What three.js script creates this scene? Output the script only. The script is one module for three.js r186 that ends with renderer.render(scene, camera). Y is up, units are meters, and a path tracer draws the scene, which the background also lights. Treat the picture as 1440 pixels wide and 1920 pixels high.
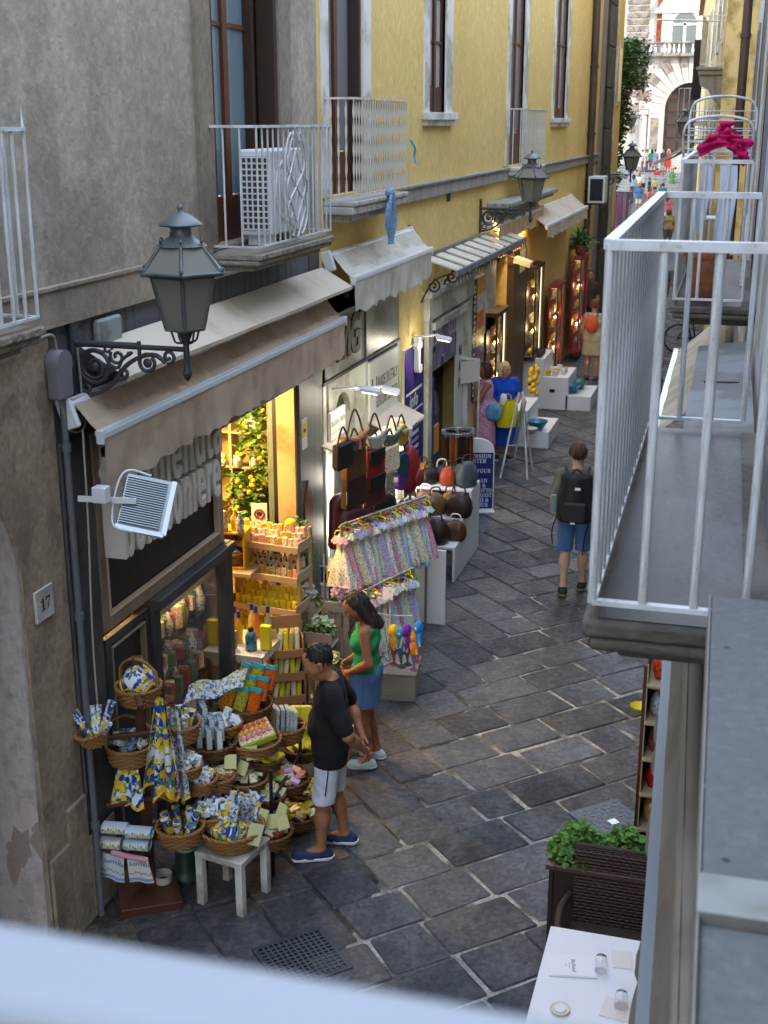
import * as THREE from 'three';
import { mergeGeometries } from 'three/addons/utils/BufferGeometryUtils.js';
import { RoundedBoxGeometry } from 'three/addons/geometries/RoundedBoxGeometry.js';
import { TextGeometry } from 'three/addons/geometries/TextGeometry.js';
import { FontLoader } from 'three/addons/loaders/FontLoader.js';

// ---------- camera, sky, sun, exposure ----------
const scene = new THREE.Scene();
const F = 2370, EYE = 5.2, PITCH = 17.2 * Math.PI / 180, YAW = 16 * Math.PI / 180;
const camera = new THREE.PerspectiveCamera(2 * Math.atan(960 / F) * 180 / Math.PI, 0.75, 0.05, 600);
camera.position.set(0, EYE, 0); camera.rotation.order = 'YXZ'; camera.rotation.set(-PITCH, YAW, 0);
camera.focus = 9.2; camera.userData.fStop = 6;
const renderer = new THREE.WebGLRenderer();
renderer.toneMapping = THREE.LinearToneMapping; renderer.toneMappingExposure = 4.0;
renderer.shadowMap.enabled = true;
const SUN = new THREE.Vector3(0.8, 0.36, 0.45).normalize();
{ // computed hazy summer sky: pale at the horizon, soft blue above, bright round the sun
  const w = 256, h = 128, d = new Float32Array(w * h * 4);
  for (let j = 0; j < h; j++) for (let i = 0; i < w; i++) {
    const ph = (j + 0.5) / h * Math.PI - Math.PI / 2, th = (i + 0.5) / w * 2 * Math.PI - Math.PI;
    const v = new THREE.Vector3(Math.cos(ph) * Math.cos(th), Math.sin(ph), Math.cos(ph) * Math.sin(th));
    const e = Math.max(0, v.y), c = Math.max(0, v.dot(SUN)), g = 0.35 * Math.pow(c, 6), k = Math.pow(1 - e, 2.5);
    const o = (j * w + i) * 4;
    d[o] = 0.56 + 0.54 * k + g; d[o + 1] = 0.7 + 0.42 * k + g * 0.95; d[o + 2] = 0.95 + 0.16 * k + g * 0.8; d[o + 3] = 1;
    if (v.y < 0) { d[o] = 0.3; d[o + 1] = 0.28; d[o + 2] = 0.26; }
  }
  const t = new THREE.DataTexture(d, w, h, THREE.RGBAFormat, THREE.FloatType);
  t.mapping = THREE.EquirectangularReflectionMapping; t.magFilter = THREE.LinearFilter; t.needsUpdate = true;
  scene.background = t; scene.environment = t;
}
scene.backgroundIntensity = 1; scene.environmentIntensity = 1;
const sun = new THREE.DirectionalLight(0xfff1dc, 2.0);
sun.position.copy(SUN).multiplyScalar(150).add(new THREE.Vector3(-3, 0, -60)); sun.target.position.set(-3, 0, -60);
sun.castShadow = true; sun.shadow.mapSize.set(4096, 4096);
Object.assign(sun.shadow.camera, { left: -90, right: 90, top: 90, bottom: -90, near: 1, far: 400 });
scene.add(sun, sun.target);

// ---------- photo pixel -> point on a known plane of the street ----------
camera.updateMatrixWorld();
const V = (x, y, z) => new THREE.Vector3(x, y, z);
const ray = (px, py) => V(px - 720, 960 - py, -F).applyEuler(camera.rotation);
const onY = (px, py, h) => { const d = ray(px, py); return d.multiplyScalar((h - EYE) / d.y).add(camera.position); };
const onX = (px, py, x) => { const d = ray(px, py); return d.multiplyScalar(x / d.x).add(camera.position); };
const onZ = (px, py, z) => { const d = ray(px, py); return d.multiplyScalar(z / d.z).add(camera.position); };

// ---------- random, noise, textures ----------
let seed = 7;
const rnd = () => { seed = (seed + 0x6d2b79f5) | 0; let t = Math.imul(seed ^ (seed >>> 15), 1 | seed); t = (t + Math.imul(t ^ (t >>> 7), 61 | t)) ^ t; return ((t ^ (t >>> 14)) >>> 0) / 4294967296; };
const rr = (a, b) => a + (b - a) * rnd(), pick = (a) => a[Math.floor(rnd() * a.length)];
const hash = (x, y, s) => { let n = Math.imul(x, 374761393) + Math.imul(y, 668265263) + Math.imul(s, 974634777); n = Math.imul(n ^ (n >>> 13), 1274126177); return ((n ^ (n >>> 16)) >>> 0) / 4294967296; };
function vnoise(x, y, px, py, s) {
  const xi = Math.floor(x), yi = Math.floor(y), fx = x - xi, fy = y - yi, u = fx * fx * (3 - 2 * fx), v = fy * fy * (3 - 2 * fy);
  const m = (a, n) => ((a % n) + n) % n, a = m(xi, px), b = m(xi + 1, px), c = m(yi, py), d = m(yi + 1, py);
  return (hash(a, c, s) * (1 - u) + hash(b, c, s) * u) * (1 - v) + (hash(a, d, s) * (1 - u) + hash(b, d, s) * u) * v;
}
function fbm(u, v, fx, fy, oct, s) { let t = 0, a = 0.5, n = 0; for (let k = 0; k < oct; k++) { t += a * vnoise(u * fx, v * fy, fx, fy, s + k); n += a; a *= 0.55; fx *= 2; fy *= 2; } return t / n; }
const sm = (a, b, x) => { x = Math.min(1, Math.max(0, (x - a) / (b - a))); return x * x * (3 - 2 * x); };
function tex(n, fn, size, srgb = true, sizeY = size) {
  const d = new Uint8Array(n * n * 4);
  for (let j = 0; j < n; j++) for (let i = 0; i < n; i++) {
    const c = fn(i / n, j / n), o = (j * n + i) * 4, a = Array.isArray(c) ? c : [c, c, c];
    d[o] = Math.max(0, Math.min(255, a[0] * 255)); d[o + 1] = Math.max(0, Math.min(255, a[1] * 255)); d[o + 2] = Math.max(0, Math.min(255, a[2] * 255)); d[o + 3] = 255;
  }
  const t = new THREE.DataTexture(d, n, n); t.wrapS = t.wrapT = THREE.RepeatWrapping; t.magFilter = THREE.LinearFilter;
  t.repeat.set(1 / size, 1 / sizeY); if (srgb) t.colorSpace = THREE.SRGBColorSpace; t.needsUpdate = true; return t;
}
function canvasTex(w, h, draw, rep) {
  const c = document.createElement('canvas'); c.width = w; c.height = h; draw(c.getContext('2d'), w, h);
  const t = new THREE.CanvasTexture(c); t.colorSpace = THREE.SRGBColorSpace; t.wrapS = t.wrapT = THREE.RepeatWrapping; t.magFilter = THREE.LinearFilter;
  if (rep) t.repeat.set(1 / rep, 1 / rep); return t;
}
const mixc = (a, b, t) => [a[0] + (b[0] - a[0]) * t, a[1] + (b[1] - a[1]) * t, a[2] + (b[2] - a[2]) * t];
const hx = (s) => [1, 3, 5].map((i) => parseInt(s.slice(i, i + 2), 16) / 255);
const mat = (color, o = {}) => new THREE.MeshStandardMaterial({ color, roughness: 0.8, metalness: 0, side: THREE.DoubleSide, ...o });
const pmat = (color, o = {}) => new THREE.MeshPhysicalMaterial({ color, roughness: 0.5, side: THREE.DoubleSide, ...o });

// ---------- geometry helpers ----------
function prep(g) {
  let q = g.index ? g.toNonIndexed() : g;
  if (!q.attributes.normal) q.computeVertexNormals();
  for (const k of Object.keys(q.attributes)) if (!['position', 'normal', 'uv'].includes(k)) q.deleteAttribute(k);
  if (!q.attributes.uv) q.setAttribute('uv', new THREE.BufferAttribute(new Float32Array(q.attributes.position.count * 2), 2));
  q.morphAttributes = {}; q.groups = []; return q;
}
function metreUV(g) { // uv in metres by dominant normal
  const p = g.attributes.position, n = g.attributes.normal, uv = new Float32Array(p.count * 2);
  for (let i = 0; i < p.count; i += 3) {
    let ax = 0, ay = 0, az = 0;
    for (let k = 0; k < 3; k++) { ax += Math.abs(n.getX(i + k)); ay += Math.abs(n.getY(i + k)); az += Math.abs(n.getZ(i + k)); }
    for (let k = i; k < i + 3; k++) {
      const [u, v] = ax >= ay && ax >= az ? [p.getZ(k), p.getY(k)] : ay >= az ? [p.getX(k), p.getZ(k)] : [p.getX(k), p.getY(k)];
      uv[k * 2] = u; uv[k * 2 + 1] = v;
    }
  }
  g.setAttribute('uv', new THREE.BufferAttribute(uv, 2)); return g;
}
const taken = {};
const numbered = (n) => { const k = taken[n] = (taken[n] ?? -1) + 1; return k ? n + '_' + String(k).padStart(3, '0') : n; };
function obj(name, geos, m, parent = scene, keepUV = false) {
  const list = (Array.isArray(geos) ? geos : [geos]).map(prep);
  let g = list.length > 1 ? mergeGeometries(list) : list[0];
  if (!keepUV) metreUV(g);
  const o = new THREE.Mesh(g, m); o.castShadow = o.receiveShadow = true;
  o.name = parent === scene ? numbered(name) : name; parent.add(o); return o;
}
function thing(name, label, category, pos = [0, 0, 0], turn = 0, group) {
  const o = new THREE.Group(); o.name = numbered(name); scene.add(o);
  if (pos.isVector3) o.position.copy(pos); else o.position.set(...pos);
  o.rotation.y = turn; o.userData = { label, category }; if (group) o.userData.group = group; return o;
}
function tag(o, label, category, group) { o.userData.label = label; o.userData.category = category; if (group) o.userData.group = group; return o; }
function struct(name, geos, m, parent = scene) { const o = obj(name, geos, m, parent); if (parent === scene) o.userData.kind = 'structure'; return o; }
function dup(root, pos, turn = 0, label, group) {
  const r = root.clone(); r.name = numbered(root.name.replace(/_\d{3}$/, '')); r.userData = { ...root.userData }; scene.add(r);
  if (pos.isVector3) r.position.copy(pos); else r.position.set(...pos);
  r.rotation.y = turn; if (label) r.userData.label = label; if (group) r.userData.group = group; return r;
}
const tf = (g, x = 0, y = 0, z = 0, rx = 0, ry = 0, rz = 0) => { const m = new THREE.Matrix4().makeRotationFromEuler(new THREE.Euler(rx, ry, rz)); m.setPosition(x, y, z); return g.applyMatrix4(m); };
const box = (w, h, d, x = 0, y = 0, z = 0, rx = 0, ry = 0, rz = 0) => tf(new THREE.BoxGeometry(w, h, d), x, y, z, rx, ry, rz);
const bb = (x0, x1, y0, y1, z0, z1) => box(Math.abs(x1 - x0), Math.abs(y1 - y0), Math.abs(z1 - z0), (x0 + x1) / 2, (y0 + y1) / 2, (z0 + z1) / 2);
const rbox = (w, h, d, r, x = 0, y = 0, z = 0, rx = 0, ry = 0, rz = 0) => tf(new RoundedBoxGeometry(w, h, d, 2, r), x, y, z, rx, ry, rz);
const rb = (x0, x1, y0, y1, z0, z1, r = 0.006) => rbox(Math.abs(x1 - x0), Math.abs(y1 - y0), Math.abs(z1 - z0), r, (x0 + x1) / 2, (y0 + y1) / 2, (z0 + z1) / 2);
const cyl = (r1, r2, h, x = 0, y = 0, z = 0, seg = 12, rx = 0, ry = 0, rz = 0) => tf(new THREE.CylinderGeometry(r1, r2, h, seg), x, y, z, rx, ry, rz);
const sph = (r, x = 0, y = 0, z = 0, sx = 1, sy = 1, sz = 1, s = 12) => { const g = new THREE.SphereGeometry(r, s, Math.max(6, s - 4)); g.scale(sx, sy, sz); return tf(g, x, y, z); };
const lathe = (pts, seg = 20, x = 0, y = 0, z = 0) => tf(new THREE.LatheGeometry(pts.map((p) => new THREE.Vector2(p[0], p[1])), seg), x, y, z);
const tube = (pts, r, seg = 6, n, closed = false) => new THREE.TubeGeometry(new THREE.CatmullRomCurve3(pts.map((p) => p.isVector3 ? p : V(...p)), closed), n ?? Math.max(6, pts.length * 4), r, seg, closed);
const Q = new THREE.Quaternion();
function rod(a, b, r, seg = 8, r2 = r) { const p = a.isVector3 ? a : V(...a), q = b.isVector3 ? b : V(...b), d = q.clone().sub(p), l = d.length(); const g = new THREE.CylinderGeometry(r2, r, l, seg); g.applyQuaternion(Q.setFromUnitVectors(V(0, 1, 0), d.normalize())); return tf(g, ...p.clone().add(q).multiplyScalar(0.5).toArray()); }
function bar(a, b, w, h) { // rectangular bar, w sideways, h upward
  const p = a.isVector3 ? a : V(...a), q = b.isVector3 ? b : V(...b), d = q.clone().sub(p), l = d.length(); d.normalize();
  const up = Math.abs(d.y) > 0.99 ? V(1, 0, 0) : V(0, 1, 0), s = V().crossVectors(up, d).normalize(), u = V().crossVectors(d, s);
  const g = new THREE.BoxGeometry(w, h, l); g.applyMatrix4(new THREE.Matrix4().makeBasis(s, u, d)); return tf(g, ...p.clone().add(q).multiplyScalar(0.5).toArray());
}
function sheet(nu, nv, fn, thick = 0) { // parametric grid; fn(u,v) -> [x,y,z]
  const pos = [], uv = [], idx = [];
  for (let j = 0; j <= nv; j++) for (let i = 0; i <= nu; i++) { pos.push(...fn(i / nu, j / nv)); uv.push(i / nu, j / nv); }
  for (let j = 0; j < nv; j++) for (let i = 0; i < nu; i++) { const a = j * (nu + 1) + i, b = a + 1, c = a + nu + 1, d = c + 1; idx.push(a, b, d, a, d, c); }
  const g = new THREE.BufferGeometry(); g.setAttribute('position', new THREE.Float32BufferAttribute(pos, 3)); g.setAttribute('uv', new THREE.Float32BufferAttribute(uv, 2)); g.setIndex(idx); g.computeVertexNormals(); return g;
}
function shapeOf(pts) { const s = new THREE.Shape(); pts.forEach((p, i) => i ? s.lineTo(p[0], p[1]) : s.moveTo(p[0], p[1])); return s; }
const extr = (shape, depth, bevel = 0, cs = 8) => new THREE.ExtrudeGeometry(shape, { depth, bevelEnabled: bevel > 0, bevelSize: bevel, bevelThickness: bevel, bevelSegments: 1, curveSegments: cs });
const spiral = (cx, cy, r0, r1, a0, turns, n = 24, z = 0) => Array.from({ length: n + 1 }, (_, i) => { const t = i / n, a = a0 + turns * 2 * Math.PI * t, r = r0 + (r1 - r0) * t; return V(cx + r * Math.cos(a), cy + r * Math.sin(a), z); });
const fonts = {};
for (const [k, f] of [['bold', 'droid_sans_bold'], ['reg', 'droid_sans_regular'], ['serif', 'droid_serif_bold']]) fonts[k] = await new FontLoader().loadAsync('fonts/droid/' + f + '.typeface.json');
function text(str, size, depth, font = 'bold', bevel = 0) { const g = new TextGeometry(str, { font: fonts[font], size, depth, curveSegments: 5, bevelEnabled: bevel > 0, bevelSize: bevel, bevelThickness: bevel, bevelSegments: 1 }); return g; }

// ---------- materials ----------
const XL = -3.96, XR = 0.1; // facade planes
const T = {};
T.plaster = tex(1024, (u, v) => { const a = fbm(u, v, 3, 3, 6, 11), b = fbm(u, v, 9, 5, 5, 31), c = fbm(u, v, 90, 90, 2, 51), s = sm(0.5, 0.72, fbm(u, v, 5, 2, 5, 71)); let k = mixc(hx('#b0a99f'), hx('#8c857d'), sm(0.3, 0.7, a)); k = mixc(k, hx('#bdb5a8'), 0.5 * sm(0.55, 0.75, b)); k = mixc(k, hx('#8a7f70'), 0.4 * s); return k.map((x) => x * (0.9 + 0.2 * c)); }, 4.2);
T.plasterB = tex(512, (u, v) => 0.6 * fbm(u, v, 24, 24, 4, 5) + 0.4 * fbm(u, v, 110, 110, 2, 9), 2, false);
T.brown = tex(1024, (u, v) => { const a = fbm(u, v, 4, 3, 6, 15), b = fbm(u, v, 16, 10, 4, 35), c = fbm(u, v, 90, 90, 2, 55); let k = mixc(hx('#a08d78'), hx('#8a7865'), sm(0.35, 0.65, a)); k = mixc(k, hx('#6d6054'), 0.45 * sm(0.55, 0.7, b)); return k.map((x) => x * (0.88 + 0.24 * c)); }, 2.6);
T.yellow = tex(1024, (u, v) => { const a = fbm(u, v, 3, 2, 6, 19), b = fbm(u, v, 9, 5, 5, 39), c = fbm(u, v, 80, 80, 2, 59); let k = mixc(hx('#dcbf78'), hx('#d2b268'), sm(0.3, 0.7, a)); k = mixc(k, hx('#bfa468'), 0.2 * sm(0.58, 0.74, b)); return k.map((x) => x * (0.94 + 0.12 * c)); }, 5);
T.basalt = tex(1024, (u, v) => { const a = fbm(u, v, 4, 4, 6, 23), c = fbm(u, v, 60, 60, 3, 43), d = fbm(u, v, 22, 14, 3, 63); let k = mixc(hx('#4f5053'), hx('#3d3e42'), sm(0.3, 0.7, a)); k = mixc(k, hx('#615d5a'), 0.45 * sm(0.58, 0.72, d)); return k.map((x) => x * (0.72 + 0.56 * c)); }, 1.7);
T.basaltB = tex(512, (u, v) => { const w = fbm(u, v, 8, 8, 2, 3) * 0.6; return 0.55 * sm(0.32, 0.62, vnoise((u + w * 0.05) * 24, (v + w * 0.08) * 30, 24, 30, 8)) + 0.3 * fbm(u, v, 60, 60, 2, 81) + 0.15 * fbm(u, v, 6, 6, 3, 77); }, 0.95, false);
T.grout = tex(512, (u, v) => { const c = fbm(u, v, 60, 60, 3, 13), a = fbm(u, v, 6, 6, 4, 14); return mixc(hx('#67635d'), hx('#b0aa9f'), sm(0.32, 0.72, a)).map((x) => x * (0.7 + 0.5 * c)); }, 1.1);
T.wood = tex(512, (u, v) => { const g = fbm(u, v, 4, 60, 4, 33), w = fbm(u, v, 2, 8, 3, 34); return mixc([0.78, 0.78, 0.78], [1, 1, 1], 0.6 * g + 0.4 * w); }, 0.7);
T.wicker = tex(256, (u, v) => { const r = Math.floor(v * 16), a = Math.abs(Math.sin((u * 12 + (r % 2) * 0.5) * Math.PI)), b = Math.abs(Math.sin(v * 16 * Math.PI)); return 0.25 + 0.75 * Math.pow(a, 0.5) * b; }, 0.22, false);
T.grime = tex(512, (u, v) => { const a = fbm(u, v, 5, 5, 5, 91), b = fbm(u, v, 40, 40, 3, 92); return mixc([1, 1, 1], [0.78, 0.76, 0.72], sm(0.45, 0.75, a) * (0.5 + b)); }, 1.5);
T.rail = tex(512, (u, v) => { const a = fbm(u, v, 5, 5, 5, 291), b = fbm(u, v, 44, 44, 3, 292), r = sm(0.66, 0.74, b) * sm(0.45, 0.6, a); return mixc(mixc([1, 1, 1], [0.87, 0.86, 0.83], sm(0.35, 0.75, a)), [0.6, 0.48, 0.36], 0.5 * r); }, 0.7);
T.rough = tex(512, (u, v) => 0.62 + 0.38 * sm(0.3, 0.7, 0.6 * fbm(u, v, 5, 5, 5, 391) + 0.4 * fbm(u, v, 40, 40, 2, 392)), 1.3, false);
T.soft = tex(512, (u, v) => { const a = fbm(u, v, 4, 6, 5, 191), b = fbm(u, v, 50, 50, 3, 192); return mixc([1, 1, 1], [0.86, 0.84, 0.8], sm(0.4, 0.8, a) * (0.4 + b)); }, 1.9);
T.streak = tex(512, (u, v) => { const a = fbm(u, v, 26, 2, 4, 95), b = fbm(u, v, 60, 60, 2, 96); return mixc([1, 1, 1], [0.84, 0.81, 0.77], sm(0.45, 0.8, a)).map((x) => x * (0.93 + 0.14 * b)); }, 1.6);
T.fab = tex(256, (u, v) => 0.5 + 0.25 * Math.sin(u * 128 * Math.PI) + 0.25 * Math.sin(v * 128 * Math.PI), 0.12, false);
const flowers = (bg, cols, n, r, rep, leaf) => canvasTex(512, 512, (c, w, h) => {
  c.fillStyle = bg; c.fillRect(0, 0, w, h);
  for (let i = 0; i < n; i++) { const x = rnd() * w, y = rnd() * h, k = r * (0.6 + rnd() * 0.8), col = pick(cols), a = rnd() * 6; for (const ox of [-w, 0, w]) for (const oy of [-h, 0, h]) { c.fillStyle = col; c.beginPath(); c.ellipse(x + ox, y + oy, k, k * 0.62, a, 0, 7); c.fill(); if (leaf) { c.fillStyle = leaf; c.beginPath(); c.ellipse(x + ox + k, y + oy + k * 0.6, k * 0.7, k * 0.25, a + 1, 0, 7); c.fill(); } } }
}, rep);
T.lemon = flowers('#d9dde6', ['#26479f', '#2f57b4', '#e3b41c', '#e8c030', '#1d3680', '#e3b41c'], 150, 30, 0.42, '#57843c');
T.lemonS = flowers('#d5d9d8', ['#2f57b4', '#e3b41c', '#5f87c8', '#d8c25a', '#3a5a98'], 320, 15, 0.3, '#7fa05a');
T.dressA = flowers('#e8e6dc', ['#e3c23c', '#5a7fb6', '#5a86c6', '#e8d36a', '#6b9a58'], 520, 9, 0.3);
T.dressB = flowers('#e6e2e8', ['#b79ac8', '#d98fae', '#8f9fd0', '#a9c98a', '#c8b0dc'], 520, 10, 0.3);
T.dressC = flowers('#dfe8ea', ['#6fa0c8', '#8fc0a0', '#e0a0b0', '#f0d060', '#7080c0'], 520, 9, 0.3);
T.packs = flowers('#efe6c4', ['#d9a52c', '#f2dd7a', '#b8452e', '#6d7f3a', '#ffffff', '#e9b0a8'], 420, 12, 0.25);
const bumpP = { bumpMap: T.plasterB, bumpScale: 0.006 };
const sackGeo = (r, sx, sy, sz, sd = 1) => { const g = new THREE.SphereGeometry(r, 22, 16), p = g.attributes.position, pw = (a, e) => Math.sign(a) * Math.pow(Math.abs(a / r), e) * r; for (let k = 0; k < p.count; k++) { const v = V().fromBufferAttribute(p, k), n = 1 + 0.3 * (fbm(v.x / r * 0.4 + 0.5, v.y / r * 0.5 + v.z / r * 0.4 + 0.5, 5, 5, 3, sd) - 0.5), top = 1 - 0.28 * Math.max(0, v.y / r); p.setXYZ(k, pw(v.x, 0.7) * sx * n * top, pw(v.y, 0.75) * sy * n, pw(v.z, 0.8) * sz * n * top); } g.computeVertexNormals(); return g; };
const M = {
  plaster: mat(0xfff9f2, { map: T.plaster, roughness: 0.95, ...bumpP }), brown: mat(0xffffff, { map: T.brown, roughness: 0.95, ...bumpP }),
  yellow: mat(0xffffff, { map: T.yellow, roughness: 0.93, bumpMap: T.plasterB, bumpScale: 0.003 }), pale: mat(0xcfc8b8, { roughness: 0.9 }),
  white: mat(0xd9d8d3, { map: T.grime, roughness: 0.7 }), whiteRail: mat(0xd8dbde, { map: T.rail, roughness: 0.45 }), rustRail: mat(0xd8d2c4, { map: T.streak, roughness: 0.6 }),
  darkStone: mat(0x4c4d50, { map: T.grime, roughness: 0.8, ...bumpP }), darkPaint: mat(0x3a3b3e, { roughness: 0.6, map: T.grime }), greyBand: mat(0x9b9a95, { map: T.streak, roughness: 0.9, ...bumpP }),
  greyPaint: mat(0x77797c, { map: T.streak, roughness: 0.8, ...bumpP }), palePaint: mat(0xb9bdc0, { map: T.grime, roughness: 0.85, ...bumpP }),
  slab: mat(0x67625b, { map: T.grime, roughness: 0.85, bumpMap: T.basaltB, bumpScale: 0.006 }), marble: mat(0xc9c8c4, { map: T.grime, roughness: 0.6 }),
  iron: mat(0x3f4247, { roughness: 0.5, metalness: 0.3 }), lampGrey: mat(0x666c70, { roughness: 0.42, metalness: 0.35, map: T.grime }),
  lampGlass: pmat(0x9d9b8e, { roughness: 0.55, transmission: 0.55, thickness: 0 }), glass: pmat(0xffffff, { roughness: 0.03, transmission: 1, thickness: 0, ior: 1.45 }), darkGlass: mat(0x20262a, { roughness: 0.08 }), paneGrey: mat(0x7e8588, { roughness: 0.12 }),
  brownWood: mat(0x6b3d22, { map: T.wood, roughness: 0.5 }), darkWood: mat(0x3a2318, { map: T.wood, roughness: 0.55 }), paleWood: mat(0xc7ae88, { map: T.wood, roughness: 0.65 }), greyWood: mat(0xa59c8c, { map: T.wood, roughness: 0.8 }), redWood: mat(0x5d3320, { map: T.wood, roughness: 0.5 }),
  awning: mat(0xbaa58f, { map: T.soft, roughness: 0.9, bumpMap: T.fab, bumpScale: 0.0004 }), hood: mat(0xc9bca8, { map: T.soft, roughness: 0.7 }), cream: mat(0xc9c4b8, { map: T.soft, roughness: 0.85 }),
  alu: mat(0xd9e0e6, { roughness: 0.32, metalness: 0.25 }), steel: mat(0x9aa0a4, { roughness: 0.4, metalness: 0.7 }), plasticW: mat(0xd9dbdc, { roughness: 0.4 }),
  wicker: mat(0xa8773f, { roughness: 0.7, map: T.wood }), wickerD: mat(0x7a5028, { roughness: 0.75, map: T.wood }), terracotta: mat(0xb5714f, { roughness: 0.85, map: T.grime }),
  black: mat(0x141416, { roughness: 0.6 }), soil: mat(0x2a211b, { roughness: 1 }), leaf: mat(0x3f6b22, { roughness: 0.6 }), leaf2: mat(0x5d8a30, { roughness: 0.6 }),
  card: mat(0xa8794c, { roughness: 0.85 }), paper: mat(0xe6e4dc, { roughness: 0.8 }), red: mat(0x8e1f22, { roughness: 0.4 }), navy: mat(0x1c2f6b, { roughness: 0.5 }),
  lemon: mat(0xffffff, { map: T.lemon, roughness: 0.85 }), lemonS: mat(0xffffff, { map: T.lemonS, roughness: 0.5 }), packs: mat(0xffffff, { map: T.packs, roughness: 0.35 }),
  gold: mat(0xe2ac20, { roughness: 0.6 }), yellowPack: mat(0xe6d22a, { roughness: 0.35 }), lemonFruit: mat(0xf0c020, { roughness: 0.5 }),
};
const glow = (c, i) => mat(c, { emissive: c, emissiveIntensity: i, roughness: 0.6 });
// ================= GROUND =================
struct('ground', new THREE.PlaneGeometry(900, 900).rotateX(-Math.PI / 2).translate(0, -0.09, -150), mat(0x5b5955, { map: T.grout, roughness: 0.9 }));
const street = new THREE.Group(); street.name = 'street'; street.userData.kind = 'structure'; scene.add(street);
obj('mortar_bed', sheet(20, 40, (u, v) => { const x = -2.2 + u * 2.7, z = 2 - v * 15.5; return [x, -0.008 + 0.012 * fbm(u, v, 20, 60, 3, 4), z]; }), mat(0xffffff, { map: T.grout, roughness: 0.95 }), street);
obj('dirt_bed', [sheet(16, 40, (u, v) => { const x = -4.3 + u * 2.1, z = 2 - v * 15.5; return [x, -0.012 + 0.012 * fbm(u, v, 20, 60, 3, 4), z]; }), sheet(30, 80, (u, v) => { const x = -4.3 + u * 4.8, z = -13.5 - v * 34; return [x, -0.012 + 0.012 * fbm(u, v, 20, 90, 3, 4), z]; })], mat(0x8a837a, { map: T.grout, roughness: 0.95 }), street);
{
  const c = Math.SQRT1_2, W = 0.424, xs = -2.12, stones = [], A = [c, -c], B = [-c, -c];
  const mk = (x0, z0, a0, a1, b0, b1, mort) => {
    const near = mort && z0 > -12.5, gap = near ? rr(0.003, 0.014) : 0.006, jit = () => rr(-0.016, 0.016), lift = rr(-0.004, 0.005), tx = rr(-0.012, 0.012), tz = rr(-0.012, 0.012), cor = [[a0 + gap, b0 + gap], [a1 - gap, b0 + gap], [a1 - gap, b1 - gap], [a0 + gap, b1 - gap]].map(([a, b]) => [a + jit(), b + jit()]);
    const W2 = (a, b) => [x0 + a * A[0] + b * B[0], z0 + a * A[1] + b * B[1]];
    const ring = (ins, y) => { const out = [], R = 0.016; for (let i = 0; i < 4; i++) { const p = cor[i], q = cor[(i + 1) % 4], o = cor[(i + 3) % 4], ca = (cor[0][0] + cor[2][0]) / 2, cb = (cor[0][1] + cor[2][1]) / 2; for (const n of [o, q]) { const l = Math.hypot(n[0] - p[0], n[1] - p[1]), e = [p[0] + (n[0] - p[0]) * R / l, p[1] + (n[1] - p[1]) * R / l]; const s = ins / 0.3; const [x, z] = W2(e[0] + (ca - e[0]) * s, e[1] + (cb - e[1]) * s); out.push([x, y + lift + (e[0] - ca) * tx + (e[1] - cb) * tz, z]); } } return out; };
    const r0 = ring(0, -0.06), r1 = ring(0, -0.006), r2 = ring(0.018, 0.006), pos = [], N = 8;
    const quad = (p, q, r, s) => pos.push(...p, ...q, ...r, ...p, ...r, ...s);
    for (let i = 0; i < N; i++) { const j = (i + 1) % N; quad(r0[i], r0[j], r1[j], r1[i]); quad(r1[i], r1[j], r2[j], r2[i]); }
    for (let i = 1; i < N - 1; i++) pos.push(...r2[0], ...r2[i], ...r2[i + 1]);
    const g = new THREE.BufferGeometry(); g.setAttribute('position', new THREE.Float32BufferAttribute(pos, 3)); g.computeVertexNormals(); return g;
  };
  for (let k = 0; k < 62; k++) {
    const z0 = -5.0 - 0.6 * k - 0.035; const row = [];
    let a = 0; while (a < 3.5) { const l = rr(0.38, 0.82); row.push([mk(xs, z0, a, a + l, 0, W, true)]); a += l; }
    let b = W; while (b < 3.0) { const l = rr(0.4, 0.85); row.push([mk(xs, z0, 0, W, b, b + l)]); b += l; }
    stones.push(...row.map((r) => ({ g: r[0], z: z0 })));
  }
  const tones = [0xffffff, 0xefece8, 0xd9dade, 0xf6efe6, 0xcdcdd0].map((t, i) => mat(t, { map: T.basalt, roughness: 0.62 + 0.05 * i, roughnessMap: T.rough, bumpMap: T.basaltB, bumpScale: 0.005 }));
  const far = [];
  stones.forEach((s, i) => { if (i < 300) { const o = obj('paving_stone', s.g, tones[Math.floor(hash(i, 3, 5) * 5)], street); o.name = i ? 'paving_stone_' + String(i).padStart(3, '0') : 'paving_stone'; } else far.push(s.g); });
  const rest = obj('far_paving', far, tones[3], street); rest.userData.kind = 'stuff';
}
const piazza = struct('piazza', sheet(40, 60, (u, v) => { const x = -40 + u * 60, z = -41 - v * 75; return [x, -0.04 + 0.01 * fbm(u, v, 60, 60, 2, 6), z]; }), mat(0x8d8a84, { map: T.basalt, roughness: 0.6, bumpMap: T.basaltB, bumpScale: 0.006 }));
{ const st = []; for (let i = 0; i < 14; i++) st.push(bb(-22, 2, -0.1, 0.17 * (i + 1), -97 - i * 0.9, -122)); struct('church_steps', st, M.greyBand); }

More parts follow.
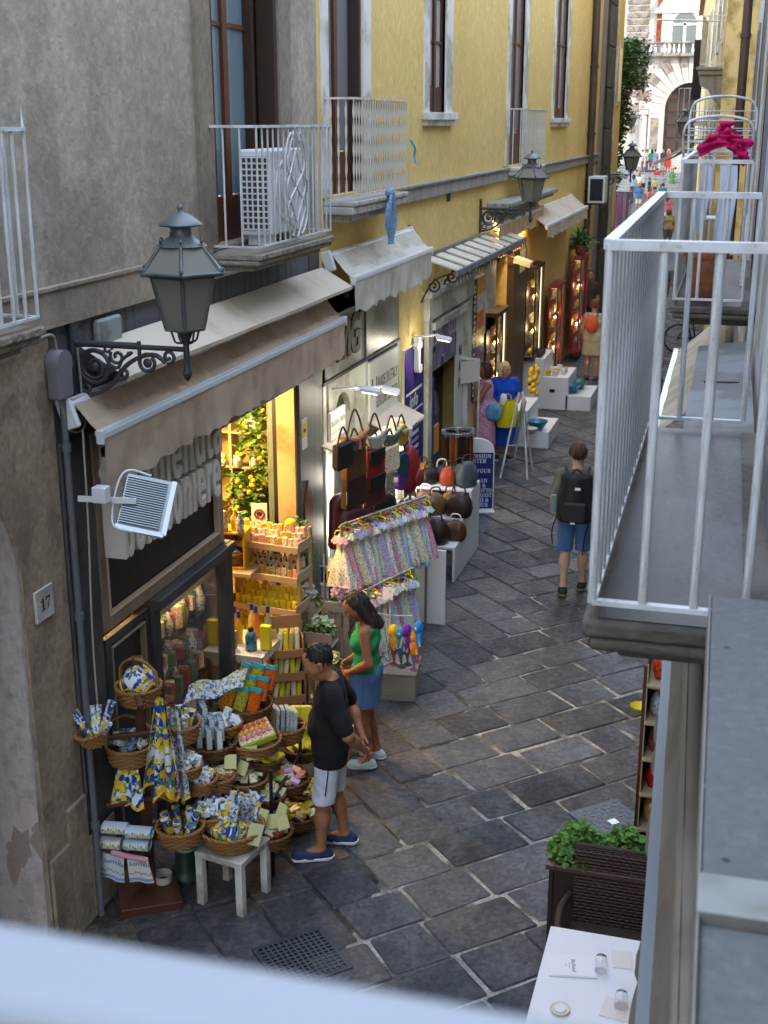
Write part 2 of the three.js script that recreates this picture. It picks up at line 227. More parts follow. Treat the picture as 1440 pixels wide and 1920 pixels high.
// ================= FACADE HELPERS =================
function wallX(xf, th, y0, y1, zn, zf, holes = []) { // wall in the plane X = xf, openings [zn, zf, y0, y1]
  const out = [], x0 = xf - th, x1 = xf; let z = zn;
  for (const h of holes.slice().sort((a, b) => b[0] - a[0])) { if (z > h[0]) out.push(bb(x0, x1, y0, y1, z, h[0])); if (h[2] > y0) out.push(bb(x0, x1, y0, h[2], h[0], h[1])); if (h[3] < y1) out.push(bb(x0, x1, h[3], y1, h[0], h[1])); z = h[1]; }
  if (z > zf) out.push(bb(x0, x1, y0, y1, z, zf)); return out;
}
function windowOf(parent, zn, zf, y0, y1, o = {}) { // a sash set back in an opening of the left facade
  const x = o.x ?? XL, d = o.depth ?? 0.16, fm = o.wood ?? M.brownWood, w = parent;
  const fr = obj('window', [bb(x - d - 0.05, x - d, y0, y1, zn, zn - 0.07), bb(x - d - 0.05, x - d, y0, y1, zf + 0.07, zf), bb(x - d - 0.05, x - d, y1 - 0.08, y1, zn - 0.07, zf + 0.07), bb(x - d - 0.05, x - d, y0, y0 + (o.kick ?? 0.1), zn - 0.07, zf + 0.07), bb(x - d - 0.055, x - d + 0.01, y0, y1, (zn + zf) / 2 + 0.05, (zn + zf) / 2 - 0.05)], fm, w);
  const rows = o.rows ?? 3, ys = y0 + (o.kick ?? 0.1), mull = [];
  for (const s of [0, 1]) { const a = s ? (zn + zf) / 2 - 0.05 : zn - 0.07, b = s ? zf + 0.07 : (zn + zf) / 2 + 0.05; for (let i = 0; i < rows; i++) { const p = ys + (y1 - 0.08 - ys) * i / rows, q = ys + (y1 - 0.08 - ys) * (i + 1) / rows; obj('pane', bb(x - d - 0.03, x - d - 0.022, p + 0.012, q - 0.012, a, b), o.pane ?? M.paneGrey, fr); if (i) mull.push(bb(x - d - 0.045, x - d - 0.005, p - 0.018, p + 0.018, a, b)); } }
  if (mull.length) obj('glazing_bar', mull, fm, fr);
  return fr;
}
// ================= GREY BUILDING (left, near) =================
const greyB = thing('grey_building', 'weathered grey plaster building with dark painted shop level and tall brown balcony door', 'building', [0, 0, 0]);
obj('upper_wall', wallX(XL, 0.4, 4.25, 9.0, 6, -11.58, [[-9.1, -10.52, 4.27, 7.3], [-3.2, -5.2, 4.27, 7.3]]), M.plaster, greyB);
obj('string_moulding', [bb(XL - 0.3, XL + 0.03, 4.03, 4.25, 6, -8.98), bb(XL - 0.3, XL + 0.045, 4.25, 4.27, 6, -8.98)], mat(0xf6eadd, { map: T.plaster, ...bumpP, roughness: 0.95 }), greyB);
obj('window_surround', [bb(XL, XL + 0.035, 4.25, 7.5, -8.84, -9.1), bb(XL, XL + 0.035, 4.25, 7.5, -10.52, -10.8)], mat(0xcfc8bb, { map: T.plaster, ...bumpP, roughness: 0.95 }), greyB);
obj('fascia_wall', wallX(XL - 0.015, 0.35, 3.3, 4.03, -6.6, -11.58), mat(0x5d5e62, { map: T.streak, ...bumpP, roughness: 0.85 }), greyB);
obj('fascia_end', bb(XL - 0.37, XL - 0.005, 2.0, 4.1, -11.3, -11.6), M.darkStone, greyB);
{ // lower wall with the arched doorway
  const s = new THREE.Shape(); s.moveTo(-6, 0); s.lineTo(6.6, 0); s.lineTo(6.6, 4.03); s.lineTo(-6, 4.03); s.closePath();
  const h = new THREE.Path(), zc = 5.25, r = 0.86, sp = 2.6; h.moveTo(zc - r, 0.001); h.lineTo(zc + r, 0.001); h.lineTo(zc + r, sp); h.absarc(zc, sp, r, 0, Math.PI, false); h.lineTo(zc - r, 0.001); s.holes.push(h);
  obj('lower_wall', extr(s, 0.5, 0, 16).rotateY(Math.PI / 2).translate(XL - 0.5, 0, 0), M.brown, greyB);
  const a = new THREE.Shape(); a.moveTo(zc + r - 0.002, 0); a.lineTo(zc + r - 0.002, sp); a.absarc(zc, sp, r - 0.002, 0, Math.PI, false); a.lineTo(zc - r, 0); a.lineTo(zc - r + 0.03, 0); a.lineTo(zc - r + 0.03, sp); a.absarc(zc, sp, r - 0.03, Math.PI, 0, true); a.lineTo(zc + r - 0.03, 0); a.closePath();
  const peel = canvasTex(512, 1024, (c, w, hh) => { c.fillStyle = '#c2b8ae'; c.fillRect(0, 0, w, hh); for (let i = 0; i < 5000; i++) { c.fillStyle = `rgba(${pick(['60,58,56', '190,186,180', '150,140,128'])},0.06)`; c.fillRect(rnd() * w, rnd() * hh, rr(2, 30), rr(2, 30)); } for (let k = 0; k < 60; k++) { c.fillStyle = pick(['#c4b4a6', '#b5a598', '#a08e80', '#c9bbae']); const x = rnd() * w, y = hh * (0.66 + 0.24 * rnd()), R = rr(8, 46); c.beginPath(); for (let i = 0; i < 12; i++) c.lineTo(x + R * Math.cos(i / 2) * rr(0.5, 1.1), y + R * 1.3 * Math.sin(i / 2) * rr(0.5, 1.1)); c.fill(); } });
  peel.repeat.set(1 / 1.2, 1 / 3.6);
  obj('door_reveal', extr(a, 0.75, 0, 16).rotateY(Math.PI / 2).translate(XL - 0.77, 0, 0), mat(0xffffff, { map: peel, roughness: 0.9, ...bumpP }), greyB);
  obj('door', bb(XL - 0.76, XL - 0.7, 0, 3.5, -4.39, -6.11), M.darkWood, greyB);
  const stone = (z0, z1, y0, y1) => { const o = obj('base_stone', rb(XL - 0.02, XL + 0.022, y0, y1, z0, z1, 0.008), M.brown, greyB); return o; };
  stone(-6.13, -6.36, 0, 0.72); stone(-6.365, -6.6, 0, 0.95); stone(-6.605, -6.95, 0, 0.62);
}
obj('corner_pilaster', [rb(XL - 0.3, XL + 0.015, 0.62, 3.32, -6.62, -6.98, 0.01)], M.darkStone, greyB);
windowOf(greyB, -3.2, -5.2, 4.27, 7.3, { rows: 2, kick: 0.35 }); windowOf(greyB, -9.1, -10.52, 4.27, 7.3, { rows: 2, kick: 0.35, pane: mat(0x6e8088, { roughness: 0.1 }) });
obj('shutter', [rb(XL - 0.14, XL + 0.02, 4.3, 7.28, -9.12, -9.17), rb(XL - 0.14, XL + 0.02, 4.3, 7.28, -10.44, -10.5), rb(XL - 0.3, XL - 0.1, 4.3, 7.28, -10.25, -10.29)], M.darkWood, greyB);
{ // shop room behind the doorway and behind the display window
  const room = mat(0xcbb27a, { roughness: 0.9, map: T.grime });
  obj('shop_room', [bb(-7.4, -7.2, 0, 3.3, -6.95, -11.55), bb(-7.2, XL - 0.36, -0.05, 0.01, -6.95, -11.55), bb(-7.2, XL - 0.36, 3.05, 3.3, -6.95, -11.55), bb(-7.2, XL - 0.36, 0, 3.3, -6.95, -6.85)], room, greyB);
  obj('shop_room_end', bb(-7.2, XL - 0.37, 0, 3.05, -11.45, -11.55), mat(0xb99b6e, { roughness: 0.9 }), greyB);
}
// shop front of the gift shop
const giftF = thing('shop_front', 'dark framed gift shop front with sign panel, display window and lit doorway', 'shop front', [0, 0, 0]);
const frameM = mat(0x8b7a68, { roughness: 0.55, map: T.streak });
const panelFrame = (zn, zf, y0, y1, xf, w = 0.07) => [rb(xf - 0.05, xf, y0, y1, zn, zn - w), rb(xf - 0.05, xf, y0, y1, zf + w, zf), rb(xf - 0.05, xf, y1 - w, y1, zn - w, zf + w), rb(xf - 0.05, xf, y0, y0 + w, zn - w, zf + w)];
obj('sign_panel', bb(XL - 0.06, XL - 0.03, 1.98, 3.3, -7.0, -9.0), mat(0x2b2524, { roughness: 0.55, map: T.streak }), giftF);
obj('sign_frame', [...panelFrame(-6.99, -9.03, 1.93, 3.3, XL + 0.02, 0.09)], frameM, giftF);
obj('sign_frame_edge', [...panelFrame(-7.08, -8.94, 2.02, 3.2, XL + 0.028, 0.018)], mat(0xc0a68a, { roughness: 0.5 }), giftF);
obj('lower_panel', bb(XL - 0.05, XL - 0.02, 0.1, 1.86, -7.0, -7.62), mat(0x26262a, { roughness: 0.5 }), giftF);
obj('lower_panel_frame', panelFrame(-7.0, -7.64, 0.1, 1.88, XL + 0.02, 0.06), M.darkPaint, giftF);
obj('lower_panel_edge', panelFrame(-7.07, -7.57, 0.2, 1.8, XL + 0.027, 0.016), frameM, giftF);
obj('display_sill', [rb(XL - 0.08, XL + 0.1, 1.84, 1.925, -7.66, -9.08, 0.012), rb(XL - 0.06, XL + 0.06, 0.42, 0.52, -7.66, -9.08), rb(XL - 0.06, XL + 0.05, 0, 0.42, -7.66, -9.08)], M.darkPaint, giftF);
obj('display_post', rb(XL - 0.06, XL + 0.05, 0.5, 1.85, -7.66, -7.76), M.darkPaint, giftF); obj('display_post', rb(XL - 0.06, XL + 0.06, 0, 1.93, -8.99, -9.08), M.darkPaint, giftF);
obj('display_pane', bb(XL - 0.005, XL + 0.003, 0.52, 1.84, -7.76, -8.99), M.glass, giftF);
obj('display_back', [bb(XL - 0.62, XL - 0.6, 0.4, 1.95, -7.66, -9.08), bb(XL - 0.6, XL - 0.06, 1.95, 1.98, -7.66, -9.08), bb(XL - 0.6, XL - 0.06, 0.4, 0.44, -7.66, -9.08), bb(XL - 0.6, XL - 0.06, 0.4, 1.95, -9.0, -9.04), bb(XL - 0.6, XL - 0.06, 0.4, 1.95, -7.66, -7.7)], mat(0x4a3a2c, { roughness: 0.8 }), giftF);
obj('lintel', [rb(XL - 0.25, XL + 0.02, 2.86, 3.02, -9.03, -11.3), rb(XL - 0.2, XL + 0.0, 3.02, 3.32, -9.03, -11.5)], M.darkPaint, giftF);
obj('door_post', [bb(XL - 0.24, XL - 0.2, 0, 2.86, -10.84, -10.9)], M.black, giftF);
obj('inner_jamb', bb(XL - 0.2, XL - 0.02, 0, 2.86, -10.84, -10.9), mat(0xb59a70, { roughness: 0.85, map: T.grime }), giftF);
obj('side_panel', rb(XL - 0.32, XL + 0.012, 0, 3.0, -10.9, -11.57, 0.01), mat(0x5f6a68, { roughness: 0.55, map: T.streak }), giftF);
// ================= YELLOW BUILDING =================
const yelB = thing('yellow_building', 'long ochre yellow building with white window surrounds and a grey string course', 'building', [0, 0, 0]);
const lowHoles = [[-11.7, -14.42, 0, 3.35], [-15.85, -18.25, 0, 2.95], [-20.35, -21.35, 0, 3.05], [-23.1, -24.6, 0.9, 2.6]], upHoles = [[-11.86, -12.98, 4.5, 7.6], [-15.75, -16.62, 5.3, 7.8], [-21.1, -22.35, 4.5, 7.9], [-25.75, -27.3, 5.25, 7.9]];
obj('lower_wall', wallX(XL, 0.35, 0, 4.31, -11.58, -33.2, lowHoles), M.yellow, yelB);
obj('upper_wall', wallX(XL, 0.35, 4.31, 9.4, -11.58, -33.2, upHoles), M.yellow, yelB);
obj('string_course', [bb(XL, XL + 0.06, 4.29, 4.45, -13.75, -20.9), bb(XL, XL + 0.09, 4.45, 4.475, -13.75, -20.9), bb(XL, XL + 0.06, 4.24, 4.4, -23.9, -33.2), bb(XL, XL + 0.09, 4.4, 4.425, -23.9, -33.2)], M.greyBand, yelB);
const surround = (zn, zf, y0, y1, w, sill) => obj('window_surround', [bb(XL - 0.1, XL + 0.025, y0, y1 + w, zn + w, zn), bb(XL - 0.1, XL + 0.025, y0, y1 + w, zf, zf - w * 1.5), ...(sill ? [rb(XL - 0.1, XL + 0.1, y0 - 0.09, y0, zn + w + 0.05, zf - w * 1.5 - 0.05), rb(XL - 0.1, XL + 0.06, y0 - 0.16, y0 - 0.09, zn + w + 0.02, zf - w * 1.5 - 0.02)] : [])], M.white, yelB);
surround(-11.86, -12.98, 4.5, 7.6, 0.18, false); surround(-15.75, -16.62, 5.3, 7.8, 0.24, true); surround(-21.1, -22.35, 4.5, 7.9, 0.24, false); surround(-25.75, -27.3, 5.25, 7.9, 0.24, true);
windowOf(yelB, -11.86, -12.98, 4.5, 7.6, { rows: 1, kick: 0.4, depth: 0.1 }); windowOf(yelB, -15.75, -16.62, 5.3, 7.8, { rows: 4, kick: 0.3, depth: 0.03, wood: mat(0x4a2420, { map: T.wood, roughness: 0.5 }), pane: mat(0xa9aaa2, { roughness: 0.2 }) });
windowOf(yelB, -21.1, -22.35, 4.5, 7.9, { rows: 2, kick: 0.5, depth: 0.03 }); windowOf(yelB, -25.75, -27.3, 5.25, 7.9, { rows: 2, kick: 0.2, depth: 0.03 });
obj('shutter', [rb(XL - 0.18, XL, 4.52, 7.5, -11.88, -11.94), rb(XL - 0.18, XL, 4.52, 7.5, -12.9, -12.96)], M.darkWood, yelB);
obj('room_back', [bb(XL - 1.1, XL - 1.0, 0, 3.4, -11.6, -25), bb(XL - 1.0, XL - 0.34, 3.36, 3.4, -11.6, -25), bb(XL - 1.0, XL - 0.34, 0, 3.4, -15.2, -15.3), bb(XL - 1.0, XL - 0.34, 0, 3.4, -19, -19.1)], mat(0xb5ad9c, { roughness: 0.9 }), yelB);
obj('wall_hook', [...[[667, 485], [645, 540], [838, 365], [765, 425]].map(([x, y]) => { const p = onX(x, y, XL); return bb(XL, XL + 0.05, p.y - 0.09, p.y + 0.02, p.z - 0.012, p.z + 0.012); })], M.iron, yelB);
tag(obj('drainpipe', [rod([XL + 0.09, 3.2, -31.2], [XL + 0.09, 12.5, -31.2], 0.085, 12), ...[3.6, 4.9, 6.4, 8].map((y) => cyl(0.105, 0.105, 0.06, XL + 0.09, y, -31.2)), rod([XL + 0.09, 0, -31.2], [XL + 0.09, 3.2, -31.2], 0.07, 10)], mat(0x4c4238, { roughness: 0.6, map: T.grime })), 'brown drainpipe down the yellow facade beyond the windows', 'drainpipe');
const stoneP = thing('stone_gateway', 'tall dark stone pilaster with arched recess past the yellow building', 'pilaster', [XL, 0, -33.25]);
obj('pier', [bb(-0.4, 0.06, 0, 9.2, 0, -0.5), bb(-0.4, 0.06, 0, 9.2, -2.2, -2.7)], mat(0x8d8781, { map: T.streak, roughness: 0.9 }), stoneP);
for (let i = 0; i < 9; i++) obj('stone_block', rb(-0.4, 0.12, i + 0.01, i + 0.99, -0.5, -2.2, 0.02), mat([0x4a4846, 0x54514e, 0x434140][i % 3], { map: T.grime, roughness: 0.9 }), stoneP);
obj('arch_cap', extr(shapeOf([[-0.5, 9], [-2.2, 9], [-1.35, 10.3]]), 0.4).rotateY(-Math.PI / 2).translate(0.1, 0, 0), M.darkStone, stoneP);
const oy = thing('ochre_house', 'narrow ochre house beyond the dark stone pilaster', 'building', [XL, 0, -36.0]);
obj('wall', bb(-3, 0, 0, 11, 0, -2.3), M.yellow, oy); obj('roof', bb(-3, 0.25, 11, 11.2, 0.1, -2.4), M.terracotta, oy); obj('corner_trim', bb(-0.05, 0.04, 0, 9, -0.02, -0.6), M.white, oy);
for (const [y, z] of [[2.2, -0.9], [5.6, -0.9]]) { const w = obj('window', bb(-0.1, 0.03, y, y + 1.6, z, z - 0.9), M.white, oy); obj('pane', bb(-0.1, 0.04, y + 0.1, y + 1.5, z - 0.1, z - 0.8), M.darkGlass, w); }
// ================= CHURCH =================
{
  const zc = -121, ch = thing('church_facade', 'white and brick red church front with arched portal, balustrade and gabled window', 'church', [0, 0, zc]);
  const P = (x, y) => onZ(x, y, zc), pc = P(1293, 205), wMat = mat(0xb9b2a6, { roughness: 0.85, map: T.streak }), sMat = mat(0x857a70, { roughness: 0.9, map: T.grime });
  const r = 2.25, cx = pc.x, cy = pc.y, yb = 2.35, s = new THREE.Shape(); s.moveTo(-19, yb); s.lineTo(4, yb); s.lineTo(4, 19); s.lineTo(-19, 19); s.closePath();
  const h = new THREE.Path(); h.moveTo(cx - r, yb + 0.001); h.lineTo(cx + r, yb + 0.001); h.lineTo(cx + r, cy); h.absarc(cx, cy, r, 0, Math.PI, false); h.lineTo(cx - r, yb + 0.001); s.holes.push(h);
  obj('wall', extr(s, 1.2, 0, 20).translate(0, 0, -1.2), wMat, ch);
  obj('door', bb(cx - r, cx + r, yb, cy + r, -1.15, -1.1), mat(0x2c211a, { roughness: 0.6, map: T.wood }), ch);
  for (let i = 0; i < 4; i++) for (let j = 0; j < 5; j++) obj('door_panel', rb(cx - r + 0.25 + i * 1.08, cx - r + 1.05 + i * 1.08, yb + 0.3 + j * 1.1, yb + 1.1 + j * 1.1, -1.1, -1.02, 0.03), M.darkWood, ch);
  for (let i = 0; i < 17; i++) { const a0 = Math.PI * i / 17 + 0.012, a1 = Math.PI * (i + 1) / 17 - 0.012, R0 = r + 0.02, R1 = r + 1.35, q = new THREE.Shape(); q.moveTo(cx + R0 * Math.cos(a0), cy + R0 * Math.sin(a0)); q.lineTo(cx + R1 * Math.cos(a0), cy + R1 * Math.sin(a0)); q.lineTo(cx + R1 * Math.cos(a1), cy + R1 * Math.sin(a1)); q.lineTo(cx + R0 * Math.cos(a1), cy + R0 * Math.sin(a1)); obj('voussoir', extr(q, 0.12 + 0.03 * (i % 2)), wMat, ch); 
    const R2 = r + 2.2 + 0.25 * (i % 2), q2 = new THREE.Shape(); q2.moveTo(cx + R1 * Math.cos(a0), cy + R1 * Math.sin(a0)); q2.lineTo(cx + R2 * Math.cos(a0), cy + R2 * Math.sin(a0)); q2.lineTo(cx + R2 * Math.cos(a1), cy + R2 * Math.sin(a1)); q2.lineTo(cx + R1 * Math.cos(a1), cy + R1 * Math.sin(a1)); obj('stone_block', extr(q2, 0.14 + 0.08 * (i % 2)), i % 2 ? sMat : wMat, ch); }
  for (const sx of [-1, 1]) { obj('pier', rb(cx + sx * (r + 0.7) - 0.6, cx + sx * (r + 0.7) + 0.6, yb, cy, 0, 0.3, 0.05), wMat, ch); obj('niche', bb(cx + sx * (r + 0.7) - 0.35, cx + sx * (r + 0.7) + 0.35, yb + 0.4, cy - 0.7, 0.3, 0.34), sMat, ch); obj('column', [cyl(0.3, 0.34, cy - yb - 0.5, cx + sx * (r + 1.75), (cy + yb) / 2 - 0.2, 0.3, 14), rbox(0.8, 0.4, 0.8, 0.05, cx + sx * (r + 1.75), cy - 0.25, 0.3)], wMat, ch); }
  const yB = P(1250, 100).y, yT = P(1250, 80).y; // balustrade
  obj('balcony_floor', [rb(-14, 3, yB - 0.3, yB, 0, 0.9, 0.05), rb(-14, 3, yT - 0.12, yT + 0.05, 0.45, 0.85, 0.04)], sMat, ch);
  for (let i = 0; i < 34; i++) { const x = -13.8 + i * 0.42 + Math.floor(i / 5) * 0.35; if (x < 2.4) obj('baluster', lathe([[0.07, 0], [0.15, 0.15], [0.06, 0.5], [0.12, 0.75], [0.06, yT - yB - 0.1]].map(([a, b]) => [a, b]), 8, x, yB, 0.65), M.white, ch); }
  const red = obj('red_panel', bb(P(1232, 40).x, P(1232, 40).x + 12, yT, 19, 0, 0.05), mat(0xb4562f, { roughness: 0.9, map: T.grime }), ch);
  const wx = P(1284, 60).x, gy = P(1284, 22).y, win = obj('window_surround', [rb(wx - 2.0, wx + 2.0, yB, gy, 0.05, 0.4, 0.04), extr(shapeOf([[wx - 2.7, gy - 0.1], [wx + 2.7, gy - 0.1], [wx + 1.6, gy + 1.4], [wx, gy + 2.0], [wx - 1.6, gy + 1.4]]), 0.55)], M.white, ch);
  const aw = (w, y0, y1) => { const q = new THREE.Shape(); q.moveTo(wx - w, y0); q.lineTo(wx + w, y0); q.lineTo(wx + w, y1); q.absarc(wx, y1, w, 0, Math.PI, false); q.closePath(); return q; };
  obj('pane', extr(aw(1.0, yB, gy - 1.0), 0.03).translate(0, 0, 0.41), mat(0x59605c, { roughness: 0.2 }), win); obj('mullion', [bb(wx - 0.12, wx + 0.12, yB, gy - 0.9, 0.44, 0.5), bb(wx - 1, wx + 1, gy - 1.15, gy - 0.95, 0.44, 0.5)], M.white, win);
  const qx = P(1198, 40).x; for (let i = 0; i < 22; i++) { const y = yT - 3 + i * 0.56, w = 1.9; if (i % 2) obj('quoin_stone', rb(qx - w / 2, qx + w / 2, y + 0.07, y + 0.5, 0, 0.1, 0.02), sMat, ch); else for (const s2 of [-1, 1]) obj('quoin_stone', rb(qx + s2 * 0.5 - 0.42, qx + s2 * 0.5 + 0.42, y + 0.07, y + 0.5, 0, 0.1, 0.02), sMat, ch); }
  for (let j = 0; j < 9; j++) for (let i = 0; i < 4; i++) { const x = cx - r - 5.2 + i * 0.95 + (j % 2) * 0.4, y = cy - 2 + j * 0.62; if (x < cx - r - 2.4 && y < yB - 0.6) obj('stone_block', rb(x, x + 0.85, y, y + 0.5, 0, 0.09, 0.03), (i + j) % 3 ? sMat : wMat, ch); }
}
// ================= RIGHT BUILDINGS =================
const TH = 0.0174, RX = (z) => 0.12 + TH * z;
const rightB = thing('pale_building', 'pale grey building carrying the white railed balconies on the restaurant side', 'building', [0.12, 0, 0], TH);
obj('wall', [bb(0.1, 0.6, 0, 9.8, 9, -29)], M.palePaint, rightB);
obj('lower_wall', bb(0.085, 0.1, 0, 2.6, 9, -29), mat(0x8f8a80, { map: T.grime, roughness: 0.9 }), rightB);
for (const z of [-4.6, -10.8, -16, -21.5]) { const w = obj('balcony_door', bb(0.07, 0.12, 3.92, 6.6, z + 0.55, z - 0.55), M.greyPaint, rightB); obj('pane', bb(0.06, 0.07, 4.1, 6.5, z + 0.45, z - 0.45), mat(0x2a3140, { roughness: 0.15 }), w); }
tag(obj('brown_drainpipe', [rod([-0.47, 0, -27.5], [-0.47, 12, -27.5], 0.09, 12), cyl(0.11, 0.11, 0.08, -0.47, 6.8, -27.5), cyl(0.11, 0.11, 0.08, -0.47, 4.9, -27.5)], mat(0x4a3634, { roughness: 0.5 })), 'dark brown drainpipe at the end of the pale building', 'drainpipe');
const farR = thing('cream_building', 'cream yellow building with corbelled balconies where the street bends', 'building', [-0.9, 0, -29.2], 0.055);
obj('wall', bb(0, 3, 0, 12.5, 0, -72), mat(0xe0c687, { map: T.grime, roughness: 0.9 }), farR);
for (const z of [-2.4, -7, -14, -22, -31, -40]) for (const y of [3.4, 6.9]) { const w = obj('window', bb(-0.04, 0.02, y, y + 2.2, z, z - 1.1), M.white, farR); obj('pane', bb(-0.05, -0.04, y + 0.1, y + 2.1, z - 0.12, z - 0.98), M.darkGlass, w); }
obj('roof', bb(-0.3, 3, 12.5, 12.7, 0.1, -72), M.terracotta, farR);
// ================= LEFT BALCONIES =================
const barG = new THREE.CylinderGeometry(0.0085, 0.0085, 1, 8), G = {};
function twistGeo() { const g = new THREE.BoxGeometry(0.022, 1, 0.007, 1, 28, 1), p = g.attributes.position; for (let i = 0; i < p.count; i++) { const a = p.getY(i) * 16, x = p.getX(i), z = p.getZ(i); p.setX(i, x * Math.cos(a) - z * Math.sin(a)); p.setZ(i, x * Math.sin(a) + z * Math.cos(a)); } g.computeVertexNormals(); return g; }
function balcony(name, label, { x0 = XL, dir = 1, zn, zf, y, depth, h, rail, slab, gap = 0.11, twist, thick = 0.14, railH = 0.02, group, sideOnly, floorM, bar: br = 1 }) {
  const t = thing(name, label, 'balcony', [x0, y, zn], dir > 0 ? 0 : TH, group), L = zf - zn, d = depth * dir;
  const s = obj('slab', [rb(-0.1 * dir, d + 0.025 * dir, -0.05, 0, 0.03, L - 0.03, 0.015), rb(-0.1 * dir, d + 0.005 * dir, -thick * 0.65, -0.05, 0.03, L - 0.03, 0.02), rb(-0.1 * dir, d - 0.07 * dir, -thick, -thick * 0.65, -0.06, L + 0.06, 0.02)], slab, t);
  if (floorM) obj('floor', bb(0, d - 0.02 * dir, 0, 0.004, 0, L), floorM, t);
  const a = [[0, 0], [d, 0], [d, L], [0, L]].map(([x, z]) => V(x, 0, z)), tr = [], bo = [];
  for (let i = 0; i < 3; i++) { const p = a[i], q = a[i + 1]; tr.push(bar(p.clone().setY(h), q.clone().setY(h), 0.034, railH)); bo.push(bar(p.clone().setY(0.05), q.clone().setY(0.05), 0.026, 0.014)); }
  obj('top_rail', tr, rail, t); obj('bottom_rail', bo, rail, t);
  const g = twist ? twistGeo() : barG.clone().scale(br, 1, br); metreUV(prep(g));
  for (let i = 0; i < 3; i++) { const p = a[i], q = a[i + 1], n = Math.max(2, Math.round(p.distanceTo(q) / gap)); for (let k = i ? 1 : 0; k <= n; k++) { if (i < 2 && k === n && i !== 1) { } const m = new THREE.Mesh(g, rail); m.name = 'bar'; m.castShadow = m.receiveShadow = true; m.position.lerpVectors(p, q, k / n).setY(0.05 + (h - 0.05) / 2); m.scale.set(1, h - 0.05, 1); t.add(m); } }
  return t;
}
const stoneSlab = mat(0x8d8578, { map: T.streak, roughness: 0.9, bumpMap: T.basaltB, bumpScale: 0.008 });
const acB = balcony('balcony', 'white iron balcony with scrolled lattice panel on the grey building, holding an air conditioner', { zn: -9.02, zf: -10.72, y: 4.24, depth: 0.4, h: 0.92, rail: M.whiteRail, slab: stoneSlab, gap: 0.115, group: 'balconies on the left facades' });
{ const cz = -0.8, o = (y, z) => [0.415, y, cz + (z - cz) * 1.5], lat = []; // lattice ornament
  for (const s of [-1, 1]) { lat.push(tube([o(0.88, cz + s * 0.03), o(0.62, cz + s * 0.13), o(0.46, cz), o(0.3, cz - s * 0.13), o(0.06, cz - s * 0.01)], 0.009, 6, 24), tube([o(0.74, cz), o(0.6, cz + s * 0.07), o(0.46, cz + s * 0.14), o(0.3, cz + s * 0.06), o(0.18, cz)], 0.009, 6, 24), tube([o(0.5, cz + s * 0.17), o(0.7, cz + s * 0.16), o(0.84, cz + s * 0.1), o(0.87, cz + s * 0.06), o(0.81, cz + s * 0.05)], 0.009, 6, 20), tube([o(0.4, cz + s * 0.17), o(0.2, cz + s * 0.16), o(0.1, cz + s * 0.1), o(0.08, cz + s * 0.06), o(0.14, cz + s * 0.05)], 0.009, 6, 20)); }
  obj('lattice_ornament', lat, M.whiteRail, acB); }
{ const p = onX(680, 240, XL); balcony('balcony', 'rusty white balcony with twisted flat bars on the yellow building', { zn: -11.74, zf: -13.62, y: 4.47, depth: 0.3, h: 0.93, rail: M.rustRail, slab: mat(0xb5b4b0, { map: T.streak, roughness: 0.85 }), gap: 0.085, twist: true, thick: 0.2, group: 'balconies on the left facades' }); }
balcony('balcony', 'small white railed balcony beside the second street lamp on the yellow wall', { zn: -20.9, zf: -23.4, y: 4.46, depth: 0.24, h: 0.92, rail: M.whiteRail, slab: M.white, gap: 0.16, thick: 0.18, group: 'balconies on the left facades' });
{ const b = balcony('balcony', 'white railed balcony with spiked corner post above the arched doorway', { zn: -3.3, zf: -5.92, y: 4.16, depth: 0.36, h: 1.0, rail: M.whiteRail, slab: stoneSlab, gap: 0.115, bar: 1.25, group: 'balconies on the left facades' }); obj('spike', rod([0.36, 1.0, -2.62], [0.36, 1.12, -2.62], 0.009, 6, 0.001), M.whiteRail, b); }
// air conditioner on the balcony
{ const t = thing('air_conditioner', 'white boxed air conditioner unit with slatted grille standing on the balcony', 'air conditioner', [-3.8, 4.245, -9.98]);
  obj('casing', [rbox(0.26, 0.66, 0.8, 0.02, 0, 0.41, 0), box(0.2, 0.08, 0.06, 0, 0.04, 0.3), box(0.2, 0.08, 0.06, 0, 0.04, -0.3)], M.plasticW, t);
  const gr = []; for (let i = 0; i <= 12; i++) gr.push(box(0.235, 0.012, 0.012, 0, 0.13 + i * 0.046, 0.408)); for (let i = 0; i <= 5; i++) gr.push(box(0.012, 0.56, 0.012, -0.11 + i * 0.044, 0.405, 0.41)); obj('grille_backing', box(0.23, 0.57, 0.004, 0, 0.405, 0.402), mat(0x4a4038, { roughness: 0.8 }), t); obj('side_grille', gr, M.plasticW, t);
  obj('fan_grille', [new THREE.TorusGeometry(0.24, 0.008, 6, 30).rotateY(Math.PI / 2).translate(0.135, 0.42, 0.06), ...[0.06, 0.12, 0.18].map((r) => new THREE.TorusGeometry(r, 0.004, 5, 24).rotateY(Math.PI / 2).translate(0.135, 0.42, 0.06))], M.plasticW, t); }
{ const p = onX(1124, 355, -3.62), t = thing('air_conditioner', 'air conditioner unit bracketed high on the yellow wall past the drainpipe', 'air conditioner', [-3.66, p.y - 0.32, p.z]);
  obj('casing', rbox(0.4, 0.62, 0.55, 0.02, 0, 0.32, 0), M.plasticW, t); obj('fan_grille', box(0.3, 0.5, 0.02, 0, 0.32, 0.28), M.black, t); obj('bracket', [bb(-0.3, 0.15, -0.03, 0, 0.2, 0.16), bb(-0.3, 0.15, -0.03, 0, -0.16, -0.2)], M.iron, t); }
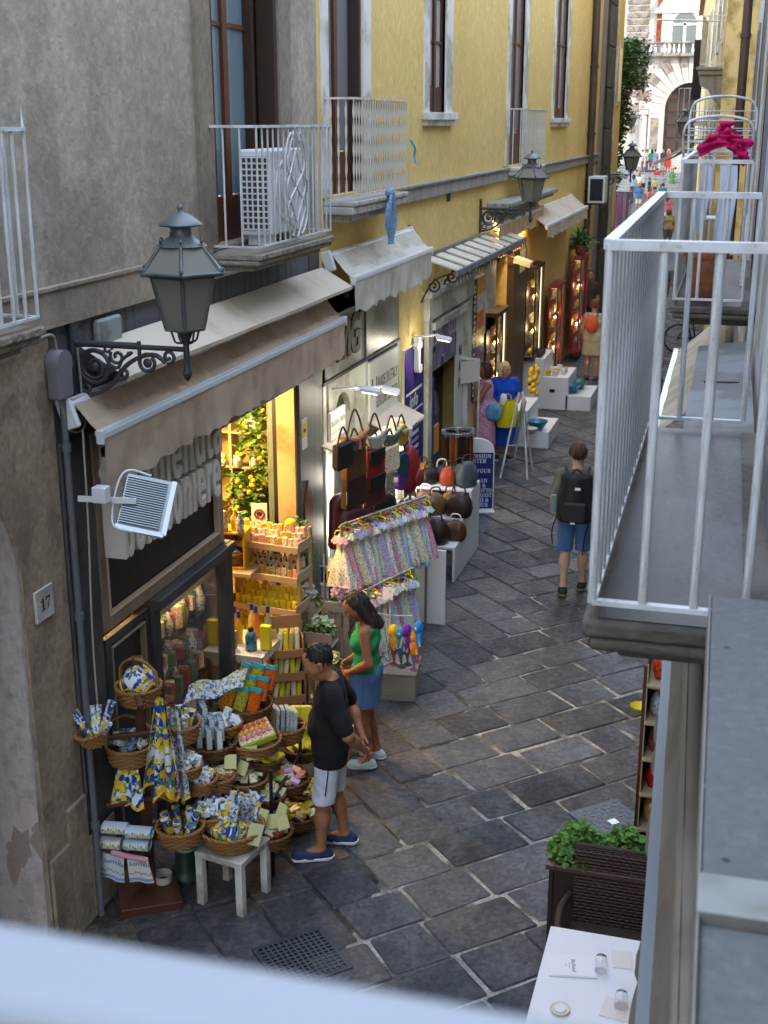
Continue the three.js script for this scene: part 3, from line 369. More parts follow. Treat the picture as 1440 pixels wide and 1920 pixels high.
// scarf and ribbon tied to the twisted balcony
{ const p = onX(730, 400, -3.62); const s = obj('scarf', [sheet(8, 14, (u, v) => { const w = 0.05 + 0.09 * Math.sin(Math.PI * Math.min(1, v * 1.1)) ; return [-3.6 + 0.03 * Math.sin(u * 9 + v * 3), 4.5 - v * 0.52, p.z + (u - 0.5) * w * 2 + 0.02 * Math.sin(v * 5)]; }), sph(0.045, -3.62, 4.5, p.z)], mat(0x8fb4d8, { map: T.dressC, roughness: 0.9 })); tag(s, 'pale blue printed scarf knotted to the foot of the twisted balcony rail', 'scarf');
  const q = onX(768, 300, -3.66); tag(obj('ribbon', tube([[-3.64, 5.0, q.z + 0.05], [-3.6, 4.92, q.z], [-3.62, 4.84, q.z - 0.05], [-3.6, 4.76, q.z - 0.03]], 0.012, 5, 12), mat(0x2f9fc8)), 'bright blue ribbon tied to the twisted balcony rail', 'ribbon'); }
// ================= STREET LAMPS =================
function hexRing(r, y) { return Array.from({ length: 6 }, (_, i) => V(r * Math.cos((i + 0.12) * Math.PI / 3), y, r * Math.sin((i + 0.12) * Math.PI / 3))); }
function buildLamp(label) {
  const t = thing('street_lamp', label, 'street lamp', [0, 0, 0], 0, 'wrought iron street lamps'), X = 0.76, at = (g) => g.translate(X, 0, 0);
  const c = (pts, r = 0.011) => tube(pts, r, 6, pts.length * 3);
  obj('arm', [rod([0, 0, 0], [0.45, 0, 0], 0.021, 10), rod([0.45, -0.005, 0], [X, -0.005, 0], 0.016, 10), rbox(0.03, 0.6, 0.09, 0.01, 0.012, -0.16, 0)], M.iron, t);
  obj('scroll_work', [c(spiral(0.14, -0.14, 0.105, 0.095, 0, 1, 18), 0.014), c(spiral(0.14, -0.14, 0.1, 0.02, 1, 1.6, 20), 0.011), sph(0.03, 0.14, -0.14, 0, 1, 1, 0.6), c([V(0.02, -0.33, 0), V(0.14, -0.31, 0), V(0.26, -0.24, 0), V(0.36, -0.12, 0), V(0.47, -0.06, 0), V(0.56, -0.05, 0), V(0.62, -0.09, 0)], 0.015), c(spiral(0.5, -0.1, 0.055, 0.045, 1.2, 0.95, 14), 0.012), sph(0.03, 0.5, -0.1, 0, 1, 1, 0.5), c(spiral(0.64, -0.055, 0.045, 0.01, -1.8, 1.2, 12), 0.011), c(spiral(0.3, -0.07, 0.05, 0.012, 2.6, 1.2, 12), 0.011), c(spiral(0.24, -0.03, 0.03, 0.01, 0, 1, 10), 0.009), c([V(0.24, -0.12, 0), V(0.3, -0.14, 0), V(0.33, -0.09, 0), V(0.4, -0.04, 0)], 0.011), c(spiral(0.33, -0.17, 0.04, 0.012, 4, 1.1, 12), 0.011), c(spiral(0.08, -0.27, 0.05, 0.012, 0.4, 1.2, 12), 0.012), rod([0.45, -0.07, 0], [0.45, 0.03, 0], 0.013), ...[0.2, 0.38].map((x) => sph(0.016, x, -0.05, 0))], M.iron, t);
  obj('stem', [rod([X, -0.13, 0], [X, 0.1, 0], 0.019, 10), lathe([[0, -0.2], [0.018, -0.18], [0.028, -0.155], [0.03, -0.14], [0.022, -0.12], [0.022, -0.1]], 12, X, 0, 0), lathe([[0.02, 0.04], [0.034, 0.07], [0.05, 0.12], [0.055, 0.125]], 12, X, 0, 0), ...[0, 1, 2, 3].map((i) => { const a = i * Math.PI / 2 + 0.6, k = Math.cos(a), s = Math.sin(a); return tube([[X + 0.02 * k, 0.035, 0.02 * s], [X + 0.07 * k, 0.045, 0.07 * s], [X + 0.085 * k, 0.08, 0.085 * s], [X + 0.1 * k, 0.125, 0.1 * s]], 0.007, 5, 10); })], M.iron, t);
  const a = hexRing(0.125, 0.125), b = hexRing(0.205, 0.44), r = hexRing(0.265, 0.455), k = hexRing(0.135, 0.61), fr = [];
  for (let i = 0; i < 6; i++) { const j = (i + 1) % 6; fr.push(at(rod(a[i], b[i], 0.012, 6)), at(rod(a[i], a[j], 0.012, 6)), at(rod(b[i], b[j], 0.014, 6)), at(rod(r[i], k[i], 0.011, 6)), at(rod(r[i], r[j], 0.013, 6)), at(rod(k[i], k[j], 0.014, 6)), at(sph(0.012, r[i].x, r[i].y + 0.022, r[i].z, 1, 1.4, 1, 8)), at(sph(0.011, k[i].x, k[i].y + 0.025, k[i].z, 1, 1.4, 1, 8))); }
  fr.push(at(new THREE.CylinderGeometry(0.205, 0.265, 0.012, 6, 1, false).rotateY(Math.PI / 2 - 0.12 * Math.PI / 3).translate(0, 0.447, 0)), at(cyl(0.12, 0.12, 0.014, 0, 0.12, 0, 6)));
  const lan = obj('lantern_frame', fr, M.lampGrey, t);
  const tri = (p, q, u, v) => { const g = new THREE.BufferGeometry().setFromPoints([p, q, u, p, u, v]); g.computeVertexNormals(); return at(g); };
  for (let i = 0; i < 6; i++) { const j = (i + 1) % 6; obj('pane', tri(a[i], a[j], b[j], b[i]), M.lampGlass, lan); obj('roof_pane', tri(r[i], r[j], k[j], k[i]), M.lampGlass, lan); }
  obj('cap', [lathe([[0.15, 0.605], [0.11, 0.63], [0.07, 0.66], [0.06, 0.7], [0.075, 0.712], [0.125, 0.718], [0.128, 0.728], [0.1, 0.752], [0.06, 0.782], [0.015, 0.795], [0.012, 0.81], [0.02, 0.82], [0.012, 0.835], [0, 0.84]], 20, X, 0, 0)], M.lampGrey, t);
  obj('bulb', [at(sph(0.035, 0, 0.28, 0, 1, 1.5, 1)), at(cyl(0.03, 0.03, 0.12, 0, 0.19, 0))], M.plasticW, t);
  return t;
}
const lamp = buildLamp('large iron wall lantern above the brown awning of the gift shop'); lamp.position.set(XL + 0.0, 3.9, -6.88);
dup(lamp, [XL, 3.95, -19.0], 0, 'iron wall lantern over the striped metal canopy on the yellow wall');
dup(lamp, [XL, 3.86, -34.4], 0, 'iron wall lantern near the air conditioner at the yellow building corner');
dup(lamp, [-6.24, 4.85, -58], 0, 'iron wall lantern hanging beside the climbing bougainvillea');
{ const p = onZ(1283, 262, -36); dup(lamp, [p.x + 0.76, p.y, -36], Math.PI, 'iron wall lantern fixed to the cream building on a short arm'); }
// meter box, cables and conduit beside the first lamp
tag(obj('meter_box', [rbox(0.09, 0.22, 0.17, 0.02, XL + 0.05, 3.72, -6.62), cyl(0.085, 0.085, 0.088, XL + 0.05, 3.82, -6.62, 16, 0, 0, Math.PI / 2)], mat(0x77757a, { roughness: 0.6 })), 'rounded grey junction box on the wall beside the lamp bracket', 'junction box');
tag(obj('conduit', [rod([XL + 0.045, 0, -6.64], [XL + 0.045, 3.62, -6.64], 0.022, 8), ...[0.7, 1.4, 2.2, 3.3].map((y) => cyl(0.03, 0.03, 0.05, XL + 0.045, y, -6.64))], mat(0x63656a, { roughness: 0.5 })), 'grey conduit running down the wall from the junction box', 'pipe');
tag(obj('cable', tube([[XL + 0.05, 3.62, -6.6], [XL + 0.06, 3.45, -6.66], [XL + 0.07, 3.42, -6.78], [XL + 0.06, 3.55, -6.84], [XL + 0.05, 3.88, -6.85]], 0.008, 5, 24), mat(0x8d8878)), 'pale cable looping from junction box up to the lamp arm', 'cable'); tag(obj('cable', tube([[XL + 0.05, 3.62, -6.58], [XL + 0.06, 3.4, -6.68], [XL + 0.07, 3.38, -6.82], [XL + 0.06, 3.5, -6.9]], 0.007, 5, 20), mat(0x8d8878)), 'lower slack cable hanging under the junction box', 'cable'); tag(obj('cable', tube([[XL + 0.04, 3.83, -6.62], [XL + 0.04, 3.98, -6.6], [XL + 0.05, 4.0, -6.4], [XL + 0.05, 3.96, -6]], 0.012, 5, 20), mat(0x8d8878)), 'cable running from junction box along the wall under the balcony', 'cable');
tag(obj('hanging_cable', tube([[XL + 0.12, 3.4, -6.72], [XL + 0.1, 2.8, -6.74], [XL + 0.06, 2, -6.76], [XL + 0.05, 1.2, -6.78]], 0.007, 5, 20), mat(0xb5a890)), 'thin beige cable hanging down the dark pilaster under the awning', 'cable');
tag(obj('wall_cabinet', rbox(0.06, 0.36, 0.3, 0.02, XL + 0.02, 3.82, -7.3), mat(0x8b918f, { roughness: 0.6, map: T.grime })), 'pale grey flat cabinet on the dark fascia behind the lamp arm', 'cabinet');
{ const pl = obj('house_number_plate', [rbox(0.02, 0.2, 0.2, 0.005, XL + 0.012, 2.41, -6.3)], M.marble); tag(pl, 'square marble house number plate reading 17 on the brown wall', 'number plate'); const n = obj('numeral', text('17', 0.075, 0.002, 'serif').rotateY(Math.PI / 2).translate(XL + 0.0215, 2.375, -6.245), M.black, pl); }
// ================= AWNINGS =================
function awning(label, { zn, zf, yw, xf, yf, val, m, m2, x0 = XL, name = 'awning', wave = 0.2, amp = 0.03, rag = 0, dir = 1, rot, alu = M.alu, group }) {
  const t = thing(name, label, 'awning', [x0, yf, zn], rot ?? (dir > 0 ? 0 : TH), group), d = (xf - x0), L = zf - zn, hy = yw - yf;
  obj('roller', [cyl(0.045, 0.045, -L, 0.06 * dir, hy, L / 2, 14, Math.PI / 2), ...[0, L].map((z) => rbox(0.11, 0.2, 0.04, 0.015, 0.06 * dir, hy - 0.04, z, 0, 0, 0.35 * dir))], dir > 0 ? M.plasticW : m, t);
  obj('canopy', sheet(60, 8, (u, v) => [0.08 * dir + (d - 0.08 * dir) * v, hy + 0.045 - (hy + 0.03) * v - 0.022 * Math.sin(v * Math.PI) * (0.7 + 0.3 * Math.sin(u * 17)) + 0.012 * (fbm(u, v, 18, 3, 3, 12) - 0.5), L * (0.004 + 0.992 * u)]), m, t);
  obj('front_bar', [bar([d, 0.015, 0], [d, 0.015, L], 0.05, 0.03), bar([d + 0.02 * dir, 0.0, 0], [d + 0.02 * dir, 0, L], 0.022, 0.035), ...[0, L].map((z) => rbox(0.05, 0.09, 0.025, 0.008, d + 0.01 * dir, -0.005, z))], alu, t);
  const n = Math.round(-L / 0.03);
  obj('valance', sheet(n, 5, (u, v) => { const z = L * (0.006 + 0.988 * u), s = Math.abs(Math.sin(z / wave * Math.PI)); const bot = -val + amp * (1 - s) * -1 + (rag ? rag * (hash(Math.floor(-z * 22), 1, 3) - 0.5) : 0); return [d + 0.025 * dir + (0.016 * Math.sin(z * 7 + Math.sin(z * 3)) + 0.012 * Math.sin(z * 19 + 2 * Math.sin(z * 5)) + 0.03 * (fbm(u, v, 40, 3, 3, 14) - 0.5)) * v, -0.015 + (bot + 0.015) * v, z]; }), m2 ?? m, t);
  return t;
}
const aw1 = awning('long brown fabric awning with torn hem over the gift shop sign', { zn: -6.66, zf: -11.5, yw: 3.55, xf: -3.7, yf: 3.38, val: 0.33, m: M.awning, rag: 0.012, amp: 0.02, wave: 0.31 });
tag(obj('awning_hood', [sheet(20, 3, (u, v) => [XL + 0.02 + 0.3 * v, 3.86 - 0.17 * v + 0.003 * Math.sin(u * 9), -6.95 - 4.65 * u]), sheet(20, 1, (u, v) => [XL + 0.32, 3.69 - 0.025 * v, -6.95 - 4.65 * u])], M.hood), 'cream sheet hood sloping over the brown awning', 'hood');
awning('cream scalloped awning over the leather goods shop', { zn: -11.66, zf: -14.75, yw: 3.95, xf: -3.66, yf: 3.74, val: 0.3, m: M.cream, amp: 0.05, wave: 0.36, alu: M.plasticW });
awning('beige scalloped awning glowing with lights from the shop beneath', { zn: -19.4, zf: -23.6, yw: 3.75, xf: -3.76, yf: 3.68, val: 0.26, m: mat(0xc9ac80, { roughness: 0.9, map: T.streak }), amp: 0.05, wave: 0.5, alu: M.plasticW });
awning('folded beige awning over the red display cases', { zn: -22.8, zf: -28.4, yw: 3.62, xf: -3.55, yf: 3.4, val: 0.2, m: M.hood, amp: 0.04, wave: 0.6, alu: M.plasticW });
tag(obj('stone_hood', [rb(XL, XL + 0.36, 3.92, 4.0, -19.5, -24.4, 0.02), rb(XL, XL + 0.3, 3.86, 3.92, -19.6, -24.3, 0.02)], M.greyBand), 'thin grey stone hood projecting from the yellow wall behind the lantern', 'hood');
{ const t = thing('metal_canopy', 'striped sheet metal canopy on black scroll brackets along the yellow wall', 'canopy', [XL, 3.55, -15.5]), n = 9, L = -5.0;
  for (let i = 0; i < n; i++) obj('slat', bar([0.23, -0.075, L * (i + 0.5) / n], [0.23, -0.075, L * (i + 0.5) / n - 0.0001], 0.001, 0.001), M.cream, t).geometry = prep(metreUV(prep(box(0.47, 0.018, -L / n * 0.68, 0.23, -0.075, L * (i + 0.5) / n, 0, 0, -0.3))));
  obj('edge_beam', [bb(0.44, 0.47, -0.2, -0.13, 0, L), bb(0, 0.03, 0, 0.04, 0, L)], M.greyPaint, t);
  for (let i = 0; i <= 5; i++) { const z = L * i / 5; obj('scroll_bracket', [tube(spiral(0.16, -0.33, 0.09, 0.012, 1.6, -1.6, 26, z), 0.011, 6, 40), tube([[0, -0.55, z], [0.06, -0.42, z], [0.18, -0.25, z], [0.4, -0.16, z]], 0.011, 6, 16), tube(spiral(0.33, -0.26, 0.05, 0.01, 1.2, -1.3, 18, z), 0.009, 6, 24)], M.black, t); }
  for (let i = 0; i < 26; i++) obj('fringe_point', extr(shapeOf([[-0.08, 0], [0.08, 0], [0, -0.1]]), 0.004).rotateY(Math.PI / 2).translate(0.46, -0.2, L * (i + 0.5) / 26), M.iron, t); }
// ================= SIGN LETTERS AND FLOODLIGHT =================
function letters(str, size, depth, start, ybase, step, label, font = 'bold', m, group) {
  const t = thing('raised_sign', label, 'sign', [0, 0, 0], 0, group); let z = start; const res = fonts[font].data.resolution;
  for (const ch of str) { const gl = fonts[font].data.glyphs[ch], adv = (gl.ha / res) * size * step; obj('letter', text(ch, size, depth, font, 0.004).scale(step, 1, 1).rotateY(Math.PI / 2).translate(XL - 0.03, ybase, z), m, t); z -= adv * 1.0; } return z;
}
const letM = mat(0xd8d0c2, { roughness: 0.65, map: T.soft });
letters('tramenuta', 0.37, 0.2, -7.05, 2.78, 0.63, 'upper line of thick cream raised letters on the dark shop sign', 'bold', letM);
letters('bomboniere', 0.37, 0.2, -7.05, 2.45, 0.535, 'lower line of thick cream raised letters reading bomboniere on the dark sign', 'bold', letM);
{ const p = onX(272, 945, -3.5), t = thing('floodlight', 'finned aluminium floodlight mounted in front of the raised sign letters', 'floodlight', p, 0); t.rotation.set(-0.6, 0.55, -0.3, 'YXZ');
  obj('housing', [rbox(0.3, 0.36, 0.035, 0.01, 0, 0, -0.01)], M.steel, t); const fins = []; for (let i = 0; i < 20; i++) fins.push(box(0.25, 0.006, 0.035, -0.01, -0.15 + i * 0.0155, 0.022)); obj('cooling_fin', fins, M.steel, t); obj('rim', [bar([0.15, -0.18, 0], [0.15, 0.18, 0], 0.03, 0.03), bar([-0.15, -0.18, 0], [0.15, -0.18, 0], 0.03, 0.03)], M.alu, t); obj('yoke', tube([[0.0, 0.19, 0.0], [-0.14, 0.19, 0.02], [-0.18, 0.14, 0.02], [-0.18, -0.12, 0.02], [-0.15, -0.19, 0.02], [0, -0.19, 0]], 0.008, 5, 30), M.alu, t);
  const q = onX(215, 930, -3.6); tag(obj('floodlight_bracket', [rbox(0.09, 0.1, 0.08, 0.008, -3.68, q.y + 0.01, q.z + 0.02), bar([XL + 0.12, q.y - 0.03, q.z + 0.02], [-3.52, q.y - 0.06, q.z - 0.12], 0.016, 0.035)], M.plasticW), 'white switch box and strut holding the floodlight beside the sign', 'bracket'); }
// ================= RIGHT SIDE: balconies, ledge, awnings =================
const steelFloor = mat(0x404246, { roughness: 0.42, map: T.grime, bumpMap: T.plasterB, bumpScale: 0.002 });
function rightBalcony(label, zn, zf, y, d, h, gap, o = {}) { return balcony('white_balcony', label, { x0: RX(zn), dir: -1, zn, zf, y, depth: d, h, rail: M.whiteRail, slab: M.slab, gap, thick: 0.14, railH: 0.026, floorM: steelFloor, bar: 1.45, group: 'white balconies on the pale building', ...o }); }
const nb = rightBalcony('empty white railed balcony with wet grey floor on the pale building', -3.36, -5.76, 3.86, 0.415, 1.035, 0.13);
const nb2 = rightBalcony('white balcony holding a terracotta pot and a drying rack', -9.35, -12.7, 3.93, 0.47, 1.0, 0.135, { bar: 1.4 });
{ // the balcony the picture was taken from
  const t = thing('front_railing', 'thick white handrail of the balcony in the foreground', 'railing', [0.12, 3.88, -0.36], TH);
  obj('handrail', rbox(1.1, 0.034, 0.05, 0.012, -0.6, 1.0, 0), mat(0x9ca3ab, { roughness: 0.45 }), t); obj('slab', rb(-0.55, 0, -0.2, 0, -0.03, 1.6), M.slab, t);
  for (let i = 0; i < 4; i++) obj('bar', rod([-0.48 + i * 0.14, 0, 0], [-0.48 + i * 0.14, 0.99, 0], 0.01), M.whiteRail, t);
  // outward corner where the handrail overhangs the street
}
{ const t = thing('ledge', 'flat grey ledge with bird droppings along the pale wall', 'ledge', [0.187, 4.05, -1], 0.024); const dr = canvasTex(512, 512, (c, w, h) => { c.fillStyle = '#686a69'; c.fillRect(0, 0, w, h); for (let i = 0; i < 3000; i++) { c.fillStyle = `rgba(${pick(['70,72,74', '150,152,152'])},0.08)`; c.fillRect(rnd() * w, rnd() * h, rr(2, 14), rr(2, 14)); } for (let i = 0; i < 26; i++) { c.fillStyle = pick(['#d5d8d6', '#c5c8c6', '#3a3a3a']); c.beginPath(); c.ellipse(rnd() * w, rnd() * h, rr(1, 7), rr(1, 5), rnd() * 3, 0, 7); c.fill(); } }, 0.9);
  const lm = mat(0xffffff, { map: dr, roughness: 0.8, ...bumpP }); obj('top', [rb(-0.165, 0.14, -0.14, 0, -0.82, -2.12, 0.008), rb(-0.165, 0.14, -0.14, -0.012, 1.6, -0.72, 0.008)], lm, t); obj('joint_strip', rb(-0.17, 0.14, -0.13, 0.008, -0.72, -0.83, 0.004), mat(0x9a9b98, { map: T.grime }), t); obj('edge', rb(-0.17, -0.165, -0.13, 0.003, 1.6, -2.12, 0.002), mat(0x8d8880, { map: T.streak }), t); }
awning('grey beige awning with metal front bar over the restaurant tables', { x0: RX(-2), zn: -2.0, zf: -5.6, yw: 3.1, xf: RX(-2) - 0.15, rot: 0.042, yf: 2.9, val: 0.18, m: mat(0x857b6e, { map: T.soft, roughness: 0.85 }), dir: -1, amp: 0.0, alu: mat(0x7f868c, { roughness: 0.4 }) });
{ const t = thing('sheet_canopy', 'folded grey sheet metal canopy between the two white balconies', 'canopy', [RX(-6), 3.72, -6.0], TH); obj('sheet', [box(0.34, 0.02, 1.45, -0.1, 0.02, -0.72, 0, 0, 0.1), box(0.34, 0.02, 1.5, -0.1, 0.0, -2.25, 0, 0, 0.16)], mat(0x6d7276, { map: T.grime, roughness: 0.6 }), t); obj('white_edge', [box(0.34, 0.05, 0.03, -0.1, -0.02, 0.02)], M.white, t); obj('seam', bar([-0.2, 0.035, -1.46], [0, 0.04, -1.46], 0.015, 0.01), M.iron, t); }
awning('pale beige awning under the second white balcony', { x0: RX(-9.6), zn: -9.6, zf: -13.4, yw: 3.3, xf: RX(-9.6) - 0.56, yf: 2.9, val: 0.2, m: mat(0xb5ad9c, { map: T.soft, roughness: 0.85 }), dir: -1, amp: 0 });
// things on the second balcony
{ const x = RX(-10) - 0.27; tag(obj('terracotta_pot', lathe([[0, 0], [0.11, 0], [0.15, 0.3], [0.165, 0.31], [0.165, 0.38], [0.14, 0.38], [0.13, 0.33], [0, 0.32]], 20, x, 3.935, -9.75), M.terracotta), 'tall terracotta plant pot standing on the second white balcony', 'pot');
  const t = thing('drying_rack', 'white tubular clothes drying rack with raised arched wings on the balcony', 'drying rack', [x, 3.935, -10.9]);
  const wing = (z, y0, y1, lean) => { const g = [tube([[-0.26, y0, z], [-0.26, y1 - 0.06, z + lean], [-0.22, y1, z + lean], [0, y1 + 0.04, z + lean], [0.22, y1, z + lean], [0.26, y1 - 0.06, z + lean], [0.26, y0, z]], 0.011, 6, 50)]; for (let i = 1; i < 6; i++) { const k = i / 6; g.push(rod([-0.26, y0 + (y1 - y0) * k, z + lean * k], [0.26, y0 + (y1 - y0) * k, z + lean * k], 0.004, 5)); } return g; };
  obj('far_wing', wing(-0.4, 0.95, 1.42, -0.1), M.whiteRail, t); obj('near_wing', wing(0.25, 0.95, 1.26, 0.1), M.whiteRail, t); for (const sx of [-0.26, 0.26]) { obj('leg', rod([sx, 0, 0.35], [sx, 0.95, -0.4], 0.011), M.whiteRail, t); obj('leg', rod([sx, 0, -0.5], [sx, 0.95, 0.25], 0.011), M.whiteRail, t); } const w = []; for (let i = 0; i < 7; i++) w.push(rod([-0.25, 0.95, -0.38 + i * 0.1], [0.25, 0.95, -0.38 + i * 0.1], 0.004, 5)); obj('wire', w, M.whiteRail, t);
  const cl = (name, label, c, x0, x1, y, len, z, wob) => tag(obj(name, sheet(14, 10, (u, v) => [x0 + (x1 - x0) * u + 0.01 * Math.sin(v * 6), y - len * v * (0.85 + 0.15 * Math.sin(u * 7)), z + wob * Math.sin(u * 14 + v * 2) * v + 0.02 * v]), mat(c, { roughness: 0.9 })), label, 'laundry');
  { const pg = (cx, cy, w, h, s) => sheet(18, 14, (u, v) => [cx + (u - 0.5) * w * (1 - 0.25 * Math.sin(v * 3 + s)) + 0.02 * Math.sin(v * 9), cy - h * v * (0.8 + 0.25 * Math.sin(u * 5 + s)), -10.52 + 0.05 * Math.sin(u * 11 + s) * v + 0.02 * Math.sin(v * 13)]); tag(obj('pink_garment', [pg(x + 0.05, 5.2, 0.15, 0.16, 0), pg(x + 0.03, 5.1, 0.3, 0.17, 2), pg(x + 0.16, 5.07, 0.14, 0.2, 4)], mat(0xc41064, { roughness: 0.9 })), 'crumpled magenta garment pegged on the drying rack', 'laundry'); }
  cl('white_cloth', 'narrow white cloth hanging under the drying rack, beside the pot', 0xc9d2e2, x - 0.12, x - 0.04, 4.87, 0.55, -10.6, 0.02); cl('white_cloth', 'long white cloth hanging from the middle of the drying rack', 0xc9d2e2, x + 0.03, x + 0.16, 4.87, 0.75, -10.5, 0.02);
  const bd = thing('folding_chair', 'white slatted folding chair on the second balcony', 'chair', [x - 0.12, 3.935, -11.9]); obj('frame', [rod([-0.14, 0, 0.2], [-0.14, 0.85, -0.2], 0.012), rod([0.14, 0, 0.2], [0.14, 0.85, -0.2], 0.012), rod([-0.14, 0, -0.2], [-0.14, 0.45, 0.2], 0.012), rod([0.14, 0, -0.2], [0.14, 0.45, 0.2], 0.012)], M.whiteRail, bd); for (let i = 0; i < 5; i++) obj('slat', box(0.28, 0.012, 0.06, 0, 0.44, -0.14 + i * 0.075), M.whiteRail, bd); }
// corbelled balcony of the cream building
{ const p = onZ(1312, 130, -29.8), t = thing('corbelled_balcony', 'old white railed balcony on a curved stone corbel of the cream building', 'balcony', [p.x, p.y, -29.8]); const prof = [[0, 0], [1.1, 0], [1.1, -1.05], [0.7, -0.95], [0.35, -0.62], [0.2, -0.38], [0.03, -0.3], [0, -0.12]];
  obj('corbel', extr(shapeOf(prof), 0.35, 0.01).translate(0, -0.02, -0.35), stoneSlab, t); obj('far_corbel', extr(shapeOf(prof), 0.35, 0.01).translate(0, -0.02, -2.3), stoneSlab, t); obj('slab', [rb(-0.08, 1.1, -0.02, 0.05, 0.1, -2.4, 0.02), rb(-0.03, 1.1, -0.12, -0.02, 0.06, -2.36, 0.02)], stoneSlab, t);
  const pts = [[1.1, 0], [0, 0], [0, -2.3]]; const tr = []; for (let i = 0; i < 2; i++) { const a = pts[i], b = pts[i + 1]; tr.push(bar([a[0], 1.08, a[1]], [b[0], 1.08, b[1]], 0.04, 0.03), bar([a[0], 0.1, a[1]], [b[0], 0.1, b[1]], 0.03, 0.02)); const n = i ? 16 : 8; for (let k = 0; k <= n; k++) obj('bar', rod([a[0] + (b[0] - a[0]) * k / n, 0.05, a[1] + (b[1] - a[1]) * k / n], [a[0] + (b[0] - a[0]) * k / n, 1.08, a[1] + (b[1] - a[1]) * k / n], 0.014, 6), M.rustRail, t); } obj('top_rail', tr, M.rustRail, t); obj('clothes_pole', rod([1, 0.95, 0], [-1.0, 1.05, -0.4], 0.02), M.rustRail, t);
  tag(obj('dark_banner', bb(p.x - 0.28, p.x - 0.06, p.y - 0.6, p.y + 0.75, -32.4, -32.44), mat(0x2c1f2a)), 'narrow dark banner hanging past the corbelled balcony', 'banner'); }
{ const p = onZ(1290, 190, -44), t = thing('corbelled_balcony', 'small white balcony further down the cream building below the dark banner', 'balcony', [p.x - 0.3, p.y - 0.6, -44]); obj('slab', rb(0, 1.6, -0.15, 0, 0, -2.5), M.white, t); for (let k = 0; k < 9; k++) obj('bar', rod([k * 0.17, 0, 0], [k * 0.17, 1, 0], 0.016, 6), M.whiteRail, t); obj('top_rail', bar([0, 1, 0], [1.5, 1, 0], 0.04, 0.03), M.whiteRail, t); }
{ const a = onZ(1226, 308, -33), b = onZ(1292, 272, -33); tag(obj('far_awning', [sheet(12, 4, (u, v) => [a.x + (b.x - a.x) * u, a.y + (b.y - a.y) * u - 0.06 * Math.sin(u * Math.PI) - 0.03 * v, -33 - v * 3]), bar(a, b, 0.04, 0.07)], M.hood), 'sagging cream awning edge strung across the street from the cream building', 'awning'); }
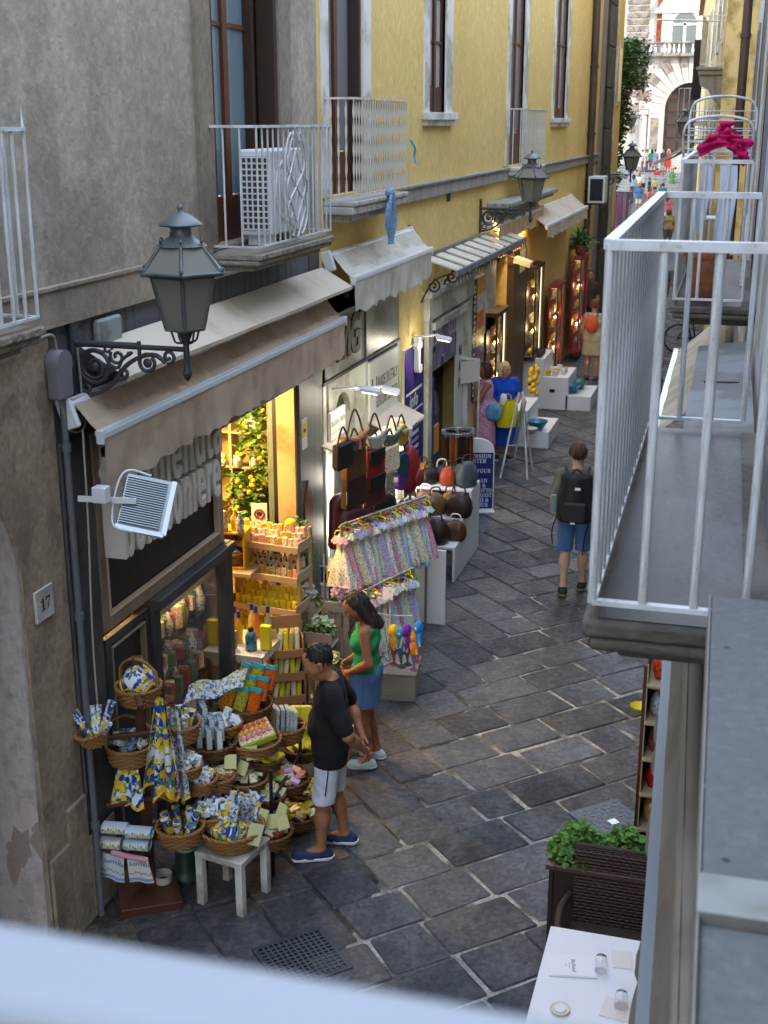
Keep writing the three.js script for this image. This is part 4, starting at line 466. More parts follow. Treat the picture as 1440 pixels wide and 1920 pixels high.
// ================= RESTAURANT TABLE, CHAIR, PLANTER =================
{ const tz = -5.9, h = 0.76, t = thing('restaurant_table', 'restaurant table under a white cloth beside the wicker chair', 'table', [-0.42, 0, tz]); obj('tabletop', rb(-0.36, 0.36, h - 0.03, h - 0.006, -0.36, 0.36), M.paleWood, t); for (const s of [-1, 1]) for (const q of [-1, 1]) obj('leg', bb(s * 0.32 - 0.02, s * 0.32 + 0.02, 0, h - 0.03, q * 0.32 - 0.02, q * 0.32 + 0.02), M.darkWood, t);
  const cm = mat(0xe6e4e6, { roughness: 0.9, bumpMap: T.fab, bumpScale: 0.0003 });
  const cloth = obj('tablecloth', [rb(-0.8, -0.04, h - 0.004, h + 0.006, tz - 0.38, tz + 0.5, 0.005), sheet(40, 6, (u, v) => { const L = [[-0.8, tz + 0.5], [-0.8, tz - 0.38], [-0.04, tz - 0.38]], k = u * 2, i = Math.min(1, Math.floor(k)), f = k - i; return [L[i][0] + (L[i + 1][0] - L[i][0]) * f - 0.02 * Math.sin(u * 40) * v * (i ? 0 : 1), h + 0.004 - 0.3 * v, L[i][1] + (L[i + 1][1] - L[i][1]) * f - 0.02 * Math.sin(u * 40) * v * (i ? 1 : 0)]; })], cm); tag(cloth, 'pressed white cloth draped over the restaurant table', 'tablecloth');
  const py = (x, y) => onY(x, y, h + 0.008), flat = (name, label, cat, cx, cy, w, d, rot, m, th = 0.003) => { const p = py(cx, cy); return tag(obj(name, box(w, th, d, p.x, h + 0.007 + th / 2, p.z, 0, rot, 0), m), label, cat); };
  const menuT = canvasTex(256, 384, (c, w, hh) => { c.fillStyle = '#e9e6ea'; c.fillRect(0, 0, w, hh); c.fillStyle = '#3a3a40'; c.save(); c.translate(w / 2, hh / 2); c.rotate(0); c.textAlign = 'center'; c.font = 'italic bold 44px serif'; c.fillText('Refood', 0, 0); c.font = '15px serif'; c.fillText('ristorante', 0, 26); c.fillText('bar', 0, 56); c.restore(); });
  { const p = py(1072, 1812), mn = obj('menu', box(0.26, 0.004, 0.19, 0, 0, 0), mat(0xe9e6ea)); mn.position.set(p.x, h + 0.012, p.z); mn.rotation.y = 0.2; tag(mn, 'folded white paper menu with a printed name on the tablecloth', 'menu'); obj('print', new THREE.PlaneGeometry(0.18, 0.24).rotateX(-Math.PI / 2).rotateY(-Math.PI / 2).translate(0, 0.0045, 0), mat(0xffffff, { map: menuT }), mn, true); }
  flat('napkin', 'cream folded napkin beside the upturned glass at the chair', 'napkin', 1166, 1800, 0.11, 0.15, 0.15, mat(0xe0d6d0), 0.006); flat('napkin', 'cream folded napkin under the second upturned glass', 'napkin', 1165, 1895, 0.2, 0.16, -0.1, mat(0xe0d6d0), 0.006);
  for (const [x, y, l] of [[1126, 1820, 'upturned drinking glass next to the menu'], [1164, 1888, 'upturned drinking glass on the cream napkin']]) { const p = py(x, y); tag(obj('drinking_glass', lathe([[0.036, 0], [0.033, 0.06], [0.029, 0.085], [0.0, 0.087], [0.0, 0.083], [0.027, 0.081], [0.031, 0.06], [0.034, 0]], 20, p.x, h + 0.014, p.z), pmat(0xffffff, { transmission: 1, roughness: 0.02, ior: 1.45, thickness: 0.002 })), l, 'glass'); }
  { const p = py(1050, 1895), d = obj('candle_dish', lathe([[0, 0.004], [0.03, 0.004], [0.05, 0.012], [0.053, 0.012], [0.045, 0], [0, 0]], 24, p.x, h + 0.01, p.z), mat(0xd9cfb8, { roughness: 0.3 })); tag(d, 'round cream dish with a white disc on the tablecloth', 'dish'); obj('disc', [cyl(0.03, 0.032, 0.012, p.x, h + 0.02, p.z, 24)], M.plasticW, d); }
}
{ const t = thing('wicker_chair', 'dark brown woven armchair pushed between the planter and white table', 'chair', [-0.5, 0, -6.6], Math.PI), wm = mat(0x3c2c22, { roughness: 0.55, bumpMap: T.wicker, bumpScale: 0.006 });
  obj('seat', rbox(0.5, 0.06, 0.46, 0.02, 0, 0.44, -0.02), wm, t); obj('back_frame', [rbox(0.5, 0.54, 0.025, 0.012, 0, 0.7, 0.255, 0.1)], wm, t);
  const strands = []; for (let j = 0; j < 22; j++) { const y = 0.47 + j * 0.0215; strands.push(tube(Array.from({ length: 21 }, (_, i) => [-0.24 + i * 0.024, y, 0.235 + 0.028 + (y - 0.7) * 0.1 - 0.0 + 0.004 * ((i + j) % 2 ? 1 : -1)]), 0.0075, 4, 40)); strands.push(tube(Array.from({ length: 21 }, (_, i) => [-0.24 + i * 0.024, y, 0.235 - 0.0 + (y - 0.7) * 0.1 + 0.004 * ((i + j) % 2 ? 1 : -1)]), 0.0075, 4, 40)); }
  obj('woven_back', strands, mat(0x4a3426, { roughness: 0.5 }), t); for (const s of [-1, 1]) { obj('armrest', tube([[s * 0.26, 0.64, 0.22], [s * 0.29, 0.66, 0], [s * 0.27, 0.62, -0.2], [s * 0.25, 0.45, -0.24]], 0.022, 8, 24), wm, t); for (const q of [-1, 1]) obj('leg', rbox(0.04, 0.42, 0.04, 0.008, s * 0.22, 0.21, q * 0.2), wm, t); } }
function leafGeo(w, l, fold = 0.25) { return sheet(2, 4, (u, v) => { const k = Math.sin(Math.PI * Math.min(0.98, v * 0.9 + 0.08)); return [(u - 0.5) * w * k, Math.abs(u - 0.5) * w * fold * k - 0.15 * l * v * v, v * l]; }); }
function foliage(n, place, w, l) { const out = [], base = leafGeo(w, l), m = new THREE.Matrix4(); for (let i = 0; i < n; i++) { const [p, s] = place(i), g = base.clone(), e = new THREE.Euler(rr(-1.2, 0.6), rr(0, 6.28), rr(-0.6, 0.6), 'YXZ'); m.compose(p, Q.clone().setFromEuler(e), V(1, 1, 1).multiplyScalar(s * rr(0.7, 1.25))); g.applyMatrix4(m); out.push(g); } return out; }
const leafT = (c) => pmat(c, { roughness: 0.65, transmission: 0.25, thickness: 0 });
{ const t = thing('planter', 'tall dark brown planter box with bushy green herbs', 'planter', [-0.52, 0, -7.05]); t.scale.y = 0.86; const pm = mat(0x33241f, { roughness: 0.45, map: T.wood });
  obj('box', [rb(-0.38, -0.35, 0, 0.92, -0.2, 0.2), rb(0.35, 0.38, 0, 0.92, -0.2, 0.2), rb(-0.35, 0.35, 0, 0.92, 0.17, 0.2), rb(-0.35, 0.35, 0, 0.92, -0.2, -0.17)], pm, t); obj('rim', [rb(-0.4, -0.34, 0.9, 0.94, -0.22, 0.22), rb(0.34, 0.4, 0.9, 0.94, -0.22, 0.22), rb(-0.34, 0.34, 0.9, 0.94, 0.16, 0.22), rb(-0.34, 0.34, 0.9, 0.94, -0.22, -0.16)], mat(0x4d3830, { roughness: 0.4 }), t); obj('soil', bb(-0.35, 0.35, 0.83, 0.86, -0.17, 0.17), M.soil, t);
  const herb = (label, cx, cz, r) => { const p = thing('herb_plant', label, 'plant', [-0.52 + cx, 0.74, -7.05 + cz], 0, 'herbs in the planter'), st = []; for (let i = 0; i < 14; i++) { const a = rr(0, 6.28), q = rr(0, r * 0.7); st.push(rod([0, 0, 0], [q * Math.cos(a), rr(0.1, 0.2), q * Math.sin(a)], 0.003, 4)); } obj('stem', st, M.leaf2, p); for (const [k, c] of [[0, 0x5a8a30], [1, 0x7aa840], [2, 0x456f26]]) obj('leaf_mass', foliage(210, () => { const a = rr(0, 6.28), q = Math.sqrt(rnd()) * r, y = 0.07 + 0.17 * (1 - (q / r) ** 2) * rr(0.6, 1.1); return [V(q * Math.cos(a), y, q * Math.sin(a)), 1]; }, 0.038, 0.04), leafT(c), p); };
  herb('bushy green herb on the street end of the brown planter', -0.22, 0.02, 0.19); herb('bushy green herb in the middle of the brown planter', 0.06, 0, 0.18); herb('bushy green herb at the wall end of the brown planter', 0.27, 0, 0.14); }
// sweets rack by the right wall
{ const z0 = -8.3, t = thing('sweets_rack', 'tall narrow wooden rack of clear candy bins beside the planter', 'rack', [-0.42, 0, z0]); obj('side_panel', [rb(-0.045, -0.02, 0, 1.75, -0.42, 0.42), rb(0.3, 0.32, 0, 1.75, -0.42, 0.42)], M.redWood, t); obj('edge_strip', rb(-0.022, -0.012, 0, 1.76, 0.405, 0.43), M.paleWood, t); for (let i = 0; i < 6; i++) obj('shelf', rb(-0.02, 0.3, 0.25 + i * 0.27, 0.275 + i * 0.27, -0.42, 0.45), M.paleWood, t); obj('back', bb(-0.02, 0.3, 0, 1.75, -0.42, -0.4), M.redWood, t);
  const cols = [0xb9c3d8, 0xc9a06a, 0xb02024, 0x7a4a3a, 0x9fb0d0, 0xc04020]; for (let i = 0; i < 6; i++) for (let k = 0; k < 3; k++) { const p = obj('candy_bag', [sackGeo(0.075, 0.7, 1.2, 1, i * 3 + k).translate(-0.42 + 0.06 + k * 0.1, 0.36 + i * 0.27, z0 + 0.3), cyl(0.028, 0.012, 0.05, -0.42 + 0.06 + k * 0.1, 0.47 + i * 0.27, z0 + 0.3, 8), sackGeo(0.07, 0.7, 1.2, 1, i * 3 + k + 30).translate(-0.42 + 0.06 + k * 0.1, 0.355 + i * 0.27, z0 + 0.15)], mat(cols[(i + k) % 6], { roughness: 0.2, map: T.packs })); tag(p, ['pale', 'golden', 'red', 'brown', 'blue grey', 'orange'][(i + k) % 6] + ' candy bag in the wooden sweets rack', 'candy bag', ['pale', 'golden', 'red', 'brown', 'blue grey', 'orange'][(i + k) % 6] + ' candy bags in the rack'); }
  for (const [x, y, h, c, l] of [[1200, 1330, 1.2, 0xe6c81e, 'yellow plastic scoop bowl hooked on the sweets rack'], [1200, 1600, 0.55, 0xe08030, 'orange patterned plate leaning at the foot of the sweets rack']]) { const p = onY(x, y, h); tag(obj('dish', lathe([[0, 0], [0.05, 0.005], [0.07, 0.03], [0.074, 0.03], [0.055, -0.005], [0, -0.008]], 16, p.x, h, p.z), mat(c, { roughness: 0.3 })), l, 'dish'); } }
// manhole covers
{ const p = onY(1150, 1545, 0), t = thing('manhole_cover', 'square patterned metal inspection cover beside the sweets rack', 'manhole cover', [p.x, 0.004, p.z], 0.75); obj('plate', box(0.46, 0.012, 0.56, 0, 0.006, 0), mat(0x5d6268, { metalness: 0.5, roughness: 0.5 }), t); const st = []; for (let i = 0; i < 9; i++) for (let j = 0; j < 11; j++) st.push(box(0.03, 0.005, 0.008, -0.19 + i * 0.048, 0.014, -0.24 + j * 0.048, 0, (i + j) % 2 ? 0.8 : -0.8, 0)); obj('tread', st, mat(0x74797e, { metalness: 0.5, roughness: 0.45 }), t); obj('badge', box(0.07, 0.006, 0.07, 0, 0.016, 0), M.alu, t);
  const q = onY(566, 1800, 0), d = thing('drain_grate', 'square iron drain grate in the paving in front of the white stool', 'drain', [q.x, 0.004, q.z], 0.78); obj('frame', [box(0.5, 0.014, 0.03, 0, 0.006, 0.23), box(0.5, 0.014, 0.03, 0, 0.006, -0.23), box(0.03, 0.014, 0.43, 0.235, 0.006, 0), box(0.03, 0.014, 0.43, -0.235, 0.006, 0)], M.iron, d); obj('pit', box(0.44, 0.004, 0.43, 0, 0.001, 0), M.black, d); const b = []; for (let i = 1; i < 12; i++) b.push(box(0.012, 0.012, 0.43, -0.22 + i * 0.0367, 0.008, 0), box(0.44, 0.012, 0.012, 0, 0.007, -0.215 + i * 0.0358)); obj('grid', b, mat(0x54575b, { metalness: 0.4, roughness: 0.6 }), d); }
// bougainvillea, garden wall, bicycle
{ const w = thing('garden_wall', 'tall plastered garden wall under the bougainvillea', 'wall', [-6.26, 0, -38.6]); obj('masonry', bb(-0.4, 0, 0, 7.2, 0, -20), mat(0xb9aa90, { map: T.grime, roughness: 0.95 }), w); obj('coping', rb(-0.5, 0.08, 7.2, 7.35, 0.1, -20), M.greyBand, w);
  const t = thing('bougainvillea', 'cascading green bougainvillea with pale pink blossom over the garden wall', 'climbing plant', [-4.75, 0, -42]); obj('trunk', [tube([[-1, 0, -2], [-0.9, 2, -2.2], [-0.6, 4.5, -2], [0.2, 6.5, -1.5], [0.6, 7.2, -1]], 0.07, 7, 20), tube([[-0.6, 4.5, -2], [-0.2, 5.6, 0], [0.3, 6.4, 1]], 0.04, 6, 12)], M.darkWood, t);
  const place = (n) => () => { const v = rnd(), y = 0.6 + v * 7.0, wd = 0.28 + 0.5 * Math.sin(Math.PI * Math.min(1, v * 0.8 + 0.2)) * (0.6 + 0.5 * vnoise(v * 9, 1, 99, 99, n)); return [V(-0.75 + 0.75 * v + rr(-1, 1) * wd * (0.55 + 0.5 * v) + (v > 0.8 ? rr(0, 0.7) : 0), y, -2 + rr(-2.4, 2.4)), 1]; };
  for (const [c, n] of [[0x2f5222, 8000], [0x466f2c, 7000], [0x5f8a3c, 3500]]) obj('leaf_mass', foliage(n, place(n), 0.12, 0.16), leafT(c), t); obj('blossom', foliage(700, () => { const v = rnd(); return [V(-0.1 + rr(-0.4, 1.2), 6.6 + rr(-0.5, 1.7) - v, -2 + rr(-2, 2)), 1]; }, 0.1, 0.1), leafT(0xd0a0bc), t); }
{ const p = onY(1300, 660, 0), t = thing('bicycle', 'parked black bicycle by the cream awning past the balconies', 'bicycle', [p.x + 0.1, 0, p.z], 0.4); const wh = (x) => { const w = obj('wheel', new THREE.TorusGeometry(0.32, 0.022, 8, 32).translate(x, 0.34, 0), M.black, t); const sp = []; for (let i = 0; i < 14; i++) sp.push(rod([x, 0.34, 0], [x + 0.31 * Math.cos(i * 0.449), 0.34 + 0.31 * Math.sin(i * 0.449), 0], 0.003, 4)); obj('spokes', sp, M.steel, w); }; wh(-0.52); wh(0.52); obj('frame', [rod([-0.52, 0.34, 0], [-0.1, 0.34, 0], 0.015), rod([-0.52, 0.34, 0], [-0.18, 0.8, 0], 0.012), rod([-0.1, 0.34, 0], [-0.18, 0.85, 0], 0.017), rod([-0.1, 0.34, 0], [0.38, 0.78, 0], 0.018), rod([-0.17, 0.78, 0], [0.36, 0.86, 0], 0.016), rod([0.34, 0.95, 0], [0.52, 0.34, 0], 0.014)], M.black, t); obj('saddle', rbox(0.24, 0.05, 0.13, 0.02, -0.19, 0.9, 0), M.black, t); obj('handlebar', tube([[0.26, 1.0, -0.28], [0.36, 1.02, -0.1], [0.36, 1.02, 0.1], [0.26, 1.0, 0.28]], 0.013, 6, 14), M.steel, t); }
// ================= PEOPLE =================
function meshSDF(f, lo, hi, cell) { // naive surface nets
  const n = [0, 1, 2].map((i) => Math.max(2, Math.ceil((hi[i] - lo[i]) / cell) + 1)), [nx, ny, nz] = n, val = new Float32Array(nx * ny * nz), id = (i, j, k) => (k * ny + j) * nx + i;
  for (let k = 0; k < nz; k++) for (let j = 0; j < ny; j++) for (let i = 0; i < nx; i++) val[id(i, j, k)] = f(lo[0] + i * cell, lo[1] + j * cell, lo[2] + k * cell);
  const vi = new Int32Array(nx * ny * nz).fill(-1), pos = [], idx = [];
  for (let k = 0; k < nz - 1; k++) for (let j = 0; j < ny - 1; j++) for (let i = 0; i < nx - 1; i++) {
    let c = 0, sx = 0, sy = 0, sz = 0, m = 0; const v = [];
    for (let q = 0; q < 8; q++) { const a = val[id(i + (q & 1), j + ((q >> 1) & 1), k + (q >> 2))]; v.push(a); if (a < 0) m++; }
    if (m === 0 || m === 8) continue;
    for (let q = 0; q < 8; q++) for (const b of [1, 2, 4]) if (!(q & b)) { const p = q | b; if ((v[q] < 0) !== (v[p] < 0)) { const t = v[q] / (v[q] - v[p]); sx += (q & 1) + (b === 1 ? t : 0); sy += ((q >> 1) & 1) + (b === 2 ? t : 0); sz += (q >> 2) + (b === 4 ? t : 0); c++; } }
    vi[id(i, j, k)] = pos.length / 3; pos.push(lo[0] + (i + sx / c) * cell, lo[1] + (j + sy / c) * cell, lo[2] + (k + sz / c) * cell);
  }
  const quad = (a, b, c, d, flip) => { if (a < 0 || b < 0 || c < 0 || d < 0) return; flip ? idx.push(a, c, b, a, d, c) : idx.push(a, b, c, a, c, d); };
  for (let k = 1; k < nz - 1; k++) for (let j = 1; j < ny - 1; j++) for (let i = 1; i < nx - 1; i++) {
    const s = val[id(i, j, k)] < 0;
    if (s !== (val[id(i + 1, j, k)] < 0)) quad(vi[id(i, j - 1, k - 1)], vi[id(i, j, k - 1)], vi[id(i, j, k)], vi[id(i, j - 1, k)], !s);
    if (s !== (val[id(i, j + 1, k)] < 0)) quad(vi[id(i - 1, j, k - 1)], vi[id(i - 1, j, k)], vi[id(i, j, k)], vi[id(i, j, k - 1)], !s);
    if (s !== (val[id(i, j, k + 1)] < 0)) quad(vi[id(i - 1, j - 1, k)], vi[id(i, j - 1, k)], vi[id(i, j, k)], vi[id(i - 1, j, k)], !s);
  }
  const g = new THREE.BufferGeometry(); g.setAttribute('position', new THREE.Float32BufferAttribute(pos, 3)); g.setIndex(idx); g.computeVertexNormals(); return g;
}
const smin = (a, b, k) => { const h = Math.max(0, k - Math.abs(a - b)) / k; return Math.min(a, b) - h * h * k * 0.25; };
function capF(bones, k, grow = 0) { // smooth union of tapered capsules [ax,ay,az, bx,by,bz, ra, rb]
  const B = bones.map((b) => { const a = b[0], c = b[1], dx = c[0] - a[0], dy = c[1] - a[1], dz = c[2] - a[2]; return [a[0], a[1], a[2], dx, dy, dz, 1 / Math.max(1e-9, dx * dx + dy * dy + dz * dz), b[2] + grow, (b[3] ?? b[2]) + grow, b[4] ?? 1]; });
  return (x, y, z) => { let d = 1e9; for (let i = 0; i < B.length; i++) { const b = B[i], px = x - b[0], py = y - b[1], pz = (z - b[2]) / b[9]; let t = (px * b[3] + py * b[4] + pz * b[5]) * b[6]; t = t < 0 ? 0 : t > 1 ? 1 : t; const ex = px - b[3] * t, ey = py - b[4] * t, ez = pz - b[5] * t, e = Math.sqrt(ex * ex + ey * ey + ez * ez) - (b[7] + (b[8] - b[7]) * t); d = smin(d, e, k); } return d; };
}
function bounds(bones, pad) { const lo = [1e9, 1e9, 1e9], hi = [-1e9, -1e9, -1e9]; for (const b of bones) for (const p of [b[0], b[1]]) for (let i = 0; i < 3; i++) { const r = Math.max(b[2], b[3] ?? b[2]) * (i === 2 ? Math.max(1, b[4] ?? 1) : 1) + pad; lo[i] = Math.min(lo[i], p[i] - r); hi[i] = Math.max(hi[i], p[i] + r); } return [lo, hi]; }
const add3 = (a, b) => [a[0] + b[0], a[1] + b[1], a[2] + b[2]], lerp3 = (a, b, t) => [a[0] + (b[0] - a[0]) * t, a[1] + (b[1] - a[1]) * t, a[2] + (b[2] - a[2]) * t];
function headGeo(fine) {
  const f0 = capF([[[0, 0.03, -0.012], [0, 0.03, -0.012], 0.092, 0.092, 1.1], [[0, -0.05, 0.028], [0, -0.06, 0.03], 0.058, 0.05], [[0, -0.092, 0.058], [0, -0.092, 0.058], 0.026], [[-0.03, -0.02, 0.05], [0.03, -0.02, 0.05], 0.045], [[0, 0.03, 0.06], [0, 0.05, 0.06], 0.04], [[0, -0.1, -0.005], [0, -0.15, -0.02], 0.052, 0.054]], 0.05);
  const f1 = capF([[[0, 0.005, 0.092], [0, -0.03, 0.108], 0.01, 0.016], [[-0.012, -0.032, 0.098], [0.012, -0.032, 0.098], 0.01], [[-0.04, 0.022, 0.082], [0.04, 0.022, 0.082], 0.012], [[-0.018, -0.062, 0.086], [0.018, -0.062, 0.086], 0.009], [[-0.014, -0.074, 0.084], [0.014, -0.074, 0.084], 0.009]], 0.016);
  const ear = capF([[[-0.091, 0.015, -0.015], [-0.088, -0.03, -0.008], 0.016, 0.011, 1.3], [[0.091, 0.015, -0.015], [0.088, -0.03, -0.008], 0.016, 0.011, 1.3]], 0.01);
  return meshSDF((x, y, z) => { let d = smin(smin(f0(x, y, z), f1(x, y, z), 0.018), ear(x, y, z), 0.008); for (const s of [-1, 1]) { const e = Math.hypot(x - s * 0.034, y - 0.004, z - 0.098) - 0.018; d = Math.max(d, -e + 0.0); } return d; }, [-0.13, -0.25, -0.14], [0.13, 0.15, 0.15], fine ? 0.006 : 0.013);
}
const HEADS = { fine: headGeo(true), coarse: headGeo(false) };
function handBones(w, dir, n, side, curl) { // palm and five fingers; dir along the fingers, n palm normal
  const D = V(...dir).normalize(), N = V(...n).normalize(), S = V().crossVectors(D, N).normalize().multiplyScalar(side), P = (a, b, c) => V(...w).addScaledVector(D, a).addScaledVector(S, b).addScaledVector(N, c).toArray(), out = [];
  out.push([P(-0.02, 0, 0), P(0.02, 0, 0), 0.026, 0.026], [P(0.03, -0.022, 0), P(0.075, -0.028, 0), 0.015, 0.012], [P(0.03, 0.0, 0), P(0.08, 0.0, 0), 0.016, 0.012], [P(0.03, 0.02, 0), P(0.075, 0.026, 0), 0.015, 0.012]);
  [[-0.03, 0.068, 0.6], [-0.011, 0.08, 0.68], [0.009, 0.078, 0.66], [0.028, 0.07, 0.52]].forEach(([b, a, l]) => { let p = P(a, b, 0), ang = 0, q = p; for (let k = 0; k < 3; k++) { ang += curl * (0.5 + k * 0.25); const L = l * (k ? 0.036 : 0.048), v = D.clone().multiplyScalar(Math.cos(ang) * L).addScaledVector(N, Math.sin(ang) * L); q = add3(p, v.toArray()); out.push([p, q, 0.0092 - k * 0.0008, 0.0084 - k * 0.0008]); p = q; } });
  const t0 = P(0.015, -0.026, 0.006), t1 = P(0.045, -0.052, 0.018), t2 = P(0.075, -0.054, 0.028); out.push([t0, t1, 0.013, 0.0105], [t1, t2, 0.0105, 0.0085]); return out;
}
const skinM = {}, clothM = (c, o = {}) => mat(c, { roughness: 0.9, bumpMap: T.fab, bumpScale: 0.0006, ...o });
function person(label, pos, turn, o = {}) {
  const fine = o.fine ?? false, cell = fine ? 0.0125 : o.cell ?? 0.026, H = o.height ?? 1.72, s = H / 1.74, w = o.wide ?? 1, belly = o.belly ?? 0;
  const t = thing('person', label, 'person', pos, turn, o.group);
  const J = { neck: [0, 1.47, -0.01], shL: [-0.175 * w, 1.405, -0.01], shR: [0.175 * w, 1.405, -0.01], elL: [-0.225 * w, 1.12, -0.02], elR: [0.225 * w, 1.12, -0.02], wrL: [-0.22 * w, 0.88, 0.06], wrR: [0.22 * w, 0.88, 0.06], hipL: [-0.09, 0.92, 0], hipR: [0.09, 0.92, 0], knL: [-0.1, 0.5, 0.015], knR: [0.1, 0.5, 0.015], anL: [-0.105, 0.095, -0.02], anR: [0.105, 0.095, -0.02], toeL: [-0.12, 0.035, 0.12], toeR: [0.12, 0.035, 0.12], head: [0, 1.625, 0.015], ...(o.J ?? {}) };
  for (const k in J) J[k] = J[k].map((v) => v * s);
  const S = (b) => b.map((v, i) => i < 2 ? v.map((x) => x * s) : i < 4 ? v * s : v), torso = [[[-0.11 * w, 1.4, -0.015], [0.11 * w, 1.4, -0.015], 0.068, 0.068, 0.95], [[-0.07 * w, 1.27, 0], [0.07 * w, 1.27, 0], 0.105 * w], [[-0.06 * w, 1.1, belly * 0.6], [0.06 * w, 1.1, belly * 0.6], 0.097 * w + belly * 0.6], [[-0.07 * w, 0.95, 0], [0.07 * w, 0.95, 0], 0.112 * w], [[0, 1.35, 0], [0, 1.0, 0], 0.09]].map(S);
  if (o.bust) torso.push(S([[-0.07, 1.27, 0.075], [0.07, 1.27, 0.075], 0.062]));
  const arm = (a, b, c) => [[a, b, 0.05 * s, 0.04 * s], [b, lerp3(b, c, 0.35), 0.041 * s, 0.04 * s], [lerp3(b, c, 0.3), c, 0.04 * s, 0.026 * s]], leg = (a, b, c) => [[a, b, 0.088 * s * w, 0.056 * s], [b, lerp3(b, c, 0.38), 0.053 * s, 0.056 * s], [lerp3(b, c, 0.32), c, 0.056 * s, 0.034 * s]];
  const limbs = [...arm(J.shL, J.elL, J.wrL), ...arm(J.shR, J.elR, J.wrR), ...leg(J.hipL, J.knL, J.anL), ...leg(J.hipR, J.knR, J.anR)], feet = [[J.anL, J.toeL, 0.036 * s, 0.03 * s], [J.anR, J.toeR, 0.036 * s, 0.03 * s]], neck = [[J.neck, add3(J.neck, [0, -0.08 * s, 0]), 0.055 * s, 0.07 * s]];
  const hands = fine ? [] : [[J.wrL, add3(J.wrL, [0, -0.12 * s, 0.03]), 0.032 * s, 0.022 * s], [J.wrR, add3(J.wrR, [0, -0.12 * s, 0.03]), 0.032 * s, 0.022 * s]];
  const all = [...torso, ...limbs, ...feet, ...neck, ...hands], body = [meshSDF(capF(all, 0.035), ...bounds(all, 0.03), cell)];
  if (fine) for (const [k, h] of Object.entries(o.hands ?? { L: {}, R: {} })) { const wr = J['wr' + k], el = J['el' + k], d = h.dir ?? [wr[0] - el[0], wr[1] - el[1], wr[2] - el[2]], hb = handBones(wr, d, h.n ?? [k === 'L' ? 1 : -1, 0, 0.2], h.side ?? (k === 'L' ? 1 : -1), h.curl ?? 0.35); body.push(meshSDF(capF(hb, 0.008), ...bounds(hb, 0.012), 0.0042)); }
  const yaw = o.yaw ?? 0, tilt = o.tilt ?? 0, hm = new THREE.Matrix4().makeRotationFromEuler(new THREE.Euler(tilt, yaw, 0, 'YXZ')).scale(V(s, s, s)); { const hv = V(0, 0.155 * s, 0.022 * s).applyEuler(new THREE.Euler(tilt, yaw, 0, 'YXZ')); hm.setPosition(J.neck[0] + hv.x, J.neck[1] + hv.y, J.neck[2] + hv.z + 0.01); }
  const headAt = (g) => g.applyMatrix4(hm);
  body.push(headAt((fine ? HEADS.fine : HEADS.coarse).clone()));
  const sk = o.skin ?? 0xb07a58; obj('body', body.map((g) => { g.deleteAttribute('uv'); return g; }), skinM[sk] ??= mat(sk, { roughness: 0.6, map: T.soft }), t);
  if (fine) { for (const q of [-1, 1]) { const e = obj('eye', headAt(sph(0.011, q * 0.034, 0.004, 0.087, 1.2, 0.7, 0.6, 8)), mat(0xd8d2c8, { roughness: 0.3 }), t); obj('iris', headAt(sph(0.006, q * 0.034, 0.003, 0.0915, 1, 1, 0.6, 8)), mat(0x21150e, { roughness: 0.3 }), e); obj('eyebrow', headAt(tube([[q * 0.016, 0.026, 0.096], [q * 0.036, 0.032, 0.092], [q * 0.056, 0.024, 0.08]], 0.0045, 5, 10)), mat(o.hair ?? 0x1c1512), t); } obj('lips', headAt(tube([[-0.022, -0.066, 0.092], [0, -0.064, 0.099], [0.022, -0.066, 0.092]], 0.0045, 5, 10)), mat(new THREE.Color(sk).multiplyScalar(0.7)), t); }
  // hair
  const hs = o.hairStyle ?? 'short', hb = [[[0, 0.042, -0.02], [0, 0.042, -0.02], 0.099, 0.099, 1.12]]; let low = -0.085, front = 0.06;
  if (hs === 'long') { hb.push([[-0.07, 0.03, -0.03], [-0.085, -0.2, -0.05], 0.045, 0.04], [[0.07, 0.03, -0.03], [0.085, -0.2, -0.05], 0.045, 0.04], [[0, 0.02, -0.06], [0, -0.24, -0.09], 0.07, 0.06]); low = -0.3; front = 0.045; }
  if (hs === 'bun') hb.push([[0, 0.1, -0.09], [0, 0.1, -0.09], 0.05]);
  if (hs === 'bob') { hb.push([[-0.07, 0.02, -0.03], [-0.08, -0.09, -0.03], 0.045, 0.035], [[0.07, 0.02, -0.03], [0.08, -0.09, -0.03], 0.045, 0.035], [[0, 0, -0.06], [0, -0.09, -0.07], 0.07, 0.06]); low = -0.15; front = 0.05; }
  const hf = capF(hb, 0.03), rough = fine ? 0.012 : 0.005;
  if (hs !== 'bald') obj('hair', headAt(meshSDF((x, y, z) => { const d = hf(x, y, z) + rough * (vnoise(x * 70 + 50, y * 25 + z * 60 + 50, 999, 999, 3) - 0.5) * 2; const face = Math.min(z - front + Math.max(0, y - 0.075) * -2.2, 0.075 - y); return Math.max(d, face, low - y, Math.min(z + 0.01, (hs === 'short' ? 0.02 : -9) - y)); }, [-0.16, -0.34, -0.2], [0.16, 0.17, 0.14], fine ? 0.008 : 0.015)), mat(o.hair ?? 0x1c1512, { roughness: 0.65 }), t);
  if (o.hat) obj('hat', headAt(mergeGeometries([lathe([[0.19, 0.05], [0.12, 0.065], [0.1, 0.075], [0.095, 0.13], [0.06, 0.155], [0, 0.16]], 20, 0, 0.01, -0.01)])), mat(o.hat), t);
  // clothing
  const cutY = (f, lo, hi) => (x, y, z) => Math.max(f(x, y, z), lo * s - y, y - hi * s), cg = fine ? 0.011 : cell;
